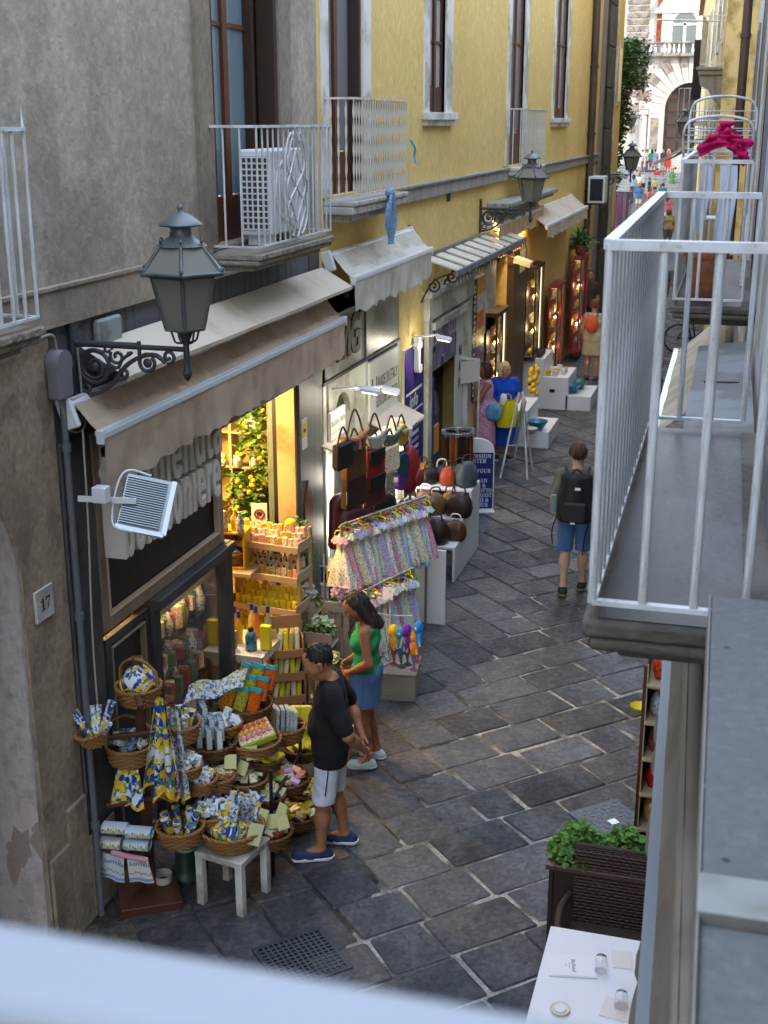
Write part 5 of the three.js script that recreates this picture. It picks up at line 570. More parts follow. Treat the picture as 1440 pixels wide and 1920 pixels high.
  const sleeve = o.sleeve ?? 0.7, upper = [...torso, [add3(J.neck, [0, -0.02 * s, 0]), add3(J.neck, [0, -0.09 * s, 0]), 0.05 * s, 0.075 * s], ...(sleeve > 0 ? [[J.shL, lerp3(J.shL, J.elL, sleeve), 0.056 * s, 0.05 * s], [J.shR, lerp3(J.shR, J.elR, sleeve), 0.056 * s, 0.05 * s]] : [])];
  const hem = o.hem ?? 0.86, neckY = o.neckY ?? 1.475;
  const foldy = (f, a) => (x, y, z) => f(x, y, z) + a * 1.5 * (0.6 * vnoise(x * 14 + 40, y * 9 + z * 10 + 40, 999, 999, 5) + 0.4 * vnoise(x * 26 + y * 18 + 90, y * 20 - z * 24 + 90, 999, 999, 9) - 0.5);
  if (o.dress) { const sk2 = [...upper, S([[-0.08, 0.95, 0], [-0.1, o.dress, 0.01], 0.13 * w, 0.16]), S([[0.08, 0.95, 0], [0.1, o.dress, 0.01], 0.13 * w, 0.16]), S([[0, 0.95, 0], [0, o.dress, 0], 0.14 * w, 0.17])]; obj('dress', meshSDF(cutY(foldy(capF(sk2, 0.06, 0.014), 0.016), o.dress, neckY), ...bounds(sk2, 0.05), cg), o.topM ?? clothM(o.top ?? 0xffffff), t); }
  else {
    const tb = [...upper, S([[-0.075 * w, 0.98, 0], [-0.08 * w, 0.86, 0], 0.112 * w]), S([[0.075 * w, 0.98, 0], [0.08 * w, 0.86, 0], 0.112 * w])];
    obj('top', meshSDF(cutY(foldy(capF(tb, 0.04, o.loose ?? 0.016), 0.018), hem, neckY), ...bounds(tb, 0.05), cg), o.topM ?? clothM(o.top ?? 0xffffff), t);
    const len = o.shorts ?? 0.55, bo = len < 0.2 ? 0.03 : 0.035, L = (a, b, c) => len > 0.48 ? [[a, b, (o.skirt ? 0.1 : 0.09) * s * w, (o.skirt ? 0.11 : 0.077) * s]] : [[a, b, 0.098 * s * w, 0.072 * s], [b, c, 0.07 * s, 0.05 * s]];
    const pb = [torso[3], S([[-0.06 * w, 1.0, 0], [0.06 * w, 1.0, 0], 0.105 * w]), ...L(J.hipL, J.knL, J.anL), ...L(J.hipR, J.knR, J.anR), ...(o.skirt ? [[lerp3(J.hipL, J.hipR, 0.5), lerp3(J.knL, J.knR, 0.5), 0.1 * s, 0.1 * s]] : [])];
    obj(o.skirt ? 'skirt' : len > 0.48 ? 'shorts' : 'trousers', meshSDF(cutY(foldy(capF(pb, o.skirt ? 0.03 : 0.014, o.skirt ? 0.02 : 0.012), 0.014), len, 1.03), ...bounds(pb, 0.05), cg), o.botM ?? clothM(o.bottom ?? 0x333340), t);
  }
  for (const k of ['L', 'R']) { const a = J['an' + k], b = J['toe' + k], d = [b[0] - a[0], 0, b[2] - a[2]], heel = [a[0] - d[0] * 0.28, Math.max(0.045 * s, a[1] - 0.045 * s), a[2] - d[2] * 0.28], sb = [[heel, b, 0.046 * s, 0.042 * s], [lerp3(heel, b, 0.2), [a[0], a[1] + 0.0, a[2]], 0.04 * s, 0.042 * s], [lerp3(heel, b, 0.5), b, 0.045 * s, 0.042 * s]]; const fl = Math.min(heel[1], b[1]) - 0.03; const f = capF(sb, 0.03); const sh = obj('shoe', meshSDF((x, y, z) => Math.max(f(x, y, z), fl + 0.012 - y), ...bounds(sb, 0.03), fine ? 0.008 : 0.014), mat(o.shoe ?? 0x222226, { roughness: 0.7 }), t); if (fine) { const fs = capF([[heel, b, 0.055 * s, 0.052 * s]], 0.01); obj('sole', meshSDF((x, y, z) => Math.max(fs(x, y, z), fl - y, y - fl - 0.034), ...bounds(sb, 0.04), 0.008), mat(o.sole ?? 0xdedede, { roughness: 0.6 }), sh); } }
  return t;
}
// man in black T-shirt looking at the baskets, hands clasped behind him
{ const p = onY(632, 1608, 0), man = person('man in black T-shirt and white shorts with hands clasped behind his back', [p.x - 0.06, 0, p.z - 0.07], -1.3, { fine: true, height: 1.67, wide: 1.02, belly: 0.045, skin: 0xa8704e, top: 0x111114, bottom: 0xd3d7e0, hair: 0x17130f, shoe: 0x1c2a52, sole: 0xf0f0f0, hem: 0.8, sleeve: 0.85, shorts: 0.5, tilt: 0.42, yaw: 0.12,
  J: { elL: [-0.29, 1.14, -0.14], elR: [0.29, 1.14, -0.14], wrL: [-0.07, 0.93, -0.24], wrR: [0.05, 0.89, -0.27], anR: [0.12, 0.095, 0.08], toeR: [0.14, 0.04, 0.26], knR: [0.11, 0.5, 0.06], anL: [-0.11, 0.095, -0.1], toeL: [-0.13, 0.04, 0.08], knL: [-0.1, 0.5, -0.02], head: [0, 1.625, 0.045] }, hands: { L: { dir: [0.8, -0.4, -0.1], n: [0, 0, -1], side: -1, curl: 0.6 }, R: { dir: [-0.5, -0.85, 0.05], n: [0, 0.1, 1], side: 1, curl: 0.75 } } });
  obj('side_stripe', [tube([[0.196, 1.0, 0.0], [0.205, 0.8, 0.01], [0.21, 0.58, 0.035]], 0.004, 5, 12), tube([[-0.196, 1.0, 0], [-0.205, 0.8, -0.0], [-0.205, 0.58, 0.0]], 0.004, 5, 12)], M.black, man);
  obj('chest_logo', box(0.03, 0.03, 0.004, 0.07, 1.3, 0.128, 0, 0.4, 0.6), M.paper, man); }
{ const p = onY(690, 1440, 0), wo = person('woman in green sleeveless top and denim skirt standing by the toy stand', [p.x - 0.03, 0, p.z - 0.08], -1.45, { fine: true, height: 1.55, wide: 1.0, bust: true, skin: 0x9a6242, top: 0x1f9a5c, bottom: 0x3f608e, hair: 0x2a1d18, hairStyle: 'long', shoe: 0xb9c4c0, hem: 0.92, sleeve: 0, neckY: 1.43, shorts: 0.66, skirt: true, tilt: 0.5, yaw: 0.2, loose: 0.01, botM: clothM(0x5a7ca8, { map: T.streak }),
  J: { elR: [0.26, 1.13, -0.06], wrR: [0.16, 1.0, 0.14], elL: [-0.25, 1.13, 0.0], wrL: [-0.12, 1.02, 0.17], anL: [-0.1, 0.095, -0.08], toeL: [-0.13, 0.035, 0.05], head: [0, 1.625, 0.04] }, hands: { L: { n: [0.3, 0, -1], side: 1, curl: 0.5 }, R: { n: [-0.3, 0, -1], side: -1, curl: 0.5 } } });
  obj('bag_strap', tube([[0.12, 1.36, 0.06], [0.05, 1.2, 0.14], [-0.06, 1.08, 0.13], [-0.17, 0.95, 0.06], [-0.2, 0.9, 0]], 0.006, 5, 24), M.black, wo); obj('shoulder_bag', rbox(0.05, 0.2, 0.2, 0.02, -0.22, 0.8, 0.02), M.black, wo); }
{ const p = onY(1072, 1112, 0), bp = person('man with black backpack and denim shorts walking away down the street', [p.x, 0, p.z], Math.PI + 0.1, { fine: true, height: 1.76, skin: 0xc09a80, topM: clothM(0x7d7a6c, { map: T.grime }), bottom: 0x4d74a8, hair: 0x4a2c1a, shoe: 0x1d1d20, sole: 0x8a8440, shorts: 0.5, sleeve: 0.8, J: { anR: [0.1, 0.1, -0.1], toeR: [0.11, 0.035, 0.02], knR: [0.1, 0.52, 0.06], anL: [-0.1, 0.095, 0.12], toeL: [-0.11, 0.035, 0.26], knL: [-0.1, 0.52, 0.1], wrL: [-0.2, 0.98, 0.2], wrR: [0.22, 0.95, 0.16], elL: [-0.25, 1.14, 0], elR: [0.25, 1.14, 0] } });
  const pk = thing('backpack', 'black hiking backpack worn by the man in denim shorts', 'backpack', [p.x, 0, p.z], Math.PI + 0.1), fb = capF([[[-0.1, 1.42, -0.19], [-0.12, 1.0, -0.2], 0.075, 0.09, 0.9], [[0.1, 1.42, -0.19], [0.12, 1.0, -0.2], 0.075, 0.09, 0.9], [[0, 1.4, -0.24], [0, 1.02, -0.27], 0.08, 0.1]], 0.06);
  obj('sack', meshSDF(fb, [-0.28, 0.85, -0.42], [0.28, 1.58, -0.02], 0.014), mat(0x131519, { roughness: 0.7, bumpMap: T.fab, bumpScale: 0.001 }), pk); obj('strap', [tube([[-0.12, 1.46, -0.14], [-0.13, 1.5, 0], [-0.14, 1.38, 0.12], [-0.16, 1.1, 0.1], [-0.17, 1.0, -0.1]], 0.018, 6, 24), tube([[0.12, 1.46, -0.14], [0.13, 1.5, 0], [0.14, 1.38, 0.12], [0.16, 1.1, 0.1], [0.17, 1.0, -0.1]], 0.018, 6, 24), tube([[0.2, 0.98, -0.2], [0.25, 0.8, -0.15], [0.24, 0.62, -0.13]], 0.008, 5, 12), tube([[-0.16, 0.98, -0.22], [-0.12, 0.75, -0.18], [-0.1, 0.52, -0.15]], 0.008, 5, 12), tube([[-0.05, 1.48, -0.2], [0, 1.53, -0.2], [0.05, 1.48, -0.2]], 0.01, 5, 12)], M.black, pk); obj('pocket', rbox(0.26, 0.24, 0.07, 0.034, 0, 1.07, -0.345, 0.08), M.black, pk); obj('badge', box(0.06, 0.03, 0.004, -0.02, 1.34, -0.328, 0.15), M.paper, pk); obj('badge_low', box(0.05, 0.02, 0.004, 0.02, 0.96, -0.385, 0.0), M.paper, pk); obj('bottle', cyl(0.035, 0.035, 0.2, 0.24, 1.12, -0.18, 12), pmat(0xbfd0d8, { transmission: 0.8, thickness: 0 }), pk); }
{ const p = onY(940, 862, 0); person('blonde woman in a royal blue dress holding a yellow shopping bag', [p.x, 0, p.z - 0.05], 0.35, { fine: true, height: 1.56, wide: 1.16, bust: true, belly: 0.04, skin: 0xc08a68, top: 0x1246b0, hair: 0xcbb070, hairStyle: 'bob', dress: 0.28, sleeve: 0.6, shoe: 0x3a2a22, neckY: 1.49, yaw: 0.5, J: { elL: [-0.27, 1.13, 0.02], wrL: [-0.12, 1.02, 0.24], elR: [0.27, 1.13, 0.02], wrR: [0.14, 1.0, 0.26] } });
  const b = thing('shopping_bag', 'yellow plastic shopping bag held by the woman in blue', 'bag', [p.x + 0.12, 0.62, p.z + 0.3], 0.3); obj('sack', sheet(20, 8, (u, v) => { const a = u * Math.PI * 2, r = 0.14 * (0.55 + 0.5 * Math.sin(Math.PI * (0.15 + 0.6 * v))); return [r * Math.cos(a) * 1.15, 0.42 * (1 - v), r * Math.sin(a) * 0.6 + 0.015 * Math.sin(a * 5)]; }), mat(0xd9c400, { roughness: 0.45 }), b); obj('handle', tube([[-0.06, 0.41, 0], [-0.02, 0.52, 0], [0.05, 0.5, 0], [0.07, 0.41, 0]], 0.008, 5, 12), mat(0xd9c400), b); }
{ const p = onY(905, 880, 0); person('woman in a pink flowered dress reaching towards the shop, behind the white frame', [p.x - 0.05, 0, p.z - 0.3], -1.2, { fine: true, height: 1.62, wide: 1.1, bust: true, skin: 0x9a5c3c, hair: 0x3a2418, dress: 0.35, sleeve: 0, topM: clothM(0xe6b0c4, { map: T.dressB }), J: { elR: [0.25, 1.18, 0.15], wrR: [0.2, 1.12, 0.4] }, hairStyle: 'bob' });
  tag(obj('tote_bag', sackGeo(0.15, 0.85, 0.95, 0.7, 3).translate(p.x + 0.12, 0.9, p.z - 0.14), mat(0x6fa8d8, { map: T.grime, roughness: 0.8 })), 'large pale blue tote bag on the arm of the woman in pink', 'bag'); tag(obj('white_bag', sackGeo(0.08, 0.7, 1.1, 0.5, 5).translate(p.x + 0.27, 1.1, p.z - 0.16), M.paper), 'small white carrier bag beside the blue tote', 'bag'); }
{ const p = onY(1108, 712, 0); person('woman in beige top and skirt with an orange backpack walking away', [p.x, 0, p.z], Math.PI - 0.1, { height: 1.66, cell: 0.016, wide: 1.05, skin: 0xb8805c, top: 0xb9ac8c, bottom: 0xb3a684, hair: 0x7a4a2a, hairStyle: 'bun', skirt: true, shorts: 0.55, sleeve: 0, shoe: 0x6a4a3a });
  const k = thing('orange_backpack', 'small orange drawstring backpack on the woman in beige', 'backpack', [p.x, 0, p.z], Math.PI - 0.1); obj('sack', sph(0.14, 0, 1.2, -0.19, 1, 1.35, 0.55, 16), mat(0xd2592c, { roughness: 0.7 }), k); obj('strap', [tube([[-0.08, 1.3, -0.17], [-0.12, 1.46, -0.05], [-0.13, 1.3, 0.1]], 0.01, 5, 12), tube([[0.08, 1.3, -0.17], [0.12, 1.46, -0.05], [0.13, 1.3, 0.1]], 0.01, 5, 12)], M.black, k); }
// people further down the street
{ const far = [[1232, 610, 'woman with sunglasses, navy top and white shorts walking towards the balconies', 0x2a4a7a, 0xd0ccc0, { hairStyle: 'long', hair: 0x5a3420, z0: -24 }], [1222, 830, 'child with dark hair and a pink rucksack walking by the right wall', 0x2a2a40, 0x3a4a6a, { height: 1.45, z0: -20 }], [1100, 640, 'dark haired person in brown browsing at the table past the red cases', 0x4a3a30, 0x2a2a2e, {}],
  [1186, 376, 'woman in pale top and blue shorts walking into the piazza', 0x9aa4b0, 0x4a6a9a, { hairStyle: 'long' }], [1204, 366, 'person in white T-shirt in the middle of the crowd', 0xc8d0dc, 0x2a3048, {}], [1216, 372, 'person in dark navy sitting low at the edge of the crowd', 0x28304a, 0x20242e, { height: 1.4 }], [1230, 358, 'man in red T-shirt and beige trousers facing away', 0xb03038, 0x9a8a70, {}], [1254, 352, 'man in dark red shirt and grey trousers in the crowd', 0x7a1c24, 0x4a4a50, {}], [1241, 366, 'person in grey with dark hair in the crowd', 0x8a8a90, 0x5a5a60, { height: 1.55 }], [1264, 356, 'person in white shirt and black trousers at the crowd edge', 0xd0d0d4, 0x1a1a20, {}], [1212, 345, 'tall person in blue behind the crowd', 0x2a4878, 0x2a3048, {}],
  [1205, 300, 'person in straw hat and white on the church steps', 0xd8d8d8, 0x8a4a40, { hat: 0xb8906a }], [1222, 300, 'woman in teal top and red skirt on the church steps', 0x2a8a80, 0x9a3a34, { hairStyle: 'long', skirt: true, shorts: 0.4 }], [1253, 300, 'blonde woman in red dress on the church steps', 0xc04030, 0xc04030, { dress: 0.4, hair: 0xd8c8a0, hairStyle: 'long' }],
  [1250, 470, 'woman with folded arms, cream top and grey trousers', 0xc8a878, 0x6a6a68, { hairStyle: 'long', hair: 0x8a6038 }], [1248, 430, 'person in pale blue skirt beyond the balcony rail', 0xb05a6a, 0xaab8d4, { skirt: true, shorts: 0.3, hairStyle: 'long' }], [1196, 372, 'woman in white dress at the front of the crowd', 0xd8d4cc, 0xd8d4cc, { dress: 0.45, hairStyle: 'long' }], [1208, 356, 'person in grey shirt and dark shorts in the crowd', 0x8a909a, 0x2a2c34, {}], [1222, 350, 'person in pale green shirt behind the red T-shirt', 0x9ab09a, 0x5a5448, {}], [1236, 348, 'person in black at the back of the crowd', 0x1c1c22, 0x2a2a30, {}], [1247, 346, 'woman in pink vest at the back of the crowd', 0xc88a98, 0x3a4a6a, { hairStyle: 'long' }], [1200, 345, 'person in sky blue shirt at the back of the crowd', 0x7a9ac8, 0x9a9080, {}], [1243, 300, 'person in navy vest on the church steps', 0x2a3450, 0x8a8478, {}], [1213, 300, 'person in cream shirt on the church steps', 0xcfc4ae, 0x4a5a7a, {}], [1240, 400, 'person in teal walking into the crowd', 0x2a6a70, 0x33343c, {}], [1215, 410, 'woman in coral top walking by the stalls', 0xc8685a, 0xb8b0a0, { hairStyle: 'long' }], [1180, 410, 'man in navy shirt walking by the stalls', 0x2a3858, 0x8a8070, {}], [1192, 360, 'woman with beige hat at the left of the crowd', 0xb8a890, 0x6a7a9a, { hat: 0xc8b08a }], [1227, 366, 'child in yellow in the crowd', 0xc8b03a, 0x3a4a6a, { height: 1.2 }], [1258, 362, 'woman in green dress at the right of the crowd', 0x5a8a5a, 0x5a8a5a, { dress: 0.4, hairStyle: 'long' }], [1218, 338, 'person in purple shirt at the far side of the crowd', 0x6a4a80, 0x3a3a44, {}], [1231, 336, 'person in orange shirt at the far side of the crowd', 0xc87838, 0x4a4a54, {}], [1209, 334, 'person in white cap and grey shirt at the far side', 0x9a9aa0, 0x54504a, { hat: 0xd8d8d8 }], [1228, 300, 'person in grey dress on the church steps', 0x8a8890, 0x8a8890, { dress: 0.4 }], [1196, 400, 'woman in denim jacket and white trousers by the stalls', 0x4a6a94, 0xc8c4bc, { hairStyle: 'long' }], [1164, 438, 'person in red beside the pink stall', 0xb04848, 0x3a3a4a, {}], [1127, 470, 'woman in pink at the stall near the yellow corner', 0xd89aaa, 0x4a2030, { hairStyle: 'long' }]];
  far.forEach(([x, y, l, a, b, o], i) => { const st = y === 300, p = st ? onZ(x, y, -104) : onY(x, y, 0); const d = -p.z; if (st) p.y = 0.17 * Math.ceil((104 - 97) / 0.9); person(l, [p.x, st ? p.y : 0, p.z], i % 3 === 0 ? Math.PI : rr(-1.5, 1.5), { top: a, bottom: b, cell: d > 60 ? 0.034 : 0.022, skin: pick([0xb07a58, 0xc08e6c, 0x9a6244]), shorts: i % 2 ? 0.12 : 0.55, hair: pick([0x2a1c14, 0x5a3c24, 0x17130f]), ...o }); }); }
// ================= GIFT SHOP GOODS =================
function lampLight(x, y, z, c, i, parent, r = 0.08) { const l = new THREE.PointLight(c, i, 0, 2); l.position.set(x, y, z); l.castShadow = true; l.shadow.radius = r / 0.02; parent.add(l); }
function ceilingLamp(label, x, y, z, c, i, w = 0.3) { const t = thing('ceiling_lamp', label, 'lamp', [x, y, z], 0); obj('fitting', rbox(w, 0.03, w, 0.008, 0, 0.02, 0), M.plasticW, t); obj('diffuser', rbox(w * 0.85, 0.02, w * 0.85, 0.006, 0, -0.004, 0), glow(c, 1), t); lampLight(0, -0.07, 0, c, i, t, 0.12); return t; }
ceilingLamp('square warm ceiling lamp inside the gift shop by the doorway', -4.75, 3.0, -10.2, 0xffd48a, 6);
ceilingLamp('square warm ceiling lamp deep inside the gift shop', -5.8, 3.0, -9.4, 0xffd48a, 5);
{ const t = thing('strip_lamp', 'slim warm strip lamp inside the display window', 'lamp', [XL - 0.12, 1.9, -8.37]); obj('tube', bb(-0.02, 0.02, 0, 0.02, 0.5, -0.5), glow(0xffe0a8, 0.7), t); lampLight(0, -0.06, 0.0, 0xffdca0, 0.3, t, 0.1); }
// woven basket
const basketCache = {};
function basketGeo(r, h, k) { // k: foot radius / rim radius
  const rows = Math.max(5, Math.round(h / 0.017)), st = 26, g = [];
  for (let j = 0; j < rows; j++) { const v = (j + 0.5) / rows, R = r * (k + (1 - k) * Math.pow(v, 0.7)), pts = []; for (let i = 0; i < st * 2; i++) { const a = i / (st * 2) * Math.PI * 2, q = R + 0.004 * (((i + j * 2) & 3) < 2 ? 1 : -1); pts.push(V(q * Math.cos(a), h * v, q * Math.sin(a))); } g.push(new THREE.TubeGeometry(new THREE.CatmullRomCurve3(pts, true), st * 2, h / rows * 0.56, 4, true)); }
  g.push(cyl(r * k, r * k, 0.008, 0, 0.006, 0, 20)); return g;
}
function basket(label, pos, r, h, k = 0.72, o = {}) {
  r *= 1.17; const t = thing('wicker_basket', label, 'basket', pos, o.turn ?? rr(0, 6), 'wicker baskets of the gift shop display'); if (o.tilt) t.rotation.x = o.tilt; if (o.tiltz) t.rotation.z = o.tiltz;
  const m = o.dark ? M.wickerD : M.wicker; obj('weave', basketGeo(r, h, k), m, t);
  const rim = []; for (const s of [0, 1]) { const pts = []; for (let i = 0; i < 40; i++) { const a = i / 40 * Math.PI * 2; pts.push(V((r + 0.004 + 0.007 * Math.cos(a * 12 + s * Math.PI)) * Math.cos(a), h + 0.007 * Math.sin(a * 12 + s * Math.PI), (r + 0.004 + 0.007 * Math.cos(a * 12 + s * Math.PI)) * Math.sin(a))); } rim.push(new THREE.TubeGeometry(new THREE.CatmullRomCurve3(pts, true), 80, 0.008, 5, true)); } obj('rim', rim, m, t);
  if (o.handle) obj('handle', [tube([[-r, h * 0.8, 0], [-r * 0.9, h + r * 0.8, 0], [0, h + r * 1.3, 0], [r * 0.9, h + r * 0.8, 0], [r, h * 0.8, 0]], 0.008, 6, 30), tube([[-r, h * 0.8, 0.01], [-r * 0.88, h + r * 0.8, 0.012], [0, h + r * 1.28, -0.012], [r * 0.88, h + r * 0.8, 0.012], [r, h * 0.8, 0.01]], 0.006, 6, 30)], m, t);
  return t;
}
const at = (px, py, z) => onZ(px, py, z);
// --- wooden stand with the hanging baskets
{ const b = onY(265, 1690, 0.05), t = thing('wooden_stand', 'dark wooden post stand with a broad square base holding the baskets', 'display stand', [b.x, 0, b.z - 0.12], 0.55); obj('base', rbox(0.42, 0.07, 0.42, 0.008, 0, 0.035, 0), M.redWood, t); obj('post', rbox(0.07, 1.75, 0.07, 0.012, 0.02, 0.93, -0.06), M.redWood, t); obj('arm', [rbox(0.5, 0.035, 0.035, 0.01, 0, 1.28, 0.02), rbox(0.5, 0.035, 0.035, 0.01, 0, 0.78, 0.02), rbox(0.04, 0.035, 0.4, 0.01, 0, 1.6, 0.08)], M.redWood, t);
  const g = onY(340, 1660, 0), d = thing('iron_bollard', 'dark green iron pedestal with pale rings under the baskets', 'pedestal', [g.x, 0, g.z - 0.1]); obj('column', lathe([[0.13, 0], [0.13, 0.06], [0.085, 0.1], [0.07, 0.34], [0.07, 0.6], [0.1, 0.66], [0, 0.67]], 20), mat(0x1d2f29, { roughness: 0.45 }), d); obj('ring', [cyl(0.078, 0.08, 0.02, 0, 0.26, 0, 20), cyl(0.077, 0.079, 0.012, 0, 0.31, 0, 20)], mat(0x8a9a90), d);
  const c = onY(307, 1668, 0); tag(obj('paper_cup', lathe([[0, 0], [0.05, 0], [0.068, 0.13], [0.062, 0.13], [0.046, 0.008], [0, 0.008]], 18, c.x, 0.0, c.z), mat(0xcfc4b4)), 'beige plastic pot on the ground behind the white stool', 'pot'); }
function puff(name, label, pos, r, sy, m, amp = 0.12, group, cat = 'fabric') { const g = new THREE.SphereGeometry(r, 28, 20), p = g.attributes.position, v = V(); for (let i = 0; i < p.count; i++) { v.fromBufferAttribute(p, i); const n = 1 + amp * (fbm(v.x / r * 0.13 + 0.5, v.y / r * 0.13 + v.z / r * 0.17 + 0.5, 14, 14, 3, Math.floor(pos.x * 50) + 900) - 0.5) * 2.4; p.setXYZ(i, v.x * n, v.y * n * sy, v.z * n); } g.computeVertexNormals(); g.translate(pos.x, pos.y, pos.z); return tag(obj(name, g, m), label, cat, group); }
function roll(label, a, b, r, m, group) { const d = b.clone().sub(a), g = [rod(a, b, r, 14)]; return tag(obj('rolled_cloth', g, m), label, 'cloth', group); }
function packs(name, label, cat, group, c, n, R, size, m, up = 0.0, tilt = 0.5) { const base = thing(name, label, cat, [0, 0, 0], 0, group); const g = prep(metreUV(prep(rbox(...size, Math.min(...size) * 0.2)))); const mats = Array.isArray(m) ? m : [m]; for (let i = 0; i < n; i++) { const t = i ? thing(name, label, cat, [0, 0, 0], 0, group) : base, a = i * 2.4, q = R * Math.sqrt((i + 0.3) / n); t.position.set(c.x + q * Math.cos(a), c.y + up + rr(-0.012, 0.02) + (1 - q / R) * 0.03, c.z + q * Math.sin(a)); t.rotation.set(rr(-tilt, tilt), rr(0, 6), rr(-tilt, tilt)); const k = new THREE.Mesh(g, mats[i % mats.length]); k.name = 'packet'; k.castShadow = k.receiveShadow = true; t.add(k); } }
const ZS = -6.95;
{ let p = at(262, 1315, ZS); basket('round wicker basket with handle holding a lemon print bundle, topmost on the stand', p, 0.125, 0.12, 0.8, { handle: true }); puff('fabric_bundle', 'lemon print cloth bundle with yellow trim in the topmost basket', p.clone().add(V(0, 0.15, 0)), 0.115, 0.95, M.lemon, 0.14); tag(obj('yellow_trim', tube(Array.from({ length: 20 }, (_, i) => [p.x + 0.118 * Math.cos(i * 0.314), p.y + 0.13 + 0.025 * Math.sin(i * 1.6), p.z + 0.118 * Math.sin(i * 0.314)]), 0.008, 5, 60, true), M.gold), 'wavy yellow edging of the lemon bundle in the topmost basket', 'trim');
  p = at(180, 1395, -6.6); basket('small wicker basket tilted out from the wall with rolled cloths', p, 0.085, 0.1, 0.6, { tiltz: -0.25 }); for (let i = 0; i < 8; i++) { const a = rr(0, 6.3), q = p.clone().add(V(0.04 * Math.cos(a), 0.05, 0.04 * Math.sin(a))); roll('lemon print rolled cloth standing in the small tilted basket', q, q.clone().add(V(0.09 * Math.cos(a), rr(0.12, 0.24), 0.09 * Math.sin(a))), 0.02, i % 3 ? M.lemonS : M.lemon, 'rolled cloths in the small basket'); }
  p = at(246, 1425, ZS); basket('wicker basket with handle full of blue wrapped packets on the stand', p, 0.135, 0.13, 0.85, { handle: true }); packs('wrapped_packet', 'cellophane wrapped lemon print packet in the handled basket', 'packet', 'packets in the handled basket', p.clone().add(V(0, 0.15, 0)), 14, 0.12, [0.1, 0.035, 0.07], [M.lemonS, mat(0x8aa0b8, { map: T.lemonS, roughness: 0.2 })]);
  p = at(340, 1385, -7.1); basket('wicker basket of folded print cloths beside the hanging tablecloth', p, 0.11, 0.12, 0.8); for (let i = 0; i < 9; i++) { const a = i * 0.7, q = p.clone().add(V(0.06 * Math.cos(a), 0.07, 0.06 * Math.sin(a))); roll('print cloth standing rolled beside the hanging tablecloth', q, q.clone().add(V(0.03 * Math.cos(a), rr(0.1, 0.17), 0.03 * Math.sin(a))), 0.026, i % 2 ? M.lemonS : M.lemon, 'rolled cloths beside the tablecloth'); }
  p = at(340, 1575, -6.9); basket('wicker basket under the hem of the hanging tablecloth', p, 0.135, 0.12, 0.8); for (let i = 0; i < 7; i++) { const a = i * 0.9 + 0.4, q = p.clone().add(V(0.07 * Math.cos(a), 0.06, 0.07 * Math.sin(a))); roll('print cloth rolled in the basket under the tablecloth', q, q.clone().add(V(0.05 * Math.cos(a), rr(0.1, 0.16), 0.05 * Math.sin(a))), 0.028, M.lemon, 'rolled cloths under the tablecloth'); } }
// hanging lemon tablecloths
function drape(name, label, p0, len, w0, w1, folds, m, edge, depth = 0.06, tw = 0) { const F2 = (u, v) => { const w = w0 + (w1 - w0) * Math.pow(v, 0.8), a = u * folds * Math.PI * 2; return [p0.x + (u - 0.5) * w + 0.012 * Math.sin(a * 1.3 + 1), p0.y - len * v * (1 - 0.13 * Math.abs(Math.sin(u * Math.PI * 2.2 + tw)) * v), p0.z + depth * Math.sin(a) * (0.35 + 0.65 * v) + 0.05 * v]; }; const o = obj(name, sheet(60, 24, F2), m, scene); tag(o, label, 'cloth'); if (edge) obj('hem', tube(Array.from({ length: 41 }, (_, i) => { const q = F2(i / 40, 1); return [q[0], q[1], q[2] + 0.002]; }), 0.008, 5, 120), edge, o); return o; }
drape('hanging_tablecloth', 'long lemon print tablecloth with yellow hem hanging between the baskets', at(300, 1310, -6.85), 0.72, 0.05, 0.28, 3, M.lemon, M.gold, 0.05, 0.4);
drape('hanging_tablecloth', 'paler lemon print cloth hanging behind the long tablecloth', at(325, 1330, -7.0), 0.7, 0.05, 0.22, 2.5, M.lemonS, M.gold, 0.04, 1.2);
drape('print_bag', 'lemon and blue print cloth bag hanging above the towels', at(238, 1440, -6.85), 0.27, 0.15, 0.26, 1.5, M.lemon, M.gold, 0.025, 0);
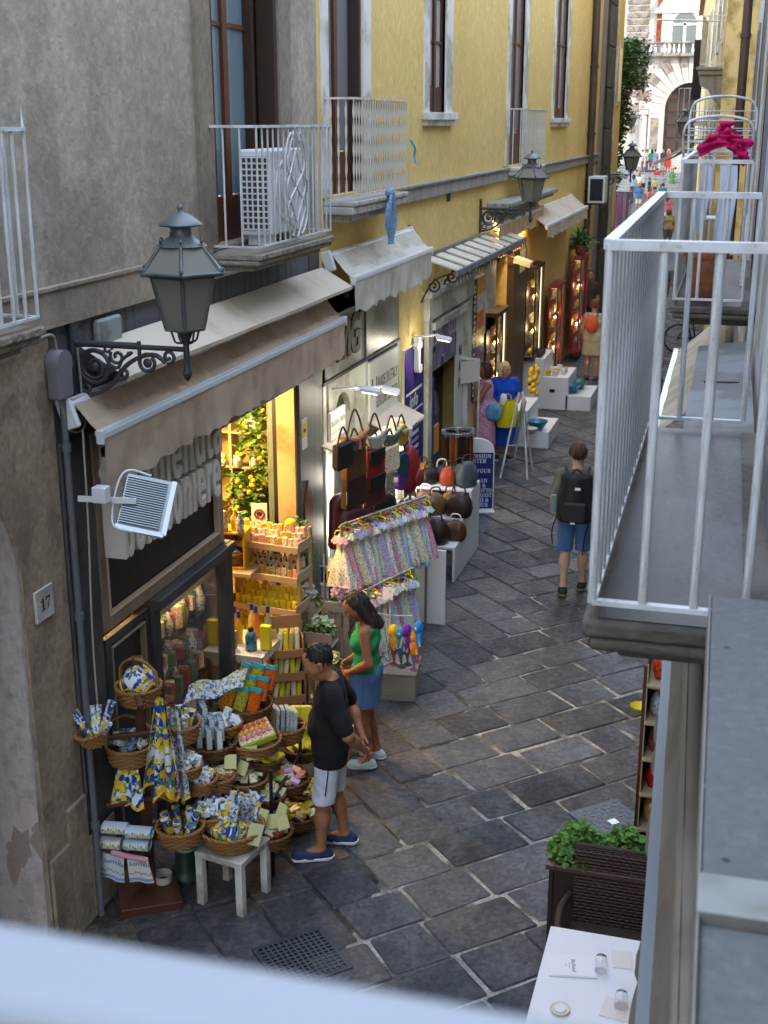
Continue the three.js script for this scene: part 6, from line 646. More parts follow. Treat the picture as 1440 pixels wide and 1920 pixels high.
// embroidered towels
{ const tw = (col) => { const t = canvasTex(256, 256, (c, w, h) => { c.fillStyle = col; c.fillRect(0, 0, w, h); c.fillStyle = '#3a5a6a'; c.font = 'italic bold 56px serif'; c.fillText('Sorrento', 14, 96); c.fillStyle = '#e0b020'; c.beginPath(); c.ellipse(216, 60, 16, 11, 0.5, 0, 7); c.fill(); c.fillStyle = '#6a9a40'; c.beginPath(); c.ellipse(196, 44, 12, 5, 0.2, 0, 7); c.fill(); for (let i = 0; i < 9; i++) { c.fillStyle = i % 2 ? '#e0b428' : '#8aa860'; c.beginPath(); c.ellipse(18 + i * 28, 170 + 8 * Math.sin(i * 2), 14, 10, i, 0, 7); c.fill(); } c.fillStyle = '#8fa4d8'; c.fillRect(0, 214, w, 30); }); return mat(0xffffff, { map: t, roughness: 0.95, bumpMap: T.fab, bumpScale: 0.001 }); }, m1 = tw('#d5dbe6'), m2 = tw('#e2dcd8'), m3 = tw('#cfdbe6');
  const rollT = (px, py, m, label) => { const p = at(px, py, -6.75), g = sheet(24, 20, (u, v) => { const a = v * Math.PI * 2.2 - 0.6; return [(u - 0.5) * 0.17, -0.038 * Math.cos(a) * (1 - 0.05 * v), 0.055 * Math.sin(a) * (1 - 0.05 * v)]; }); const o = obj('rolled_towel', g, m, scene, true); o.position.copy(p); o.rotation.y = 0.15; tag(o, label, 'towel', 'embroidered towels on the stand'); };
  rollT(217, 1552, m1, 'rolled white towel embroidered Sorrento, topmost of the towels'); rollT(262, 1560, m3, 'rolled pale blue towel behind the topmost embroidered towel'); rollT(206, 1580, m2, 'rolled white towel embroidered Sorrento in the middle row beside the wall'); rollT(258, 1583, m3, 'rolled pale towel embroidered Sorrento in the middle row beside the post');
  const p = at(243, 1606, -6.72); tag(obj('pink_towel', tube([[p.x - 0.13, p.y + 0.01, p.z], [p.x, p.y, p.z], [p.x + 0.13, p.y - 0.005, p.z]], 0.02, 8, 12), mat(0xd59aa4, { roughness: 0.95 })), 'thin pink folded towel across the hanging towels', 'towel');
  const hang = (px, py, m, tilt, label) => { const q = at(px, py, -6.72), o = obj('hanging_towel', sheet(10, 10, (u, v) => [(u - 0.5) * 0.16 * (1 + 0.12 * v), 0.1 - 0.2 * v, 0.008 * Math.sin(u * 8 + v * 2)]), m, scene, true); const uv = o.geometry.attributes.uv; for (let i = 0; i < uv.count; i++) uv.setY(i, 1 - uv.getY(i)); o.position.copy(q); o.rotation.z = tilt; tag(o, label, 'towel', 'embroidered towels on the stand'); }; hang(212, 1626, m1, -0.12, 'hanging towel with lemons and a blue border'); hang(262, 1630, m2, 0.12, 'hanging cream towel with lemons beside the blue bordered one'); }
// white stool with the big basket
{ const a = onY(425, 1700, 0), t = thing('white_stool', 'scuffed white plastic side table carrying a big basket', 'stool', [a.x + 0.01, 0, a.z - 0.12], -0.18); obj('top', rbox(0.38, 0.05, 0.38, 0.01, 0, 0.4, 0), mat(0xd8d4cc, { map: T.grime, roughness: 0.5 }), t); for (const s of [-1, 1]) for (const q of [-1, 1]) { obj('leg', rbox(0.055, 0.38, 0.055, 0.006, s * 0.16, 0.19, q * 0.16), mat(0xd8d4cc, { map: T.grime, roughness: 0.5 }), t); }
  const c = V(a.x + 0.01, 0.43, a.z - 0.12); basket('large wicker basket of wrapped print cloths on the white stool', c, 0.185, 0.14, 0.68); for (let i = 0; i < 12; i++) { const k = i * 2.4, q = 0.12 * Math.sqrt(i / 12), b = c.clone().add(V(q * Math.cos(k), 0.08, q * Math.sin(k))); const o = obj('wrapped_cloth', sheet(8, 10, (u, v) => [(u - 0.5) * 0.13, v * rr(0.24, 0.26), 0.02 * Math.sin(u * 6 + i)]), i % 3 === 2 ? M.lemonS : M.lemon); o.position.copy(b); o.rotation.set(-0.5 + rr(-0.25, 0.25), k + 1.2, rr(-0.2, 0.2)); tag(o, 'cellophane wrapped lemon print cloth in the basket on the white stool', 'cloth', 'wrapped cloths in the stool basket'); }
  puff('fabric_bundle', 'bunched print cloths filling the basket on the white stool', c.clone().add(V(0, 0.12, 0)), 0.15, 0.6, M.lemon, 0.2); const o = obj('price_card', box(0.1, 0.15, 0.003, 0, 0, 0), mat(0xcfd09a)); o.position.set(c.x + 0.2, 0.58, c.z + 0.08); o.rotation.set(-0.3, 0.6, -0.2); tag(o, 'pale green paper card clipped to the stool basket', 'card'); }
// tiered stand with the sweets baskets
{ const b = onY(520, 1640, 0), t = thing('basket_rack', 'black iron tiered rack carrying the sweets baskets', 'display rack', [-3.25, 0, -7.75]); const leg = []; for (const [x, z] of [[-0.45, -0.5], [0.25, -0.4], [0.3, 0.35], [-0.2, 0.4]]) obj('leg', rod([x, 0, z], [x, 0.85, z], 0.014), M.black, t); obj('tier', [rod([-0.45, 0.82, -0.5], [0.25, 0.82, -0.4], 0.01), rod([0.25, 0.6, -0.4], [0.3, 0.6, 0.35], 0.01), rod([-0.2, 0.45, 0.4], [0.3, 0.45, 0.35], 0.01), rod([-0.45, 0.6, -0.5], [-0.2, 0.6, 0.4], 0.01)], M.black, t);
  const boxM = [0x2f9aa0, 0xe0a020, 0xe06a20, 0x3a9ab8].map((c) => mat(c, { map: T.packs, roughness: 0.35 })), tealTop = mat(0x37a0a4, { roughness: 0.3 });
  let p = at(462, 1345, -7.95); basket('deep brown basket of upright turquoise topped boxes under the display window', p, 0.165, 0.12, 0.85, { dark: true }); for (let i = 0; i < 9; i++) { const r = Math.floor(i / 3), c = i % 3, q = thing('sweet_box', 'orange and yellow sweet box with turquoise top standing in the deep basket', 'box', [p.x - 0.13 + c * 0.11 + r * 0.03, p.y + 0.1 + r * 0.06, p.z + 0.1 - r * 0.08], 0.5, 'turquoise topped sweet boxes'); obj('carton', rbox(0.09, 0.16, 0.035, 0.004, 0, 0.08, 0), [boxM[1], mat(0xb8c04a, { map: T.packs, roughness: 0.35 }), boxM[2]][i % 3], q); obj('lid', rbox(0.092, 0.035, 0.037, 0.004, 0, 0.165, 0), tealTop, q); q.rotation.set(-0.45, -0.35, 0.08 * ((i % 3) - 1), 'YXZ'); }
  tag(obj('olive_print_mat', sheet(20, 10, (u, v) => { const q = at(355 + 110 * u, 1285 - 30 * u + 25 * v, -7.6 - 0.35 * u); return [q.x, q.y + 0.02 * Math.sin(u * 9), q.z + 0.1 * v]; }), mat(0xffffff, { map: T.lemonS })), 'olive print place mat spread below the display window', 'cloth');
  p = at(398, 1410, -7.5); basket('shallow brown basket of blue and white picture books', p, 0.15, 0.09, 0.85, { dark: true }); for (let i = 0; i < 7; i++) { const o = thing('picture_book', 'blue and white boxed book upright in the shallow basket', 'book', [p.x - 0.08 + (i % 3) * 0.075, p.y + 0.12 + Math.floor(i / 3) * 0.055, p.z + 0.05 - Math.floor(i / 3) * 0.05], 0.6 + rr(-0.1, 0.1), 'boxed picture books'); obj('cover', rbox(0.045, 0.16, 0.12, 0.004, 0, 0.03, 0), mat(0xb8c2d2, { map: T.lemonS, roughness: 0.3 }), o); obj('pages', rbox(0.035, 0.155, 0.012, 0.002, 0, 0.03, 0.056), M.paper, o); }
  p = at(478, 1405, -7.7); basket('wicker tray basket with an open carton of coloured sweets', p, 0.16, 0.09, 0.85); { const o = thing('sweets_carton', 'green and yellow carton showing rows of orange and pink sweets', 'carton', [p.x, p.y + 0.12, p.z], 0.7); o.rotation.x = 0.35; obj('carton', rbox(0.27, 0.05, 0.2, 0.006, 0, 0, 0), mat(0xb9c43a, { roughness: 0.35 }), o); obj('lid', rbox(0.26, 0.01, 0.19, 0.004, 0, 0.028, 0), mat(0xe6dfc0, { map: T.packs }), o); for (let i = 0; i < 6; i++) for (let j = 0; j < 3; j++) obj('sweet', sph(0.018, -0.1 + i * 0.04, 0.04, -0.06 + j * 0.05, 1, 0.7, 1.2, 8), mat([0xe05a20, 0xe69a20, 0xd87a8a][j]), o); }
  p = at(532, 1385, -8.15); basket('wicker basket of upright white soap boxes', p, 0.14, 0.12, 0.8); for (let i = 0; i < 6; i++) { const o = tag(obj('soap_box', rbox(0.03, 0.17, 0.14, 0.004), mat(0xd5d8dc, { map: i % 2 ? T.dressA : T.grime, roughness: 0.4 })), 'white printed soap box upright in the wicker basket', 'box', 'white soap boxes'); o.position.set(p.x - 0.08 + i * 0.034, p.y + 0.17, p.z + rr(-0.02, 0.02)); o.rotation.set(-0.15, 0.5, 0); }
  const clear = mat(0xe6e2d0, { map: T.packs, roughness: 0.18 });
  for (const [x, y, z, r, lab, ms] of [[538, 1478, -7.85, 0.15, 'pink and green sweets', [mat(0xd09ac0, { roughness: 0.25 }), mat(0xe08a4a, { roughness: 0.25 }), mat(0xb8c46a, { roughness: 0.25 }), clear]], [462, 1478, -7.6, 0.14, 'seeds and spice bags', [clear, mat(0xb8b48a, { roughness: 0.25 })]], [412, 1478, -7.35, 0.09, 'spice bags with cards', [mat(0x8a5a3a, { roughness: 0.25 }), clear]], [376, 1482, -7.2, 0.1, 'blue print napkins', [M.lemonS, M.lemon]], [508, 1580, -7.35, 0.13, 'chilli bags with yellow cards', [mat(0x7a3a22, { roughness: 0.25 }), mat(0xb09a6a, { roughness: 0.25 })]], [574, 1500, -8.25, 0.13, 'wrapped yellow sweets', [M.yellowPack, clear]], [566, 1420, -8.5, 0.13, 'yellow lemon sweets', [M.yellowPack]]]) { const q = at(x, y, z); basket('round wicker basket heaped with ' + lab, q, r, 0.1, 0.75, { dark: x > 500 }); packs('sweet_bag', 'small clear bag in the basket of ' + lab, 'bag', 'bags in the basket of ' + lab, q.clone().add(V(0, 0.11, 0)), 18, r * 0.85, [0.075, 0.03, 0.055], ms); }
  for (const [x, y, z, r, lab, ms] of [[420, 1375, -7.65, 0.11, 'white and blue printed sachets', [M.lemonS, M.paper]], [500, 1440, -7.75, 0.1, 'cream and yellow sachets', [clear, M.yellowPack]], [350, 1455, -7.05, 0.09, 'white printed napkins', [M.lemonS, M.paper]], [440, 1530, -7.3, 0.1, 'yellow and white soaps', [M.yellowPack, M.paper, clear]], [560, 1545, -8.0, 0.12, 'yellow wrapped candies by the man', [M.yellowPack, clear]], [505, 1510, -7.6, 0.1, 'pale herb sachets', [clear, mat(0xc8c89a, { roughness: 0.25 })]], [300, 1455, -7.15, 0.1, 'blue and white pouches', [M.lemonS, M.lemon]], [395, 1545, -7.1, 0.1, 'lemon print pouches behind the stool', [M.lemon, M.lemonS]]]) { const q = at(x, y, z); basket('low wicker basket of ' + lab, q, r, 0.09, 0.75, { dark: x > 430 }); packs('sachet', 'small packet in the low basket of ' + lab, 'packet', 'packets in the low basket of ' + lab, q.clone().add(V(0, 0.1, 0)), 16, r * 0.95, [0.085, 0.025, 0.06], ms, 0, 0.8); }
  for (const [x, y, z, a] of [[432, 1428, -7.4, 0.2], [455, 1440, -7.5, -0.3], [472, 1412, -7.55, 0.4], [510, 1540, -7.3, 0.3], [528, 1520, -7.35, -0.4], [492, 1530, -7.25, -0.2], [530, 1542, -7.3, 0.6], [572, 1470, -8.1, -0.5]]) { const q = at(x, y, z), o = obj('price_card', box(0.085, 0.1, 0.003), mat(0xcfc98a)); o.position.copy(q); o.rotation.set(-0.5, a, a * 0.7); tag(o, 'pale yellow paper price card stuck in the sweets baskets', 'card', 'price cards in the sweets baskets'); }
  for (let i = 0; i < 8; i++) { const q = at(555 + (i % 4) * 9, 1340 + Math.floor(i / 4) * 45 + (i % 2) * 12, -8.6), o = obj('pasta_bag', rbox(0.1, 0.15, 0.06, 0.02), M.yellowPack); o.position.copy(q); o.rotation.set(-0.4, 0.5, 0.1); tag(o, 'bright yellow cellophane bag stacked behind the man', 'bag', 'yellow bags behind the man'); } 
  { const q = onY(565, 1440, 0.3); tag(obj('wooden_crate', [rbox(0.36, 0.22, 0.02, 0.004, q.x, 0.2, q.z - 0.6), rbox(0.36, 0.22, 0.02, 0.004, q.x, 0.2, q.z - 0.9), rbox(0.02, 0.22, 0.3, 0.004, q.x - 0.18, 0.2, q.z - 0.75), rbox(0.02, 0.22, 0.3, 0.004, q.x + 0.18, 0.2, q.z - 0.75)], M.paleWood), 'pale wooden crate under the yellow bags', 'crate'); } }
// window display behind glass
{ tag(obj('glass_shelf', [bb(XL - 0.55, XL - 0.12, 0.79, 0.8, -7.75, -8.98), bb(XL - 0.55, XL - 0.12, 1.35, 1.36, -7.75, -8.98), bb(XL - 0.55, XL - 0.35, 1.61, 1.62, -7.75, -8.98)], M.glass), 'set of narrow clear shelves at the back of the display window', 'shelf'); for (let i = 0; i < 112; i++) { const row = Math.floor(i / 16), x = XL - [0.2, 0.42, 0.2, 0.42, 0.16, 0.42, 0.16][row] - rr(0, 0.07), z = -7.83 - (i % 16) * 0.073, y = [0.46, 0.8, 1.02, 1.36, 1.36, 1.62, 0.8][row], k = (i * 7 + row) % 4; const m = [mat(0xb04a38, { map: T.packs, roughness: 0.4 }), M.lemonS, mat(0x6a8a5a, { map: T.dressA }), M.packs][k]; tag(obj('display_item', k === 1 ? lathe([[0, 0], [0.05, 0], [0.06, 0.08], [0.035, 0.16], [0.02, 0.22], [0, 0.22]], 14, x, y, z) : rbox(0.08, rr(0.1, 0.19), 0.06, 0.006, x, y + 0.1, z, 0, rr(-0.5, 0.5)), m), ['red patterned box', 'blue print ceramic bottle', 'green printed packet', 'gold patterned box'][k] + ' behind the glass of the display window', 'gift', ['red boxes', 'ceramic bottles', 'green packets', 'gold boxes'][k] + ' in the display window'); } tag(obj('glass_shelf', bb(XL - 0.55, XL - 0.1, 1.0, 1.012, -7.75, -8.98), M.glass), 'clear shelf inside the display window', 'shelf');
  tag(obj('yellow_banner', bb(XL - 0.07, XL - 0.065, 1.66, 1.8, -7.78, -8.95), mat(0xc9c08a)), 'pale yellow strip along the top of the display window', 'banner'); }
// shop interior behind the door
{ const sh = thing('wall_shelf', 'wooden wall shelves of plants and pots glowing at the back of the gift shop', 'shelf', [-4.78, 0, -11.28]); obj('back', bb(-0.62, 0.62, 0, 2.9, -0.12, -0.1), mat(0xc9a860, { roughness: 0.8, map: T.wood }), sh); for (const y of [1.3, 1.62, 1.95, 2.3]) obj('shelf_board', rb(-0.6, 0.6, y - 0.02, y, -0.1, 0.14), M.paleWood, sh); obj('upright', [rb(-0.62, -0.58, 0, 2.9, -0.1, 0.14), rb(0.0, 0.03, 0, 2.9, -0.1, 0.14), rb(0.58, 0.62, 0, 2.9, -0.1, 0.14)], M.paleWood, sh);
  const vine = (label, x, y, z, n, r, h) => { const t = thing('lemon_vine', label, 'plant', [x, y, z], 0, 'lemon garlands in the gift shop'); obj('leaf_mass', foliage(n * 2, () => [V(rr(-r, r), rr(-h, 0), rr(-0.08, 0.08)), 1], 0.055, 0.075), leafT(0x4f7a20), t); obj('stem', tube([[0, 0, 0], [r * 0.4, -h * 0.4, 0], [-r * 0.3, -h, 0]], 0.005, 5, 12), M.leaf, t); for (let i = 0; i < Math.round(n / 7); i++) obj('lemon', sph(0.021, rr(-r, r), rr(-h, 0), rr(0, 0.1), 1, 1, 1.25, 8), M.lemonFruit, t); };
  vine('lemon garland hanging beside the vase on the upper shelf', -4.5, 2.75, -11.1, 90, 0.16, 0.7); vine('lemon garland trailing over the middle shelves', -4.32, 2.2, -11.08, 100, 0.14, 0.9); vine('lemon garland at the dark end of the shelves', -5.15, 2.7, -11.08, 150, 0.22, 1.2); vine('lemon garland across the head of the shelves', -4.75, 2.85, -11.05, 130, 0.34, 0.3); vine('lemon garland on the counter beside the crossed camera sign', -4.55, 1.95, -10.95, 110, 0.16, 0.5);
  const q = (name, label, prof, x, y, z, m, cat) => tag(obj(name, lathe(prof, 18, x, y, z), m), label, cat);
  q('white_vase', 'tall white ceramic vase on the top shelf', [[0, 0], [0.07, 0], [0.08, 0.1], [0.05, 0.22], [0.06, 0.28], [0.045, 0.28], [0, 0.2]], -4.55, 2.3, -11.2, M.plasticW, 'vase'); q('plant_pot', 'square white pot with a heart on the top shelf', [[0, 0], [0.07, 0], [0.085, 0.12], [0.075, 0.12], [0, 0.1]], -4.95, 2.3, -11.2, M.plasticW, 'pot'); { const t = thing('potted_plant', 'leafy green plant in the square white pot', 'plant', [-4.95, 2.4, -11.2]); obj('leaf_mass', foliage(46, () => [V(rr(-0.05, 0.05), rr(0, 0.12), rr(-0.05, 0.05)), 1.2], 0.05, 0.16), leafT(0x447a24), t); obj('stem', rod([0, 0, 0], [0, 0.14, 0], 0.006), M.leaf, t); }
  for (let i = 0; i < 6; i++) q('ceramic_jar', 'small white ceramic jar with lemon decoration on the middle shelf', [[0, 0], [0.045, 0], [0.05, 0.08], [0.035, 0.1], [0.045, 0.11], [0, 0.12]], -5.2 + i * 0.17, 1.95, -11.15, i % 2 ? M.plasticW : M.lemonS, 'jar').userData.group = 'ceramic jars on the middle shelf';
  { const t = thing('no_photo_sign', 'white framed sign with a crossed out camera inside the doorway', 'sign', [-4.32, 1.5, -10.75], 0.25); obj('board', rbox(0.15, 0.22, 0.015, 0.004, 0, 0.11, 0), M.paper, t); obj('ring', new THREE.TorusGeometry(0.045, 0.007, 6, 28).translate(0, 0.115, 0.01), M.red, t); obj('camera', [box(0.045, 0.03, 0.004, 0, 0.115, 0.01), box(0.015, 0.008, 0.004, 0, 0.134, 0.01)], M.black, t); obj('slash', box(0.09, 0.008, 0.004, 0, 0.115, 0.0135, 0, 0, 0.75), M.red, t); }
  { const t = thing('yellow_crate', 'yellow wooden display crate with bottles on top just inside the door', 'crate', [-4.36, 1.3, -10.15], 0.1), ym = mat(0xd8a820, { roughness: 0.6, map: T.wood }); obj('crate_side', [rb(-0.16, -0.14, 0, 0.33, -0.12, 0.12), rb(0.14, 0.16, 0, 0.33, -0.12, 0.12), rb(-0.14, 0.14, 0, 0.02, -0.12, 0.12), rb(-0.16, 0.16, 0.33, 0.35, -0.12, 0.12), rb(-0.14, 0.14, 0.02, 0.33, -0.12, -0.1)], ym, t); basket('tiny wicker basket of white soaps inside the yellow crate', [-4.34, 1.33, -10.13], 0.08, 0.1, 0.8, { handle: true }); packs('soap_ball', 'white soap in the tiny basket inside the crate', 'soap', 'white soaps in the crate', V(-4.34, 1.43, -10.13), 7, 0.05, [0.04, 0.025, 0.03], M.plasticW); for (let i = 0; i < 4; i++) q('soap_bottle', 'yellow pump bottle of soap on top of the yellow crate', [[0, 0], [0.035, 0], [0.037, 0.12], [0.015, 0.15], [0.012, 0.19], [0.02, 0.195], [0, 0.2]], -4.46 + i * 0.075, 1.65, -10.12 + (i % 2) * 0.06, i % 2 ? M.lemonS : mat(0xe0c040, { roughness: 0.3 }), 'bottle').userData.group = 'pump bottles on the yellow crate'; tag(obj('crate_table', [rb(-4.75, -4.1, 1.26, 1.3, -10.32, -9.95), rb(-4.75, -4.7, 0, 1.26, -10.32, -9.95), rb(-4.12, -4.08, 0, 1.26, -10.32, -10.28)], M.paleWood), 'pale wooden counter under the yellow crate', 'counter'); }
  // tiered rack in the doorway
  const rk = thing('tiered_rack', 'pale wooden four tier rack of lemon sweets in the doorway', 'rack', [-4.02, 0, -10.3], -0.12); const ys = [0.62, 0.92, 1.22, 1.5]; obj('upright', [rb(-0.34, -0.31, 0, 1.66, -0.14, -0.1), rb(0.31, 0.34, 0, 1.66, -0.14, -0.1), rb(-0.34, -0.31, 0, 1.56, 0.1, 0.13), rb(0.31, 0.34, 0, 1.5, 0.1, 0.13)], M.paleWood, rk); for (const y of ys) { const d = (1.5 - y) * 0.12; obj('shelf_board', rb(-0.34, 0.34, y - 0.015, y, -0.14, 0.16 + d), M.paleWood, rk); obj('shelf_lip', [rb(-0.35, 0.35, y - 0.02, y + 0.045, 0.16 + d, 0.175 + d), rb(-0.35, -0.335, y - 0.02, y + 0.08, -0.1, 0.16 + d), rb(0.335, 0.35, y - 0.02, y + 0.08, -0.1, 0.16 + d)], M.paleWood, rk); }
  const sw = [M.packs, mat(0xe6dcb8, { map: T.packs, roughness: 0.3 }), mat(0xe8a8a0, { roughness: 0.35 }), mat(0xe0b040, { roughness: 0.35 }), mat(0xefe4c8, { map: T.dressA, roughness: 0.3 })]; const pg = [0, 1].map((k) => prep(metreUV(prep(k ? rbox(0.045, 0.08, 0.03, 0.01) : rbox(0.05, 0.1, 0.035, 0.008)))));
  ys.forEach((y, l) => { const rows = 3, n = 11, d = (1.5 - y) * 0.12; for (let r = 0; r < rows; r++) for (let i = 0; i < n; i++) { const t = thing('sweet_packet', l < 2 ? 'bright yellow lemon sweet packet on the lower tiers of the doorway rack' : l === 2 ? 'small bottle shaped sweet packet on the second tier of the doorway rack' : 'tied sweet packet on the top tier of the doorway rack', 'packet', [0, 0, 0], 0, l < 2 ? 'yellow packets on the rack' : l === 2 ? 'second tier packets' : 'top tier packets'); const lx = -0.29 + i * 0.058, lz = -0.06 + r * 0.07 + d, c = Math.cos(-0.12), s = Math.sin(-0.12); t.position.set(-4.02 + lx * c + lz * s, y + 0.05 + (rows - 1 - r) * 0.035, -10.3 - lx * s + lz * c); t.rotation.set(rr(-0.2, 0.2), rr(-0.5, 0.5), rr(-0.15, 0.15)); const k = new THREE.Mesh(pg[i % 2], l < 2 ? M.yellowPack : sw[Math.floor(rnd() * 5)]); k.name = 'wrapper'; k.castShadow = k.receiveShadow = true; t.add(k); if (l === 2) { const cp = new THREE.Mesh(prep(cyl(0.008, 0.01, 0.03, 0, 0.055, 0, 8)), mat(0x5a2a22)); cp.name = 'cap'; t.add(cp); } } });
  tag(obj('rack_lemon', sph(0.045, -3.86, 1.68, -10.36, 1.25, 1, 1, 14), M.lemonFruit), 'single artificial lemon on top of the doorway rack', 'lemon'); { const t = thing('trailing_plant', 'green trailing plant on the side of the doorway rack', 'plant', [-3.7, 1.66, -10.42]); obj('leaf_mass', foliage(120, () => { const v = rnd(); return [V(rr(-0.12, 0.05) - 0.1 * (1 - v), -0.5 * v + 0.06, rr(-0.05, 0.06)), 1]; }, 0.04, 0.07), leafT(0x4f7f28), t); obj('stem', tube([[-0.1, 0, 0], [0.02, -0.1, 0], [0, -0.5, 0]], 0.004, 5, 12), M.leaf, t); }
  // table of bottles
  const tb = thing('bottle_table', 'small wooden table with lace runner and liqueur bottles before the doorway', 'table', [-3.92, 0, -9.42]); obj('tabletop', rb(-0.24, 0.22, 0.84, 0.87, -0.26, 0.26), M.redWood, tb); for (const s of [-1, 1]) for (const z of [-1, 1]) obj('leg', rb(s * 0.2 - 0.02, s * 0.2 + 0.02, 0, 0.84, z * 0.23 - 0.02, z * 0.23 + 0.02), M.redWood, tb); obj('shelf_board', rb(-0.22, 0.2, 0.4, 0.43, -0.24, 0.24), M.redWood, tb);
  tag(obj('lace_runner', [rb(-4.17, -3.69, 0.872, 0.876, -9.69, -9.15, 0.001), sheet(40, 3, (u, v) => [-4.17 + u * 0.48, 0.874 - (0.06 + 0.012 * Math.sin(u * 60)) * v, -9.145]), sheet(40, 3, (u, v) => [-3.685, 0.874 - (0.06 + 0.012 * Math.sin(u * 60)) * v, -9.15 - 0.54 * u])], mat(0xd6cdc2, { roughness: 0.95, map: T.grime })), 'white lace runner on the bottle table', 'runner');
  const bot = [[0, 0], [0.032, 0], [0.034, 0.15], [0.014, 0.2], [0.013, 0.26], [0, 0.26]]; [['yellow', 0xe6c020, -4.0, -9.4], ['pink', 0xd89ab0, -4.08, -9.5], ['orange', 0xe08a30, -3.9, -9.55], ['clear', 0xb9b8a0, -3.8, -9.58], ['pale lemon', 0xe6d87a, -3.96, -9.6]].forEach(([n, c, x, z]) => { const o = q('liqueur_bottle', n + ' liqueur bottle with navy cap on the lace runner', bot, x, 0.878, z, pmat(c, { roughness: 0.15, transmission: 0.25, thickness: 0 }), 'bottle'); obj('cap', cyl(0.016, 0.016, 0.06, x, 1.14, z, 12), M.navy, o); });
  { const o = q('ceramic_bottle', 'blue painted ceramic bottle with dark stopper on the bottle table', [[0, 0], [0.05, 0], [0.052, 0.13], [0.03, 0.17], [0, 0.17]], -3.84, 0.878, -9.28, mat(0x5a9ab8, { map: T.lemonS, roughness: 0.25 }), 'bottle'); obj('stopper', sph(0.026, -3.84, 1.065, -9.28), M.black, o); } tag(obj('gift_bag', [rbox(0.09, 0.22, 0.06, 0.006, -3.72, 0.99, -9.32)], M.yellowPack), 'yellow paper gift bag at the corner of the bottle table', 'bag'); tag(obj('carry_bag', [rbox(0.12, 0.2, 0.07, 0.006, -4.12, 0.98, -9.36), tube([[-4.16, 1.08, -9.32], [-4.15, 1.17, -9.32], [-4.09, 1.17, -9.32], [-4.08, 1.08, -9.32]], 0.006, 5, 12)], mat(0xc9c22a, { roughness: 0.5 })), 'yellow carrier bag with looped handle on the bottle table', 'bag'); tag(obj('carton_box', [rbox(0.1, 0.16, 0.1, 0.004, -4.02, 0.96, -9.24)], mat(0xb9b0a8, { map: T.lemonS })), 'white printed carton box on the bottle table', 'box');
  // slanted cardboard display
  const cd = thing('cardboard_display', 'tall cardboard tier display of straw coloured pasta packs beside the doorway', 'display', [-3.62, 0, -9.55], 0.5); for (let i = 0; i < 4; i++) { obj('tray', [rb(-0.14, 0.14, 0.12 + i * 0.2, 0.2 + i * 0.2, 0.14 - i * 0.04, 0.15 - i * 0.04), rb(-0.14, 0.14, 0.12 + i * 0.2, 0.13 + i * 0.2, -0.16, 0.14 - i * 0.04), rb(-0.15, -0.14, 0.1 + i * 0.2, 0.3 + i * 0.2, -0.16, 0.12 - i * 0.04), rb(0.14, 0.15, 0.1 + i * 0.2, 0.3 + i * 0.2, -0.16, 0.12 - i * 0.04)], M.card, cd); for (let k = 0; k < 5; k++) { const o = tag(obj('pasta_pack', [rbox(0.045, 0.17, 0.05, 0.018), ...[0, 1, 2].map((j) => sph(0.02, (j - 1) * 0.012, 0.09, 0.01 * j, 0.5, 1.6, 0.4, 8))], [mat(0xd9c070, { roughness: 0.3, map: T.wood }), mat(0xe6dca8, { roughness: 0.3 }), M.yellowPack][(i + k) % 3]), 'straw coloured pasta pack in the cardboard display', 'pack', 'pasta packs in the cardboard display'); const lx = -0.1 + k * 0.05, lz = 0.05 - i * 0.04, c = Math.cos(0.5), s = Math.sin(0.5); o.position.set(-3.62 + lx * c + lz * s, 0.24 + i * 0.2, -9.55 - lx * s + lz * c); o.rotation.set(-0.25, 0.5, rr(-0.1, 0.1)); } } obj('back', rb(-0.15, 0.15, 0.05, 1.05, -0.17, -0.16), M.card, cd); }
// plank, warning sticker, side wreaths by the pier
{ const c = onX(578, 985, XL + 0.02); tag(obj('pointed_board', extr(shapeOf([[-0.11, -0.28], [0, -0.45], [0.11, -0.28], [0.11, 0.25], [0, 0.45], [-0.11, 0.25]]), 0.015, 0.004).rotateY(Math.PI / 2).translate(XL + 0.014, c.y, c.z), M.brownWood), 'pointed brown wooden board on the grey door side panel', 'board');
  const st = onX(572, 815, XL + 0.02), t = tag(obj('warning_sticker', bb(XL + 0.012, XL + 0.015, st.y - 0.14, st.y + 0.16, st.z - 0.075, st.z + 0.075), mat(0xcfd0c4)), 'white and yellow camera warning sticker on the grey side panel', 'sticker'); obj('yellow_field', bb(XL + 0.015, XL + 0.017, st.y - 0.02, st.y + 0.11, st.z - 0.06, st.z + 0.06), mat(0xd8c81e), t); obj('camera_mark', bb(XL + 0.017, XL + 0.019, st.y + 0.02, st.y + 0.06, st.z - 0.03, st.z + 0.03), M.black, t); }
// ================= LEATHER SHOP =================
const shopW = mat(0xbfc4bb, { roughness: 0.6, map: T.grime }), X2 = XL;
const lf = thing('shop_front', 'pale green white panelled leather shop front with arched panel and sign boards', 'shop front', [0, 0, 0]);
obj('fascia', [rb(X2 - 0.1, X2 + 0.0, 2.72, 3.55, -11.6, -14.45, 0.01)], mat(0x9aa09c, { roughness: 0.35, map: T.grime }), lf); obj('fascia_line', [bb(X2, X2 + 0.02, 2.7, 2.73, -11.6, -14.45), bb(X2, X2 + 0.02, 2.73, 3.5, -13.03, -13.06)], M.darkPaint, lf);
obj('fascia_mark', [...(() => { let z = -12.0; return ['M', 'G'].map((c) => { const g = text(c, 0.42, 0.02, 'bold').rotateY(Math.PI / 2).translate(X2 + 0.002, 2.86, z); z -= 0.46; return g; }); })(), box(0.02, 0.12, 0.1, X2 + 0.012, 3.32, -12.88)], mat(0x3a322c, { roughness: 0.5 }), lf);
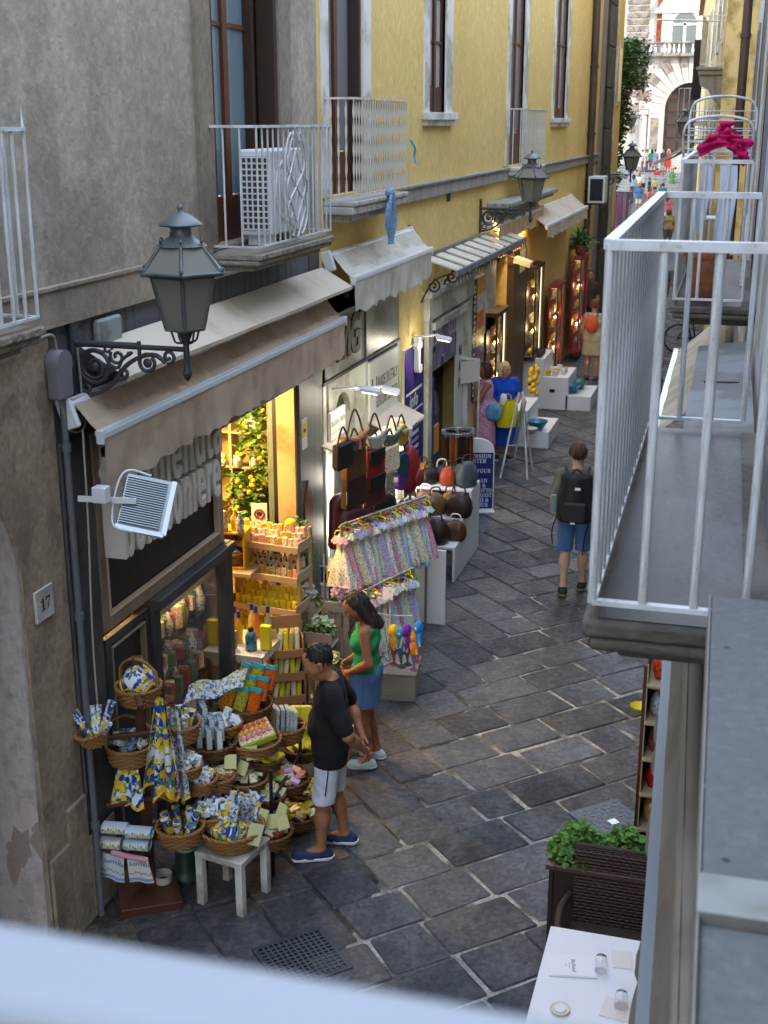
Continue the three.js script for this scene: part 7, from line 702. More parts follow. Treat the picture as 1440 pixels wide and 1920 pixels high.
obj('post', [rb(X2 - 0.1, X2 + 0.01, 0, 2.7, -11.6, -11.7), rb(X2 - 0.1, X2 + 0.02, 0, 2.7, -13.0, -13.1), rb(X2 - 0.1, X2 + 0.01, 0, 2.7, -14.35, -14.45)], shopW, lf);
obj('back_panel', [bb(X2 - 0.5, X2 - 0.46, 0, 2.72, -11.7, -14.4), bb(X2 - 0.46, X2 - 0.1, 0, 2.72, -11.6, -11.66), bb(X2 - 0.46, X2, 0, 2.72, -14.4, -14.45)], mat(0xcfd2c4, { roughness: 0.7 }), lf);
{ const a = new THREE.Shape(); a.moveTo(-13.0, 1.1); a.lineTo(-12.1, 1.1); a.lineTo(-12.1, 2.68); a.lineTo(-13.0, 2.68); a.closePath(); const h = new THREE.Path(); h.moveTo(-12.85, 1.2); h.lineTo(-12.25, 1.2); h.lineTo(-12.25, 2.15); h.absarc(-12.55, 2.15, 0.3, 0, Math.PI, false); h.lineTo(-12.85, 1.2); a.holes.push(h); obj('arched_panel', extr(a, 0.06, 0.006, 14).rotateY(-Math.PI / 2).translate(X2 - 0.1, 0, 0), shopW, lf); }
obj('panel_moulding', [rb(X2 - 0.46, X2 - 0.42, 0.2, 1.7, -13.2, -13.9), rb(X2 - 0.46, X2 - 0.4, 1.72, 1.8, -13.12, -13.98)], shopW, lf);
function signBoard(label, zn, zf, y0, y1, draw, x = X2 + 0.03, em = 0) { const L = zn - zf, h = y1 - y0, t = canvasTex(512, Math.max(64, Math.round(512 * h / L)), draw), o = obj('sign_board', bb(x - 0.03, x, y0, y1, zn, zf), M.paper); tag(o, label, 'sign'); obj('print', new THREE.PlaneGeometry(L - 0.01, h - 0.01).rotateY(Math.PI / 2).translate(x + 0.003, (y0 + y1) / 2, (zn + zf) / 2), mat(0xffffff, { map: t, roughness: 0.5 }), o, true); return o; }
signBoard('white sign board reading Made in Italy, Genuine Leather', -13.15, -14.3, 1.98, 2.66, (c, w, h) => { c.fillStyle = '#e8e8da'; c.fillRect(0, 0, w, h); c.fillStyle = '#2f7a4a'; c.fillRect(20, h * 0.28, 26, h * 0.3); c.fillStyle = '#eee'; c.fillRect(46, h * 0.28, 26, h * 0.3); c.fillStyle = '#b8403a'; c.fillRect(100, h * 0.28, 22, h * 0.24); c.fillStyle = '#4a3424'; c.font = 'bold 78px sans-serif'; c.fillText('MADE IN ITALY', 130, h * 0.5, 370); c.fillText('GENUINE LEATHER', 100, h * 0.82, 400); });
signBoard('white sign board reading Wallets Belts Jackets Hats', -11.72, -12.2, 1.98, 2.4, (c, w, h) => { c.fillStyle = '#dcded2'; c.fillRect(0, 0, w, h); c.fillStyle = '#2a2a26'; c.font = 'bold 92px sans-serif'; c.fillText('Wallets- Belts', 10, h * 0.34, w - 20); c.fillRect(0, h * 0.5, w, 6); c.fillText('Jackets- Hats', 10, h * 0.8, w - 20); }, X2 + 0.045);
function ledTube(label, x, z, y0, y1, i) { const t = thing('led_showcase', label, 'lamp', [x, y0, z]); obj('frame', [rb(-0.1, 0, 0, y1 - y0, 0.14, 0.11), rb(-0.1, 0, 0, y1 - y0, -0.11, -0.14), rb(-0.1, -0.08, 0, y1 - y0, -0.11, 0.11), rb(-0.1, 0, -0.03, 0, -0.14, 0.14)], shopW, t); obj('tube', rbox(0.04, y1 - y0 - 0.06, 0.09, 0.01, -0.05, (y1 - y0) / 2, 0), glow(0xfff6ea, 0.6), t); for (const k of [0.3, 0.75]) lampLight(0.06, (y1 - y0) * k, 0, 0xfff2e0, i, t, 0.1); obj('lid', box(0.34, 0.015, 0.42, 0.1, y1 - y0 + 0.02, -0.02, 0, 0, -0.32), M.hood, t); }
ledTube('tall white showcase with a glowing tube and beige lid beside the grey pier', XL + 0.03, -11.72, 0.85, 2.05, 0.12);
ledTube('tall glowing tube showcase at the far edge of the leather shop', XL + 0.05, -14.28, 0.75, 1.8, 0.16);
tag(obj('sloped_lid', box(0.4, 0.015, 1.15, XL + 0.18, 1.92, -13.72, 0, 0, -0.42), M.hood), 'beige sloping lid projecting under the leather sign board', 'lid');
{ const mk = (label, z, y) => { const t = thing('spotlight', label, 'lamp', [XL + 0.05, y, z], 0.3, 'white spotlights on arms'); obj('arm', [rod([0, 0.05, 0], [0.32, 0.08, 0], 0.014)], M.plasticW, t); obj('head', rbox(0.2, 0.04, 0.16, 0.012, 0.38, 0.04, 0, 0, 0, -0.2), M.plasticW, t); obj('lens', box(0.15, 0.01, 0.12, 0.375, 0.012, 0, 0, 0, -0.2), glow(0xfff2dc, 0.6), t); lampLight(0.37, -0.06, 0, 0xfff2dc, 0.2, t, 0.06); }; mk('white spotlight on an arm over the arched panel', -12.5, 2.45); mk('white spotlight on an arm by the travel sign', -14.9, 2.62); mk('white spotlight under the torn awning hem', -11.75, 2.6); }
// bag stand
const bagG = {};
function bag(label, pos, kind, m, m2, w = 0.26, turn = 1.35) { const t = thing('leather_bag', label, 'handbag', pos, turn); const k = kind === 'crescent' ? [[-0.5, 0], [-0.3, -0.32], [0, -0.42], [0.3, -0.32], [0.5, 0], [0.25, -0.08], [0, -0.12], [-0.25, -0.08]] : kind === 'round' ? Array.from({ length: 14 }, (_, i) => [0.42 * Math.cos(i * 0.449), -0.35 + 0.4 * Math.sin(i * 0.449)]) : [[-0.42, -0.05], [0.42, -0.05], [0.48, -0.72], [0.4, -0.8], [-0.4, -0.8], [-0.48, -0.72]]; obj('body', extr(shapeOf(k.map(([a, b]) => [a * w, b * w])), 0.05, 0.014).translate(0, 0, -0.025), m, t); obj('strap', tube([[-0.36 * w, -0.03 * w, 0], [-0.16 * w, 0.36 * w, 0], [0, 0.52 * w, 0], [0.16 * w, 0.36 * w, 0], [0.36 * w, -0.03 * w, 0]], 0.01, 5, 20), M.darkWood, t); if (m2) obj('flap', extr(shapeOf((kind === 'box' ? [[-0.42, -0.03], [0.42, -0.03], [0.4, -0.34], [0, -0.5], [-0.4, -0.34]] : [[-0.28, -0.1], [0, -0.14], [0.28, -0.1], [0, -0.36]]).map(([a, b]) => [a * w, b * w])), 0.012, 0.003).translate(0, 0, 0.041), m2, t); return t; }
const L = (c, r = 0.45) => mat(c, { roughness: r, map: T.grime });
{ const z = -12.5, t = thing('bag_stand', 'grid stand with white header card hung with three rows of handbags', 'display stand', [-3.45, 0, -12.35], 1.35); obj('header', rbox(1.0, 0.09, 0.02, 0.006, 0, 2.0, -0.03), M.plasticW, t); obj('post', [rod([-0.5, 0, -0.05], [-0.5, 2.05, -0.05], 0.015), rod([0.5, 0, -0.05], [0.5, 2.05, -0.05], 0.015)], M.steel, t); const w = []; for (let i = 0; i < 9; i++) w.push(rod([-0.5, 0.3 + i * 0.19, -0.05], [0.5, 0.3 + i * 0.19, -0.05], 0.005, 5)); obj('grid', w, M.steel, t); 
  signBoard('small white notice clipped above the hanging handbags', -12.2, -12.62, 2.02, 2.13, (c, w2, h) => { c.fillStyle = '#e2e4ea'; c.fillRect(0, 0, w2, h); c.fillStyle = '#555a70'; c.font = 'bold 44px sans-serif'; c.fillText('BAGS', 200, 48); c.fillRect(90, 70, 330, 10); c.fillRect(180, 96, 150, 10); }, -3.42);
  const P = (px, py) => onX(px, py, -3.36), B = [['multicoloured fan patterned handbag on the top row', 665, 812, 'crescent', L(0xc0a070), L(0xb83a2a), 0.34], ['white crescent handbag on the top row', 702, 812, 'crescent', L(0xdcdcda), null, 0.3], ['sage green crescent handbag on the top row', 733, 810, 'crescent', L(0x6d8a70), null, 0.26], ['yellow and white handbag at the end of the top row', 752, 800, 'round', L(0xd8b838), L(0xe0dcc8), 0.2], ['tan brown square handbag in the middle row', 664, 840, 'box', L(0x6a4428), null, 0.28], ['red and black square handbag in the middle row', 700, 840, 'box', L(0x9a1c2a), L(0x1c1a1c), 0.28], ['gold patterned handbag in the middle row', 730, 835, 'box', mat(0xffffff, { map: T.packs }), null, 0.26], ['dark brown square handbag in the bottom row', 664, 890, 'box', L(0x3a241c), null, 0.3], ['burgundy and black square handbag in the bottom row', 700, 888, 'box', L(0x5a1420), L(0x161416), 0.3], ['black slim shoulder bag at the wall end of the stand', 643, 830, 'box', L(0x1a1c28), null, 0.22], ['blue pouch hanging by the red rucksack', 752, 852, 'round', L(0x33557a), null, 0.24], ['purple shiny pouch hanging under the blue pouch', 752, 884, 'round', L(0x6a3a9a, 0.25), null, 0.2]];
  for (const [l, x, y, k, m, m2, w2] of B) bag(l, P(x, y), k, m, m2, w2 * 1.25); 
  const fan = scene.children.find((o) => o.userData.label && o.userData.label.startsWith('multicoloured')); [[-0.12, 0x1f7a7a], [-0.05, 0xc03a28], [0.0, 0xdcdcd4], [0.05, 0xc03a28], [0.12, 0x1f7a7a]].forEach(([x, c]) => obj('fan_stripe', extr(shapeOf([[x * 0.4, -0.06], [x - 0.02, -0.14], [x + 0.02, -0.14]]), 0.006).translate(0, 0, 0.056), L(c), fan));
  const rs = P(768, 880); tag(obj('red_rucksack', [sph(0.16, rs.x, rs.y, rs.z, 0.7, 1.7, 0.9, 18), sph(0.1, rs.x + 0.1, rs.y - 0.08, rs.z, 0.6, 1, 0.9, 12)], L(0x8a1820, 0.5)), 'dark red leather rucksack hanging at the end of the bag stand', 'rucksack'); const hb = P(762, 803); tag(obj('sun_hat', lathe([[0.15, 0], [0.09, 0.01], [0.08, 0.09], [0, 0.1]], 20, hb.x - 0.1, hb.y, hb.z), mat(0xb8a88a)), 'pale brimmed hat hung beside the yellow handbag', 'hat');
  for (const [x, y] of [[650, 935], [681, 943], [724, 905]]) { const o = obj('swing_tag', box(0.004, 0.1, 0.06), M.paper); o.position.copy(P(x, y)); o.rotation.y = 0.3; tag(o, 'white paper swing tag hanging from the handbags', 'tag', 'swing tags'); } }
// jacket busts
function bust(label, px, py, c) { const p = onX(px, py, -3.62), t = thing('jacket_bust', label, 'mannequin', [p.x, p.y, p.z], 0.9), b = capF([[[-0.14, 0.0, 0], [0.14, 0.0, 0], 0.075], [[-0.08, -0.2, 0], [0.08, -0.2, 0], 0.13], [[-0.08, -0.42, 0], [0.08, -0.42, 0], 0.12], [[-0.19, -0.03, 0], [-0.25, -0.42, 0.05], 0.06, 0.05], [[0.19, -0.03, 0], [0.25, -0.42, 0.05], 0.06, 0.05], [[0, 0.02, 0], [0, 0.09, 0], 0.06, 0.055]], 0.04); obj('jacket', meshSDF(b, [-0.38, -0.6, -0.25], [0.38, 0.14, 0.25], 0.014), L(c, 0.5), t); obj('neck_cap', lathe([[0.056, 0.13], [0.05, 0.16], [0, 0.165]], 16), M.steel, t); obj('stand', [rod([0, -1.0, 0], [0, -0.4, 0], 0.02), cyl(0.16, 0.17, 0.02, 0, -p.y + 0.012, 0, 20), rod([0, -p.y + 0.02, 0], [0, -0.9, 0], 0.02)], M.steel, t); return t; }
bust('burgundy leather jacket on a headless bust behind the dress rail', 658, 935, 0x5a1a22); bust('grey leather jacket on a headless bust behind the dress rail', 705, 940, 0x3a3a3e);
// belts
{ const p = onZ(858, 850, -16.0), t = thing('belt_rack', 'revolving rack hung with brown, tan and black leather belts', 'display rack', [p.x, 0, p.z]); obj('pole', [rod([0, 0, 0], [0, 1.3, 0], 0.02), cyl(0.2, 0.22, 0.03, 0, 0.015, 0, 20), new THREE.TorusGeometry(0.19, 0.01, 6, 30).rotateX(Math.PI / 2).translate(0, 1.26, 0)], M.steel, t); for (let i = 0; i < 34; i++) { const a = i * 0.1848, b = obj('belt', box(0.032, 0.98, 0.005, 0.2 * Math.cos(a), 0.74, 0.2 * Math.sin(a), 0, -a + Math.PI / 2 + rr(-0.3, 0.3), 0), L([0x1a1414, 0x6a3218, 0x8a4a20, 0x241a18, 0x4a2418][Math.floor(rnd() * 5)], 0.4), t); obj('buckle', rbox(0.042, 0.05, 0.012, 0.004, 0.205 * Math.cos(a), 1.25 + rr(-0.02, 0.02), 0.205 * Math.sin(a), 0, -a, 0), M.steel, b); } }
// white tiered table of bags
{ const p = onY(868, 1070, 0), t = thing('tiered_table', 'white stepped display table heaped with leather bags beside the dress rail', 'table', [-3.42, 0, -14.3], 0.0); obj('step', [rb(-0.36, 0.36, 0.4, 0.43, 0.2, 0.62), rb(-0.36, -0.33, 0, 0.4, 0.2, 0.62), rb(0.33, 0.36, 0, 0.4, 0.2, 0.62)], M.plasticW, t); obj('middle_step', [rb(-0.36, 0.36, 0.62, 0.65, -0.25, 0.2), rb(-0.36, -0.33, 0, 0.62, -0.25, 0.2), rb(0.33, 0.36, 0, 0.62, -0.25, 0.2)], M.plasticW, t); obj('top_step', [rb(-0.36, 0.36, 0.85, 0.88, -0.75, -0.25), rb(-0.36, -0.33, 0, 0.85, -0.75, -0.25), rb(0.33, 0.36, 0, 0.85, -0.75, -0.25)], M.plasticW, t);
  const heap = [[['tan leather jacket folded at the wall end of the lowest step', 0x8a4a24, 0.13, 1.6], ['teal leather bag on the lowest step', 0x4a7a80, 0.1, 1], ['dark brown drawstring bag with a white tag', 0x33221c, 0.14, 1.1], ['chestnut leather satchel on the lowest step', 0x6a3a1c, 0.12, 1]], [['dark brown round leather bag on the middle step', 0x3a2620, 0.15, 1], ['mustard leather bag on the middle step', 0xb8801c, 0.1, 1.2], ['beige leather bag at the street edge of the middle step', 0x8a6a44, 0.13, 1], ['brown bag with cream loop handle beside the dress rail', 0x6a3a24, 0.13, 0.9], ['white handbag beside the dress rail', 0xd4d2cc, 0.1, 1]], [['grey blue tote bag at the street edge of the top step', 0x5a6a7a, 0.12, 1.35], ['slate grey leather bag on the top step', 0x5a5f66, 0.14, 0.8], ['orange handbag on the top step', 0xc8501c, 0.09, 1.3], ['navy handbag on the top step', 0x20283a, 0.11, 0.9], ['black handbag on the top step', 0x18181c, 0.11, 0.9], ['amber handbag at the wall end of the top step', 0xc88a2c, 0.09, 1.2]]];
  heap.forEach((row, r) => row.forEach(([l, c, q, sy], i) => { const y = [0.43, 0.65, 0.88][r], z = -14.3 + [0.42, 0, -0.5][r] + (i % 2 ? -0.1 : 0.08), x = -3.42 + (r === 0 ? -0.3 : r === 1 ? 0.28 : 0.26) + (r === 0 ? 1 : -1) * i * 0.6 / (row.length - 1), g = thing('leather_bag', l, 'handbag', [x, y + q * sy * 0.93, z], rr(-0.6, 0.6) + 0.3); obj('body', sackGeo(q * 1.1, 1, sy, 0.75, 20 + r * 7 + i), L(c, 0.5), g); obj('handle', tube([[-q * 0.6, q * sy * 0.8, 0], [-q * 0.4, q * sy + 0.08, 0.01], [q * 0.4, q * sy + 0.08, 0.01], [q * 0.6, q * sy * 0.8, 0]], 0.01, 5, 14), i % 4 === 3 ? M.paper : L(0x3a2418), g); }));
  tag(obj('swing_tag', box(0.05, 0.09, 0.003, -3.3, 0.6, -13.72), M.paper), 'white square tag on the dark drawstring bag', 'tag'); }
// ================= CHILDREN'S CLOTHES =================
function dressGeo(len, w, seed2, folds = 7) { return sheet(36, 12, (u, v) => { const a = u * Math.PI * 2, waist = v < 0.28, k = waist ? 0.42 - 0.35 * (v / 0.28) * 0.3 : 0.34 + 0.66 * Math.pow((v - 0.28) / 0.72, 0.8), rip = waist ? 0 : 0.26 * Math.sin(a * folds + seed2) * (v - 0.28); return [w * 0.5 * k * Math.cos(a) * (1 + rip), -len * v, w * 0.2 * (0.35 + k * 0.6) * Math.sin(a) * (1 + rip * 2) + 0.006 * Math.sin(v * 8 + seed2)]; }); }
function frillGeo(w) { return sheet(36, 4, (u, v) => { const a = u * Math.PI * 2; return [(w * 0.22 + 0.035 * v) * Math.cos(a), 0.01 - 0.06 * v + 0.012 * Math.sin(a * 11) * v, (w * 0.1 + 0.05 * v) * Math.sin(a)]; }); }
const dressM = [mat(0xfbf6dc, { map: T.dressA, roughness: 0.9 }), mat(0xdcd0ee, { map: T.dressB, roughness: 0.9 }), mat(0xd0e2f2, { map: T.dressC, roughness: 0.9 }), mat(0xffffff, { map: T.dressA, roughness: 0.9 }), mat(0xecb4c0, { map: T.dressB, roughness: 0.9 }), mat(0xdcf0e0, { map: T.dressC, roughness: 0.9 })], hangC = [0xd8c81e, 0x3a9a4a, 0xd04a28, 0x2f7fc0, 0xe0a020].map((c) => mat(c, { roughness: 0.35 }));
function dressRail(a, b, n, len, w, upper, tagS) { const rail = thing('clothes_rail', upper ? 'long upper rail of small flowered dresses outside the leather shop' : 'low second rail of flowered dresses under the upper one', 'clothes rail', a.toArray()); const d = b.clone().sub(a); obj('tube', rod([0, 0, 0], d, 0.014), M.steel, rail); obj('leg', [rod([0.02, -a.y, 0.02], [0, 0, 0], 0.014)], M.steel, rail); obj('far_leg', [rod([d.x, -a.y, d.z], d, 0.014)], M.steel, rail); const ang = Math.atan2(d.x, d.z);
  const gs = [0, 1, 2].map((k) => [prep(metreUV(prep(dressGeo(len * (0.95 + 0.05 * k), w, k * 2)))), prep(metreUV(prep(frillGeo(w))))]);
  const hg = prep(mergeGeometries([new THREE.TorusGeometry(0.022, 0.006, 5, 12, 4.6).translate(0, 0.012, 0), tube([[-w * 0.22, -0.06, 0], [-0.06, -0.03, 0], [0, -0.012, 0], [0.06, -0.03, 0], [w * 0.22, -0.06, 0]], 0.007, 5, 16)].map(prep)));
  for (let i = 0; i < n; i++) { const p = a.clone().lerp(b, (i + 0.4) / n), k = (i * 7 + 3) % 6, nm = ['yellow and blue flowered', 'lilac flowered', 'sky blue flowered', 'daisy flowered', 'rose pink flowered', 'pale mint flowered'][k]; const t = thing('child_dress', nm + ' little dress hanging on the ' + tagS + ' rail', 'dress', [p.x + rr(-0.02, 0.02), p.y - 0.05 + rr(-0.025, 0.012), p.z], ang + rr(-0.5, 0.5) + (i === 0 ? 0.5 : 0.15), nm + ' dresses on the ' + tagS + ' rail'); const mk = (nm2, g, m) => { const o = new THREE.Mesh(g, m); o.name = nm2; o.castShadow = o.receiveShadow = true; t.add(o); return o; }; mk('skirt', gs[i % 3][0], dressM[k]).position.y = -0.05; mk('collar_frill', gs[i % 3][1], dressM[(k + 1) % 6]).position.y = -0.05; mk('hanger', hg, hangC[i % 5]).position.y = 0.025; } }
dressRail(onY(640, 985, 1.5), onY(800, 930, 1.5), 26, 0.54, 0.31, true, 'upper'); dressRail(onY(690, 1105, 0.98), onY(775, 1065, 0.98), 12, 0.55, 0.25, false, 'lower');
{ const p = onZ(695, 1120, -10.95); const ts = thing('child_shirt', 'plain white little T-shirt on a hanger before the lower dress rail', 'shirt', p, 0.3); obj('cloth', extr(shapeOf([[-0.06, 0.06], [-0.2, 0.0], [-0.17, -0.09], [-0.11, -0.07], [-0.11, -0.3], [0.11, -0.3], [0.11, -0.07], [0.17, -0.09], [0.2, 0], [0.06, 0.06], [0, 0.035]]), 0.02, 0.006), mat(0xd6d6da, { roughness: 0.9 }), ts); obj('hanger', tube([[-0.12, 0.05, 0.01], [0, 0.1, 0.01], [0.12, 0.05, 0.01]], 0.006, 5, 12), M.gold, ts); }
tag(obj('white_board', rb(-3.2, -2.86, 0, 0.85, -12.35, -12.38), M.plasticW), 'plain white board standing at the street end of the dress rails', 'board');
// toy stand with soft dolls
{ const b = onY(735, 1310, 0), t = thing('wooden_box', 'grey wooden box plinth under the toy stand', 'box', [-2.98, 0, -10.62], 0.15); obj('side', [rb(-0.26, 0.26, 0, 0.26, 0.2, 0.22), rb(-0.26, -0.24, 0, 0.26, -0.2, 0.2), rb(0.24, 0.26, 0, 0.26, -0.2, 0.2), rb(-0.26, 0.26, 0, 0.26, -0.22, -0.2)], M.greyWood, t); obj('lid', rb(-0.27, 0.27, 0.26, 0.28, -0.23, 0.23), M.greyWood, t);
  const s = thing('wire_stand', 'white wire stand with hooks holding soft dolls', 'display stand', [-2.98, 0.28, -10.6]); obj('post', rod([0, 0, 0], [0, 0.75, 0], 0.011), M.whiteRail, s); for (let i = 0; i < 3; i++) obj('foot', rod([0, 0.03, 0], [0.17 * Math.cos(i * 2.1), 0.008, 0.17 * Math.sin(i * 2.1)], 0.009), M.whiteRail, s); for (let i = 0; i < 4; i++) obj('hook', rod([0, 0.5 + (i % 2) * 0.18, 0], [0.22 * Math.cos(i * 1.57), 0.52 + (i % 2) * 0.18, 0.22 * Math.sin(i * 1.57)], 0.005), M.whiteRail, s); obj('card', box(0.1, 0.12, 0.003, -0.02, 0.72, 0.01, -0.2), M.paper, s);
  const doll = (l, px, py, c, tail) => { const p = onZ(px, py, -10.4), d = thing('soft_doll', l, 'doll', p, rr(-0.4, 0.4)); obj('body', [sackGeo(0.04, 0.9, 1.7, 0.8, px), sph(0.034, 0, 0.09, 0, 1, 1, 1, 12), rod([-0.03, 0.04, 0.02], [-0.05, -0.07, 0.03], 0.011, 7), rod([0.03, 0.04, 0.02], [0.05, -0.07, 0.03], 0.011, 7)], mat(0xd8b8a0, { roughness: 0.9 }), d); obj('hair', [sackGeo(0.05, 0.95, 1.3, 0.95, px + 1).translate(0, 0.085, -0.012), sackGeo(0.046, 0.95, 1.9, 0.55, px + 2).translate(0.02, -0.01, 0.012), sackGeo(0.04, 0.8, 2, 0.5, px + 3).translate(-0.025, -0.01, -0.01)], mat(c, { roughness: 0.95 }), d); obj('tail', [rod([0, -0.05, 0], [0.015, -0.2, 0.01], 0.03, 10, 0.01), sheet(8, 4, (u, v) => [0.015 + (u - 0.5) * 0.1 * v, -0.2 - 0.06 * v + 0.03 * Math.abs(u - 0.5) * v, 0.01])], mat(tail, { roughness: 0.7 }), d); };
  doll('soft doll with turquoise hair and grey tail on the wire stand', 750, 1205, 0x1f8ac0, 0x5a6a78); doll('soft doll with purple hair and slate tail on the wire stand', 762, 1200, 0x6a2fa0, 0x5a5a6a); doll('soft doll with orange hair and lilac tail on the wire stand', 775, 1210, 0xe08a1c, 0x8a7a9a); doll('soft doll with blue hair and pink tail on the wire stand', 783, 1195, 0x1f7ac8, 0xc06a8a); doll('soft doll with yellow hair and red tail on the wire stand', 737, 1200, 0xd8b02c, 0xb04a4a);
  for (let k = 0; k < 2; k++) { const q = onY([622, 648][k], 1330, 0), w = thing('hair_clip_stand', ['white wire stand of black and white hair ties beside the crates', 'white wire stand of printed ribbons behind the woman in green'][k], 'display stand', [q.x - 0.3, 0, q.z - 1.0]); obj('post', [rod([-0.1, 0, 0], [-0.1, 1.15, 0], 0.009), rod([0.1, 0, 0], [0.1, 1.15, 0], 0.009)], M.whiteRail, w); for (let j = 0; j < 5; j++) { obj('cross_wire', rod([-0.14, 0.3 + j * 0.18, 0], [0.14, 0.3 + j * 0.18, 0], 0.006), M.whiteRail, w); for (let i = 0; i < 5; i++) { const o = obj('hanging_ribbon', [rod([-0.11 + i * 0.055, 0.3 + j * 0.18, 0.015], [-0.11 + i * 0.055, 0.16 + j * 0.18, 0.02], 0.012, 6), sph(0.018, -0.11 + i * 0.055, 0.29 + j * 0.18, 0.02, 1, 1, 1, 6)], [M.black, M.plasticW, mat(0xffffff, { map: T.dressB }), M.navy, M.yellowPack][(i + j * 2 + k) % 5], w); } } obj('card', box(0.09, 0.12, 0.003, 0, 1.05, 0.03, -0.2), M.paper, w); } }
// grey crates with posies
{ [[575, 1170, -10.4, 0.95], [605, 1210, -10.25, 0.72], [618, 1245, -10.1, 0.45], [640, 1150, -10.7, 0.86]].forEach(([x, y, z, h], i) => { const p = onZ(x, y, z), nm = ['tallest', 'second', 'lowest', 'far'][i], t = thing('slatted_crate', nm + ' grey slatted wooden crate stand with posies', 'crate', [p.x, 0, p.z]); const sl = []; for (let k = 0; k < 3; k++) for (const q of [-1, 1]) obj('slat', rb(-0.11 + k * 0.08, -0.05 + k * 0.08, 0, h, q * 0.1 - 0.008, q * 0.1 + 0.008), M.greyWood, t); obj('top_tray', [rb(-0.13, 0.13, h - 0.14, h - 0.12, -0.1, 0.1), rb(-0.13, 0.13, h - 0.1, h, 0.108, 0.118)], M.greyWood, t);
    const v = thing('posy', ['white wrapped posy of print ribbons', 'green and white posy', 'yellow and white posy', 'pink and white posy'][i] + ' on the ' + nm + ' crate', 'posy', [p.x, h - 0.05, p.z]); obj('petals', foliage(110, () => { const a = rr(0, 6.3), e = rr(0, 1.4), r = 0.09; return [V(r * Math.cos(a) * Math.cos(e), 0.06 + r * Math.sin(e), r * Math.sin(a) * Math.cos(e)), 1]; }, 0.05, 0.05), [mat(0xd6d4ca), mat(0xb8c8a0), mat(0xd8d090), mat(0xd8b0b8)][i], v); obj('leaf_mass', foliage(40, () => { const a = rr(0, 6.3); return [V(0.09 * Math.cos(a), 0.04, 0.09 * Math.sin(a)), 1]; }, 0.04, 0.07), M.leaf2, v); });
  const q = onZ(621, 1083, -11.2); tag(obj('dark_ball', sph(0.07, q.x, q.y, q.z, 1, 1, 1, 18), mat(0x2a1d1a, { roughness: 0.2 })), 'glossy dark brown ball shaped pouch below the first dress', 'pouch'); }
// ================= TRAVEL AGENCY AND BEYOND =================
{ const o = signBoard('tall dark blue travel poster with a large white letter t', -14.6, -15.55, 0.7, 2.55, (c, w, h) => { c.fillStyle = '#1c1c66'; c.fillRect(0, 0, w, h); for (let i = 0; i < 10; i++) { c.fillStyle = 'rgba(150,60,190,0.35)'; c.fillRect(30 + i * 20, 20 + i * 14, 20, 150); } c.fillStyle = '#d8dcd8'; c.fillRect(40, 300, 420, 18); c.font = 'italic bold 120px sans-serif'; c.fillText('info', 120, 420); c.fillRect(20, 440, 470, 14); for (let i = 0; i < 8; i++) { c.fillStyle = i % 2 ? '#8a90c8' : '#c8ccd8'; c.fillRect(60, 490 + i * 52, 320, 26); } c.fillStyle = '#d8c820'; c.fillRect(340, h - 180, 100, 110); }, XL + 0.03); obj('raised_letter', text('t', 0.5, 0.06, 'bold').rotateY(Math.PI / 2).translate(XL + 0.04, 2.2, -14.95), M.plasticW, o); }
{ const t = thing('agency_doorway', 'white panelled doorway of the tourist agency with map banner', 'doorway', [0, 0, 0]), w = mat(0xc4c6bd, { roughness: 0.6, map: T.grime }); obj('door_frame', [rb(XL - 0.1, XL + 0.06, 0, 3.0, -15.7, -15.9), rb(XL - 0.1, XL + 0.06, 0, 3.0, -18.1, -18.3), rb(XL - 0.1, XL + 0.08, 2.75, 3.05, -15.65, -18.35), rb(XL - 0.1, XL + 0.12, 3.05, 3.12, -15.6, -18.4)], w, t); obj('cornice', rb(XL - 0.1, XL + 0.1, 2.6, 2.7, -15.9, -18.1), w, t);
  obj('glass_banner', bb(XL - 0.02, XL - 0.01, 2.0, 2.6, -15.9, -17.6), mat(0xffffff, { map: canvasTex(512, 256, (c, W, h) => { c.fillStyle = '#6a6a86'; c.fillRect(0, 0, W, h); for (let i = 0; i < 60; i++) { c.fillStyle = pick(['#3a3460', '#8a7a90', '#b0a090', '#2a2850']); c.fillRect(rnd() * W, rnd() * h, rr(10, 90), rr(6, 40)); } c.fillStyle = '#c8c0d0'; c.font = 'italic bold 92px serif'; c.fillText('Sorrento', 60, 160); }, 1.7) }), t);
  obj('map_banner', [bb(XL - 0.03, XL - 0.01, 0, 2.6, -17.6, -18.08)], mat(0xc9cdc8), t); obj('map_letter', [...'MAP'].map((ch, i) => text(ch, 0.15, 0.004, 'reg').rotateY(Math.PI / 2).translate(XL - 0.006, 1.95 - i * 0.24, -17.76)), M.darkPaint, t); obj('inner_wall', bb(XL - 0.9, XL - 0.85, 0, 2.7, -15.9, -18.1), mat(0xb9b6ac), t);
  const k = thing('ticket_machine', 'blue and orange ticket machine inside the agency doorway', 'machine', [XL - 0.25, 0, -16.5]); obj('cabinet', [rbox(0.4, 1.3, 0.5, 0.02, 0, 0.65, 0)], M.navy, k); obj('panel', rbox(0.03, 0.4, 0.36, 0.01, 0.21, 1.0, 0), mat(0xc88a1c), k); obj('screen', rbox(0.02, 0.3, 0.3, 0.01, 0.2, 1.5, 0, 0, 0, 0.2), mat(0x2a3a5a, { roughness: 0.2 }), k); const k2 = thing('blue_door', 'tall dark blue panel door beside the ticket machine', 'door', [XL - 0.02, 0, -16.05]); obj('leaf', rb(-0.04, 0, 0, 1.9, 0.12, -0.3), M.navy, k2); obj('handle', rbox(0.03, 0.1, 0.02, 0.005, 0.015, 0.95, 0), M.plasticW, k2); }
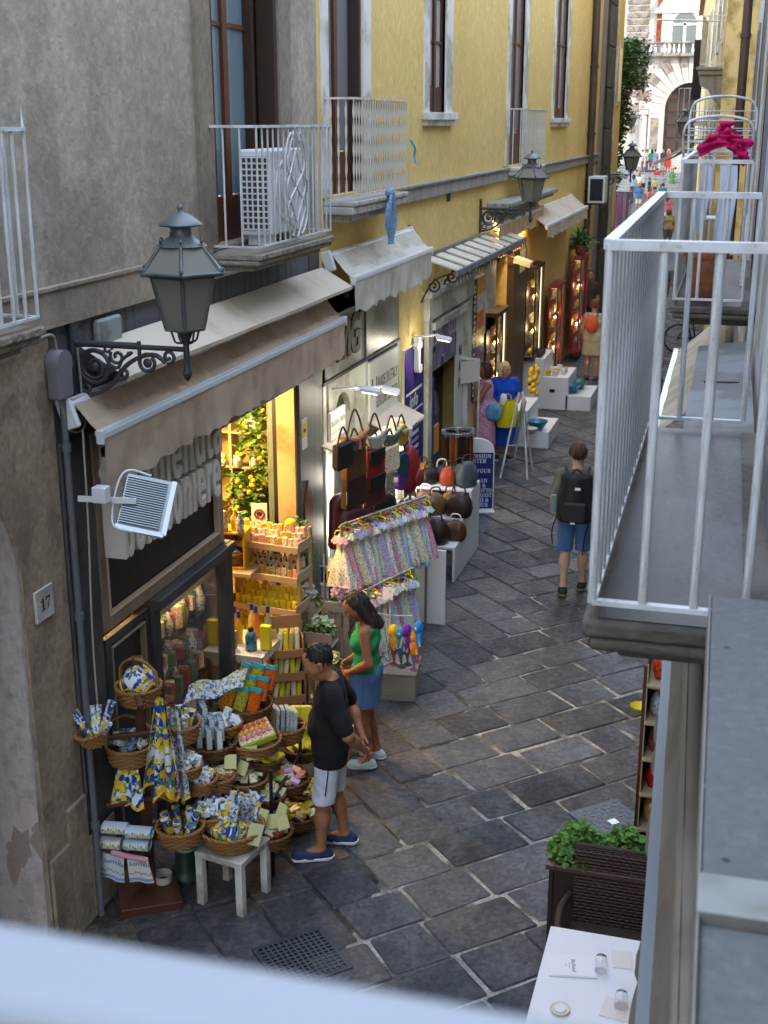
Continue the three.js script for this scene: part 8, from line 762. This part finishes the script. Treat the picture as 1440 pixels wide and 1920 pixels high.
signBoard('tall colourful Sorrento excursion poster beside the agency doorway', -18.45, -19.35, 1.1, 2.95, (c, w, h) => { const g = ['#c8942c', '#b8b4ac', '#c85a28', '#d8b040', '#5a3a80', '#3a7a3a', '#c8b060']; g.forEach((k, i) => { c.fillStyle = k; c.fillRect(190, i * h / 7, w - 190, h / 7 + 2); }); for (let i = 0; i < 120; i++) { c.fillStyle = pick(['rgba(30,20,20,0.3)', 'rgba(255,240,200,0.25)']); c.fillRect(190 + rnd() * 320, rnd() * h, rr(10, 60), rr(8, 50)); } c.fillStyle = '#1a1a2a'; c.fillRect(0, 0, 190, h); c.save(); c.translate(60, h - 20); c.rotate(-Math.PI / 2); c.fillStyle = '#dcdce2'; c.font = 'bold 110px sans-serif'; c.fillText('AMALFI POSITANO', 0, 90, h - 60); c.restore(); }, XL + 0.03);
tag(obj('white_roller_panel', rb(XL - 0.02, XL + 0.02, 2.0, 3.2, -19.4, -20.3), M.palePaint), 'plain pale panel over the first lit display case', 'panel');
function litCase(label, z, x, y0, y1, L2, frame, seed3, light = 1.2) { const t = thing('display_case', label, 'display case', [x, y0, z]), h = y1 - y0; obj('frame', [rb(-0.18, 0.02, h, h + 0.07, 0.03, -L2 - 0.03), rb(-0.18, 0.02, -0.08, 0, 0.03, -L2 - 0.03), rb(-0.02, 0.01, 0, h, 0.02, -0.02), rb(-0.02, 0.01, 0, h, -L2 + 0.02, -L2 - 0.02), rb(-0.02, 0.01, 0, h, -L2 / 2 + 0.03, -L2 / 2 - 0.03), bb(-0.2, -0.18, 0, h, 0, -L2), rb(-0.18, -0.16, 0, h, 0.02, 0.0)], frame, t); obj('pane', [bb(-0.006, 0, 0, h, -0.02, -L2 / 2 + 0.03)], M.glass, t); for (const q of frame === M.red ? [] : [L2 - 0.06]) obj('light_strip', bb(-0.05, -0.035, 0.03, h - 0.03, -q + 0.009, -q - 0.009), glow(0xffeec8, 0.45), t); if (frame === M.red) obj('light_strip', bb(-0.15, -0.04, h - 0.02, h - 0.005, -0.1, -L2 + 0.1), glow(0xfff0d8, 0.4), t); for (const k of [0.3, 0.7]) lampLight(-0.07, h * k, -L2 / 2 + 0.12, 0xffe6b0, light, t, 0.06); const n = Math.max(3, Math.round(h / 0.3)); for (let i = 1; i < n; i++) obj('shelf', bb(-0.17, -0.02, h * i / n - 0.006, h * i / n, -0.02, -L2 + 0.02), M.glass, t); for (let i = 0; i < n; i++) for (let k = 0; k < 3; k++) obj('ware', frame === M.red ? [cyl(0.11, 0.06, 0.02, -0.13, h * i / n + 0.14, -L2 * (k + 0.6) / 3.4, 18, 0, 0, Math.PI / 2 - 0.2), new THREE.TorusGeometry(0.07, 0.012, 5, 18).rotateY(Math.PI / 2).translate(-0.11, h * i / n + 0.14, -L2 * (k + 0.6) / 3.4)] : sph(0.05, -0.1, h * i / n + 0.07, -L2 * (k + 0.6) / 3.4, 0.8, 1.3, 1.3, 8), [M.lemonFruit, M.plasticW, M.yellowPack, mat(0xc8603a), M.lemonS][(i * 2 + k + seed3) % 5], t); return t; }
litCase('dark framed lit display case of yellow ceramics nearest the posters', -19.55, XL + 0.2, 0.85, 2.25, 0.9, M.darkWood, 0, 0.11); litCase('dark framed lit display case of yellow ceramics past the brown pier', -23.2, XL + 0.2, 1.0, 2.6, 0.9, M.darkWood, 2, 0.11);
litCase('red framed tall glass cabinet with ceramic plates nearest the white steps', -25.4, XL + 0.3, 0.25, 2.0, 0.9, M.red, 1, 0.045); litCase('red framed tall glass cabinet with a plant pot on top', -28.4, XL + 0.35, 0.25, 2.25, 1.2, M.red, 3, 0.045);
tag(obj('brown_pier', rb(XL - 0.1, XL + 0.12, 0, 3.1, -21.4, -22.6, 0.01), mat(0x5a4226, { map: T.wood, roughness: 0.6 })), 'plain brown pier between the two lit ceramic cases', 'pier'); { const s2 = onX(968, 495, XL + 0.14); tag(obj('yellow_notice', bb(XL + 0.122, XL + 0.127, s2.y - 0.2, s2.y + 0.25, -21.9, -22.4), mat(0xd8c888)), 'small yellow notice on top of the brown pier', 'notice'); }
{ const t = thing('bracket_lamp', 'small tilted floodlight box over the brown pier', 'lamp', [XL + 0.3, 2.95, -21.2]); obj('head', rbox(0.3, 0.1, 0.26, 0.01, 0, 0, 0, 0, 0, -0.3), M.hood, t); obj('arm', rod([-0.3, 0.1, 0], [0, 0, 0], 0.015), M.iron, t); }
for (const [z, l] of [[-20.6, 'warm lamp under the beige awning near the lantern'], [-22.6, 'warm lamp under the beige awning near the folded awning']]) { const t = thing('awning_lamp', l, 'lamp', [XL + 0.1, 3.72, z]); obj('shade', cyl(0.05, 0.08, 0.08, 0, 0, 0, 14), M.plasticW, t); obj('bulb', sph(0.05, 0, -0.05, 0, 1, 0.6, 1), glow(0xffd890, 1.5), t); lampLight(0.03, -0.12, 0, 0xffd890, 1.0, t, 0.05); }
{ const p = onX(1080, 500, XL + 0.35), t = thing('fern_pot', 'green fern in a terracotta pot on the red cabinet', 'plant', [XL + 0.25, 2.33, -29]); obj('pot', lathe([[0, 0], [0.11, 0], [0.15, 0.2], [0.13, 0.2], [0, 0.17]], 16), M.terracotta, t); obj('leaf_mass', foliage(70, () => [V(rr(-0.08, 0.08), 0.2 + rr(0, 0.14), rr(-0.08, 0.08)), 1], 0.07, 0.36), leafT(0x4a7a30), t); }
// stepped white display and baskets of bowls
{ const p = onY(1010, 765, 0), mk = (label, x, z, s) => { const t = thing('stepped_display', label, 'display', [x, 0, z]); [[0.0, 0.95, -0.6], [0.5, 0.62, -0.3], [0.95, 0.28, 0]].forEach(([u, h, d], i) => obj('step', rb(-0.45 + u * s, -0.45 + u * s + 0.5 * s, 0, h, -0.7, 0.4, 0.008), M.plasticW, t)); obj('hand_hole', [rbox(0.1, 0.06, 0.01, 0.004, -0.2, 0.45, 0.403), rbox(0.1, 0.06, 0.01, 0.004, 0.2, 0.36, 0.403)], M.black, t); return t; };
  mk('white stepped display with handle holes set with ceramics by the red cabinet', -3.6, -23.7, 0.95); mk('low white stepped display behind the woman in blue', -3.7, -20.7, 0.8);
  const bowl = (l, x, y, z, c, r) => tag(obj('ceramic_bowl', lathe([[0, 0], [r * 0.5, 0], [r, r * 0.8], [r * 0.95, r * 0.8], [r * 0.45, 0.02], [0, 0.02]], 18, x, y, z), mat(c, { roughness: 0.25, map: T.grime })), l, 'bowl');
  bowl('turquoise ceramic bowl on the bottom step near the red cabinet', -3.08, 0.29, -23.6, 0x2a86a8, 0.19); bowl('sea green ceramic bowl behind the turquoise bowl', -3.0, 0.29, -24.0, 0x3a8a7a, 0.18); bowl('blue ceramic bowl on the low white display', -3.2, 0.3, -20.4, 0x2a7aa0, 0.18); bowl('white dotted ceramic bowl on the low white display', -3.25, 0.3, -20.05, 0xd0d0c8, 0.12);
  for (let i = 0; i < 14; i++) { const s = i % 2; const o = tag(obj('ceramic_mug', lathe([[0, 0], [0.05, 0], [0.055, 0.1], [0.05, 0.1], [0.045, 0.01], [0, 0.01]], 12, s ? -3.5 + (i % 3) * 0.13 : -3.92 + (i % 4) * 0.12, s ? 0.63 : 0.96, -23.4 - Math.floor(i / 4) * 0.2), [M.lemonS, M.plasticW, mat(0x4a4a38), M.lemonFruit][i % 4]), 'small painted ceramic mug on the white stepped display', 'mug', 'mugs on the stepped display'); }
  const ls = thing('lemon_string', 'bunch of artificial lemons hanging behind the woman in blue', 'decoration', [-3.25, 0.95, -20.2]); for (let i = 0; i < 22; i++) obj('lemon', sph(0.04, rr(-0.07, 0.07), i * 0.02, rr(-0.07, 0.07), 1, 1.2, 1, 8), M.lemonFruit, ls); obj('cord', rod([0, 0, 0], [0, 0.6, 0], 0.006), M.leaf, ls); }
// street signs
{ const p = onY(903, 962, 0), t = thing('excursion_sign', 'navy blue standing sign with rounded white head listing excursions', 'sign', [p.x - 0.12, 0, p.z - 0.1], 0.3); const s = new THREE.Shape(); s.moveTo(-0.25, 0.02); s.lineTo(0.25, 0.02); s.lineTo(0.25, 0.86); s.absellipse(0, 0.86, 0.25, 0.18, 0, Math.PI, false); s.closePath(); obj('board', extr(s, 0.03, 0.006), M.plasticW, t); const tx = canvasTex(512, 768, (c, w, h) => { c.fillStyle = '#1b2c6c'; c.fillRect(0, 0, w, h); c.fillStyle = '#dfe2ea'; c.textAlign = 'center'; c.font = 'bold 74px serif'; ['EXCURSION', 'CENTER', '', 'BOAT TOUR', '&', 'MINIVAN', 'CAPRI &', 'BLUE GROTTO', 'AMALFI COAST', 'POMPEII &', 'VESUVIUS'].forEach((l, i) => c.fillText(l, w / 2, 74 + i * 67, w - 24)); }); obj('print', new THREE.PlaneGeometry(0.48, 0.8).translate(0, 0.44, 0.04), mat(0xffffff, { map: tx, roughness: 0.4 }), t, true); obj('base', rbox(0.52, 0.03, 0.36, 0.008, 0, 0.015, 0), M.plasticW, t); }
{ const a = onY(938, 897, 0), b = onY(988, 902, 0), t = thing('easel_sign', 'white folding A frame easel sign beside the woman in blue', 'sign', [(a.x + b.x) / 2, 0, a.z - 0.1]); const w = (b.x - a.x) / 2; const M2 = mat(0x8f9698, { roughness: 0.5 }); obj('leg', rod([-w, 0, 0.1], [0.0, 1.3, -0.12], 0.016), M.whiteRail, t); obj('front_leg', rod([w, 0, 0.1], [0.06, 1.3, -0.1], 0.016), M.whiteRail, t); obj('rear_leg', rod([w * 0.9, 0, -0.5], [0.04, 1.3, -0.14], 0.014), M.whiteRail, t); obj('board', box(0.02, 0.9, 0.5, 0.0, 0.75, -0.22, 0, 0.25, -0.16), M2, t); obj('brace', rod([-w * 0.6, 0.5, 0.02], [w * 0.7, 0.45, -0.3], 0.01), M.whiteRail, t); }
{ const p = onY(884, 905, 0), t = thing('banner_frame', 'slim white banner frame on thin legs in front of the agency', 'sign', [p.x - 0.1, 0, p.z - 0.1], 0.9); obj('post', rod([-0.2, 0, 0], [-0.2, 1.9, 0], 0.014), M.whiteRail, t); obj('far_post', rod([0.2, 0, 0], [0.2, 1.75, 0], 0.014), M.whiteRail, t); obj('top_board', [rbox(0.42, 0.32, 0.02, 0.005, 0, 1.66, 0)], M.cream, t); obj('top_rail', bar([-0.2, 1.9, 0], [0.2, 1.82, 0], 0.03, 0.04), M.whiteRail, t); obj('foot', rbox(0.5, 0.02, 0.3, 0.005, 0, 0.01, 0), M.whiteRail, t); }
// stalls at the yellow corner
{ const p = onY(1150, 470, 0), t = thing('garment_stall', 'stall hung with pink and lilac scarves past the yellow corner', 'stall', [p.x, 0, p.z]); obj('frame', [rod([-0.6, 0, 0], [-0.6, 2.4, 0], 0.02), rod([0.6, 0, 0], [0.6, 2.4, 0], 0.02), rod([-0.6, 2.4, 0], [0.6, 2.4, 0], 0.02)], M.steel, t); for (let i = 0; i < 9; i++) obj('scarf', sheet(4, 10, (u, v) => [-0.55 + i * 0.13 + (u - 0.5) * 0.12, 2.4 - 1.6 * v, 0.03 * Math.sin(u * 6 + v * 4 + i)]), mat([0xc88aa8, 0x9a90b8, 0xd0b0c0, 0x8a7a98, 0xd86a90][i % 5], { roughness: 0.9 }), t); 
  const q = onY(1128, 520, 0), u = thing('souvenir_table', 'table of caps and souvenirs under a striped parasol at the corner', 'table', [q.x, 0, q.z]); obj('tabletop', rb(-0.5, 0.5, 0.85, 0.9, -0.6, 0.6), M.plasticW, u); obj('cloth', rb(-0.5, 0.5, 0.1, 0.85, -0.58, 0.58), mat(0x8a92a8), u); for (let i = 0; i < 12; i++) obj('souvenir', sph(0.1, -0.4 + (i % 4) * 0.26, 0.98, -0.45 + Math.floor(i / 4) * 0.42, 1, 0.8, 1, 8), mat([0x3a4a8a, 0xb03030, 0xd8d0c0, 0x7a8ab8][i % 4]), u); }
renderer.render(scene, camera);
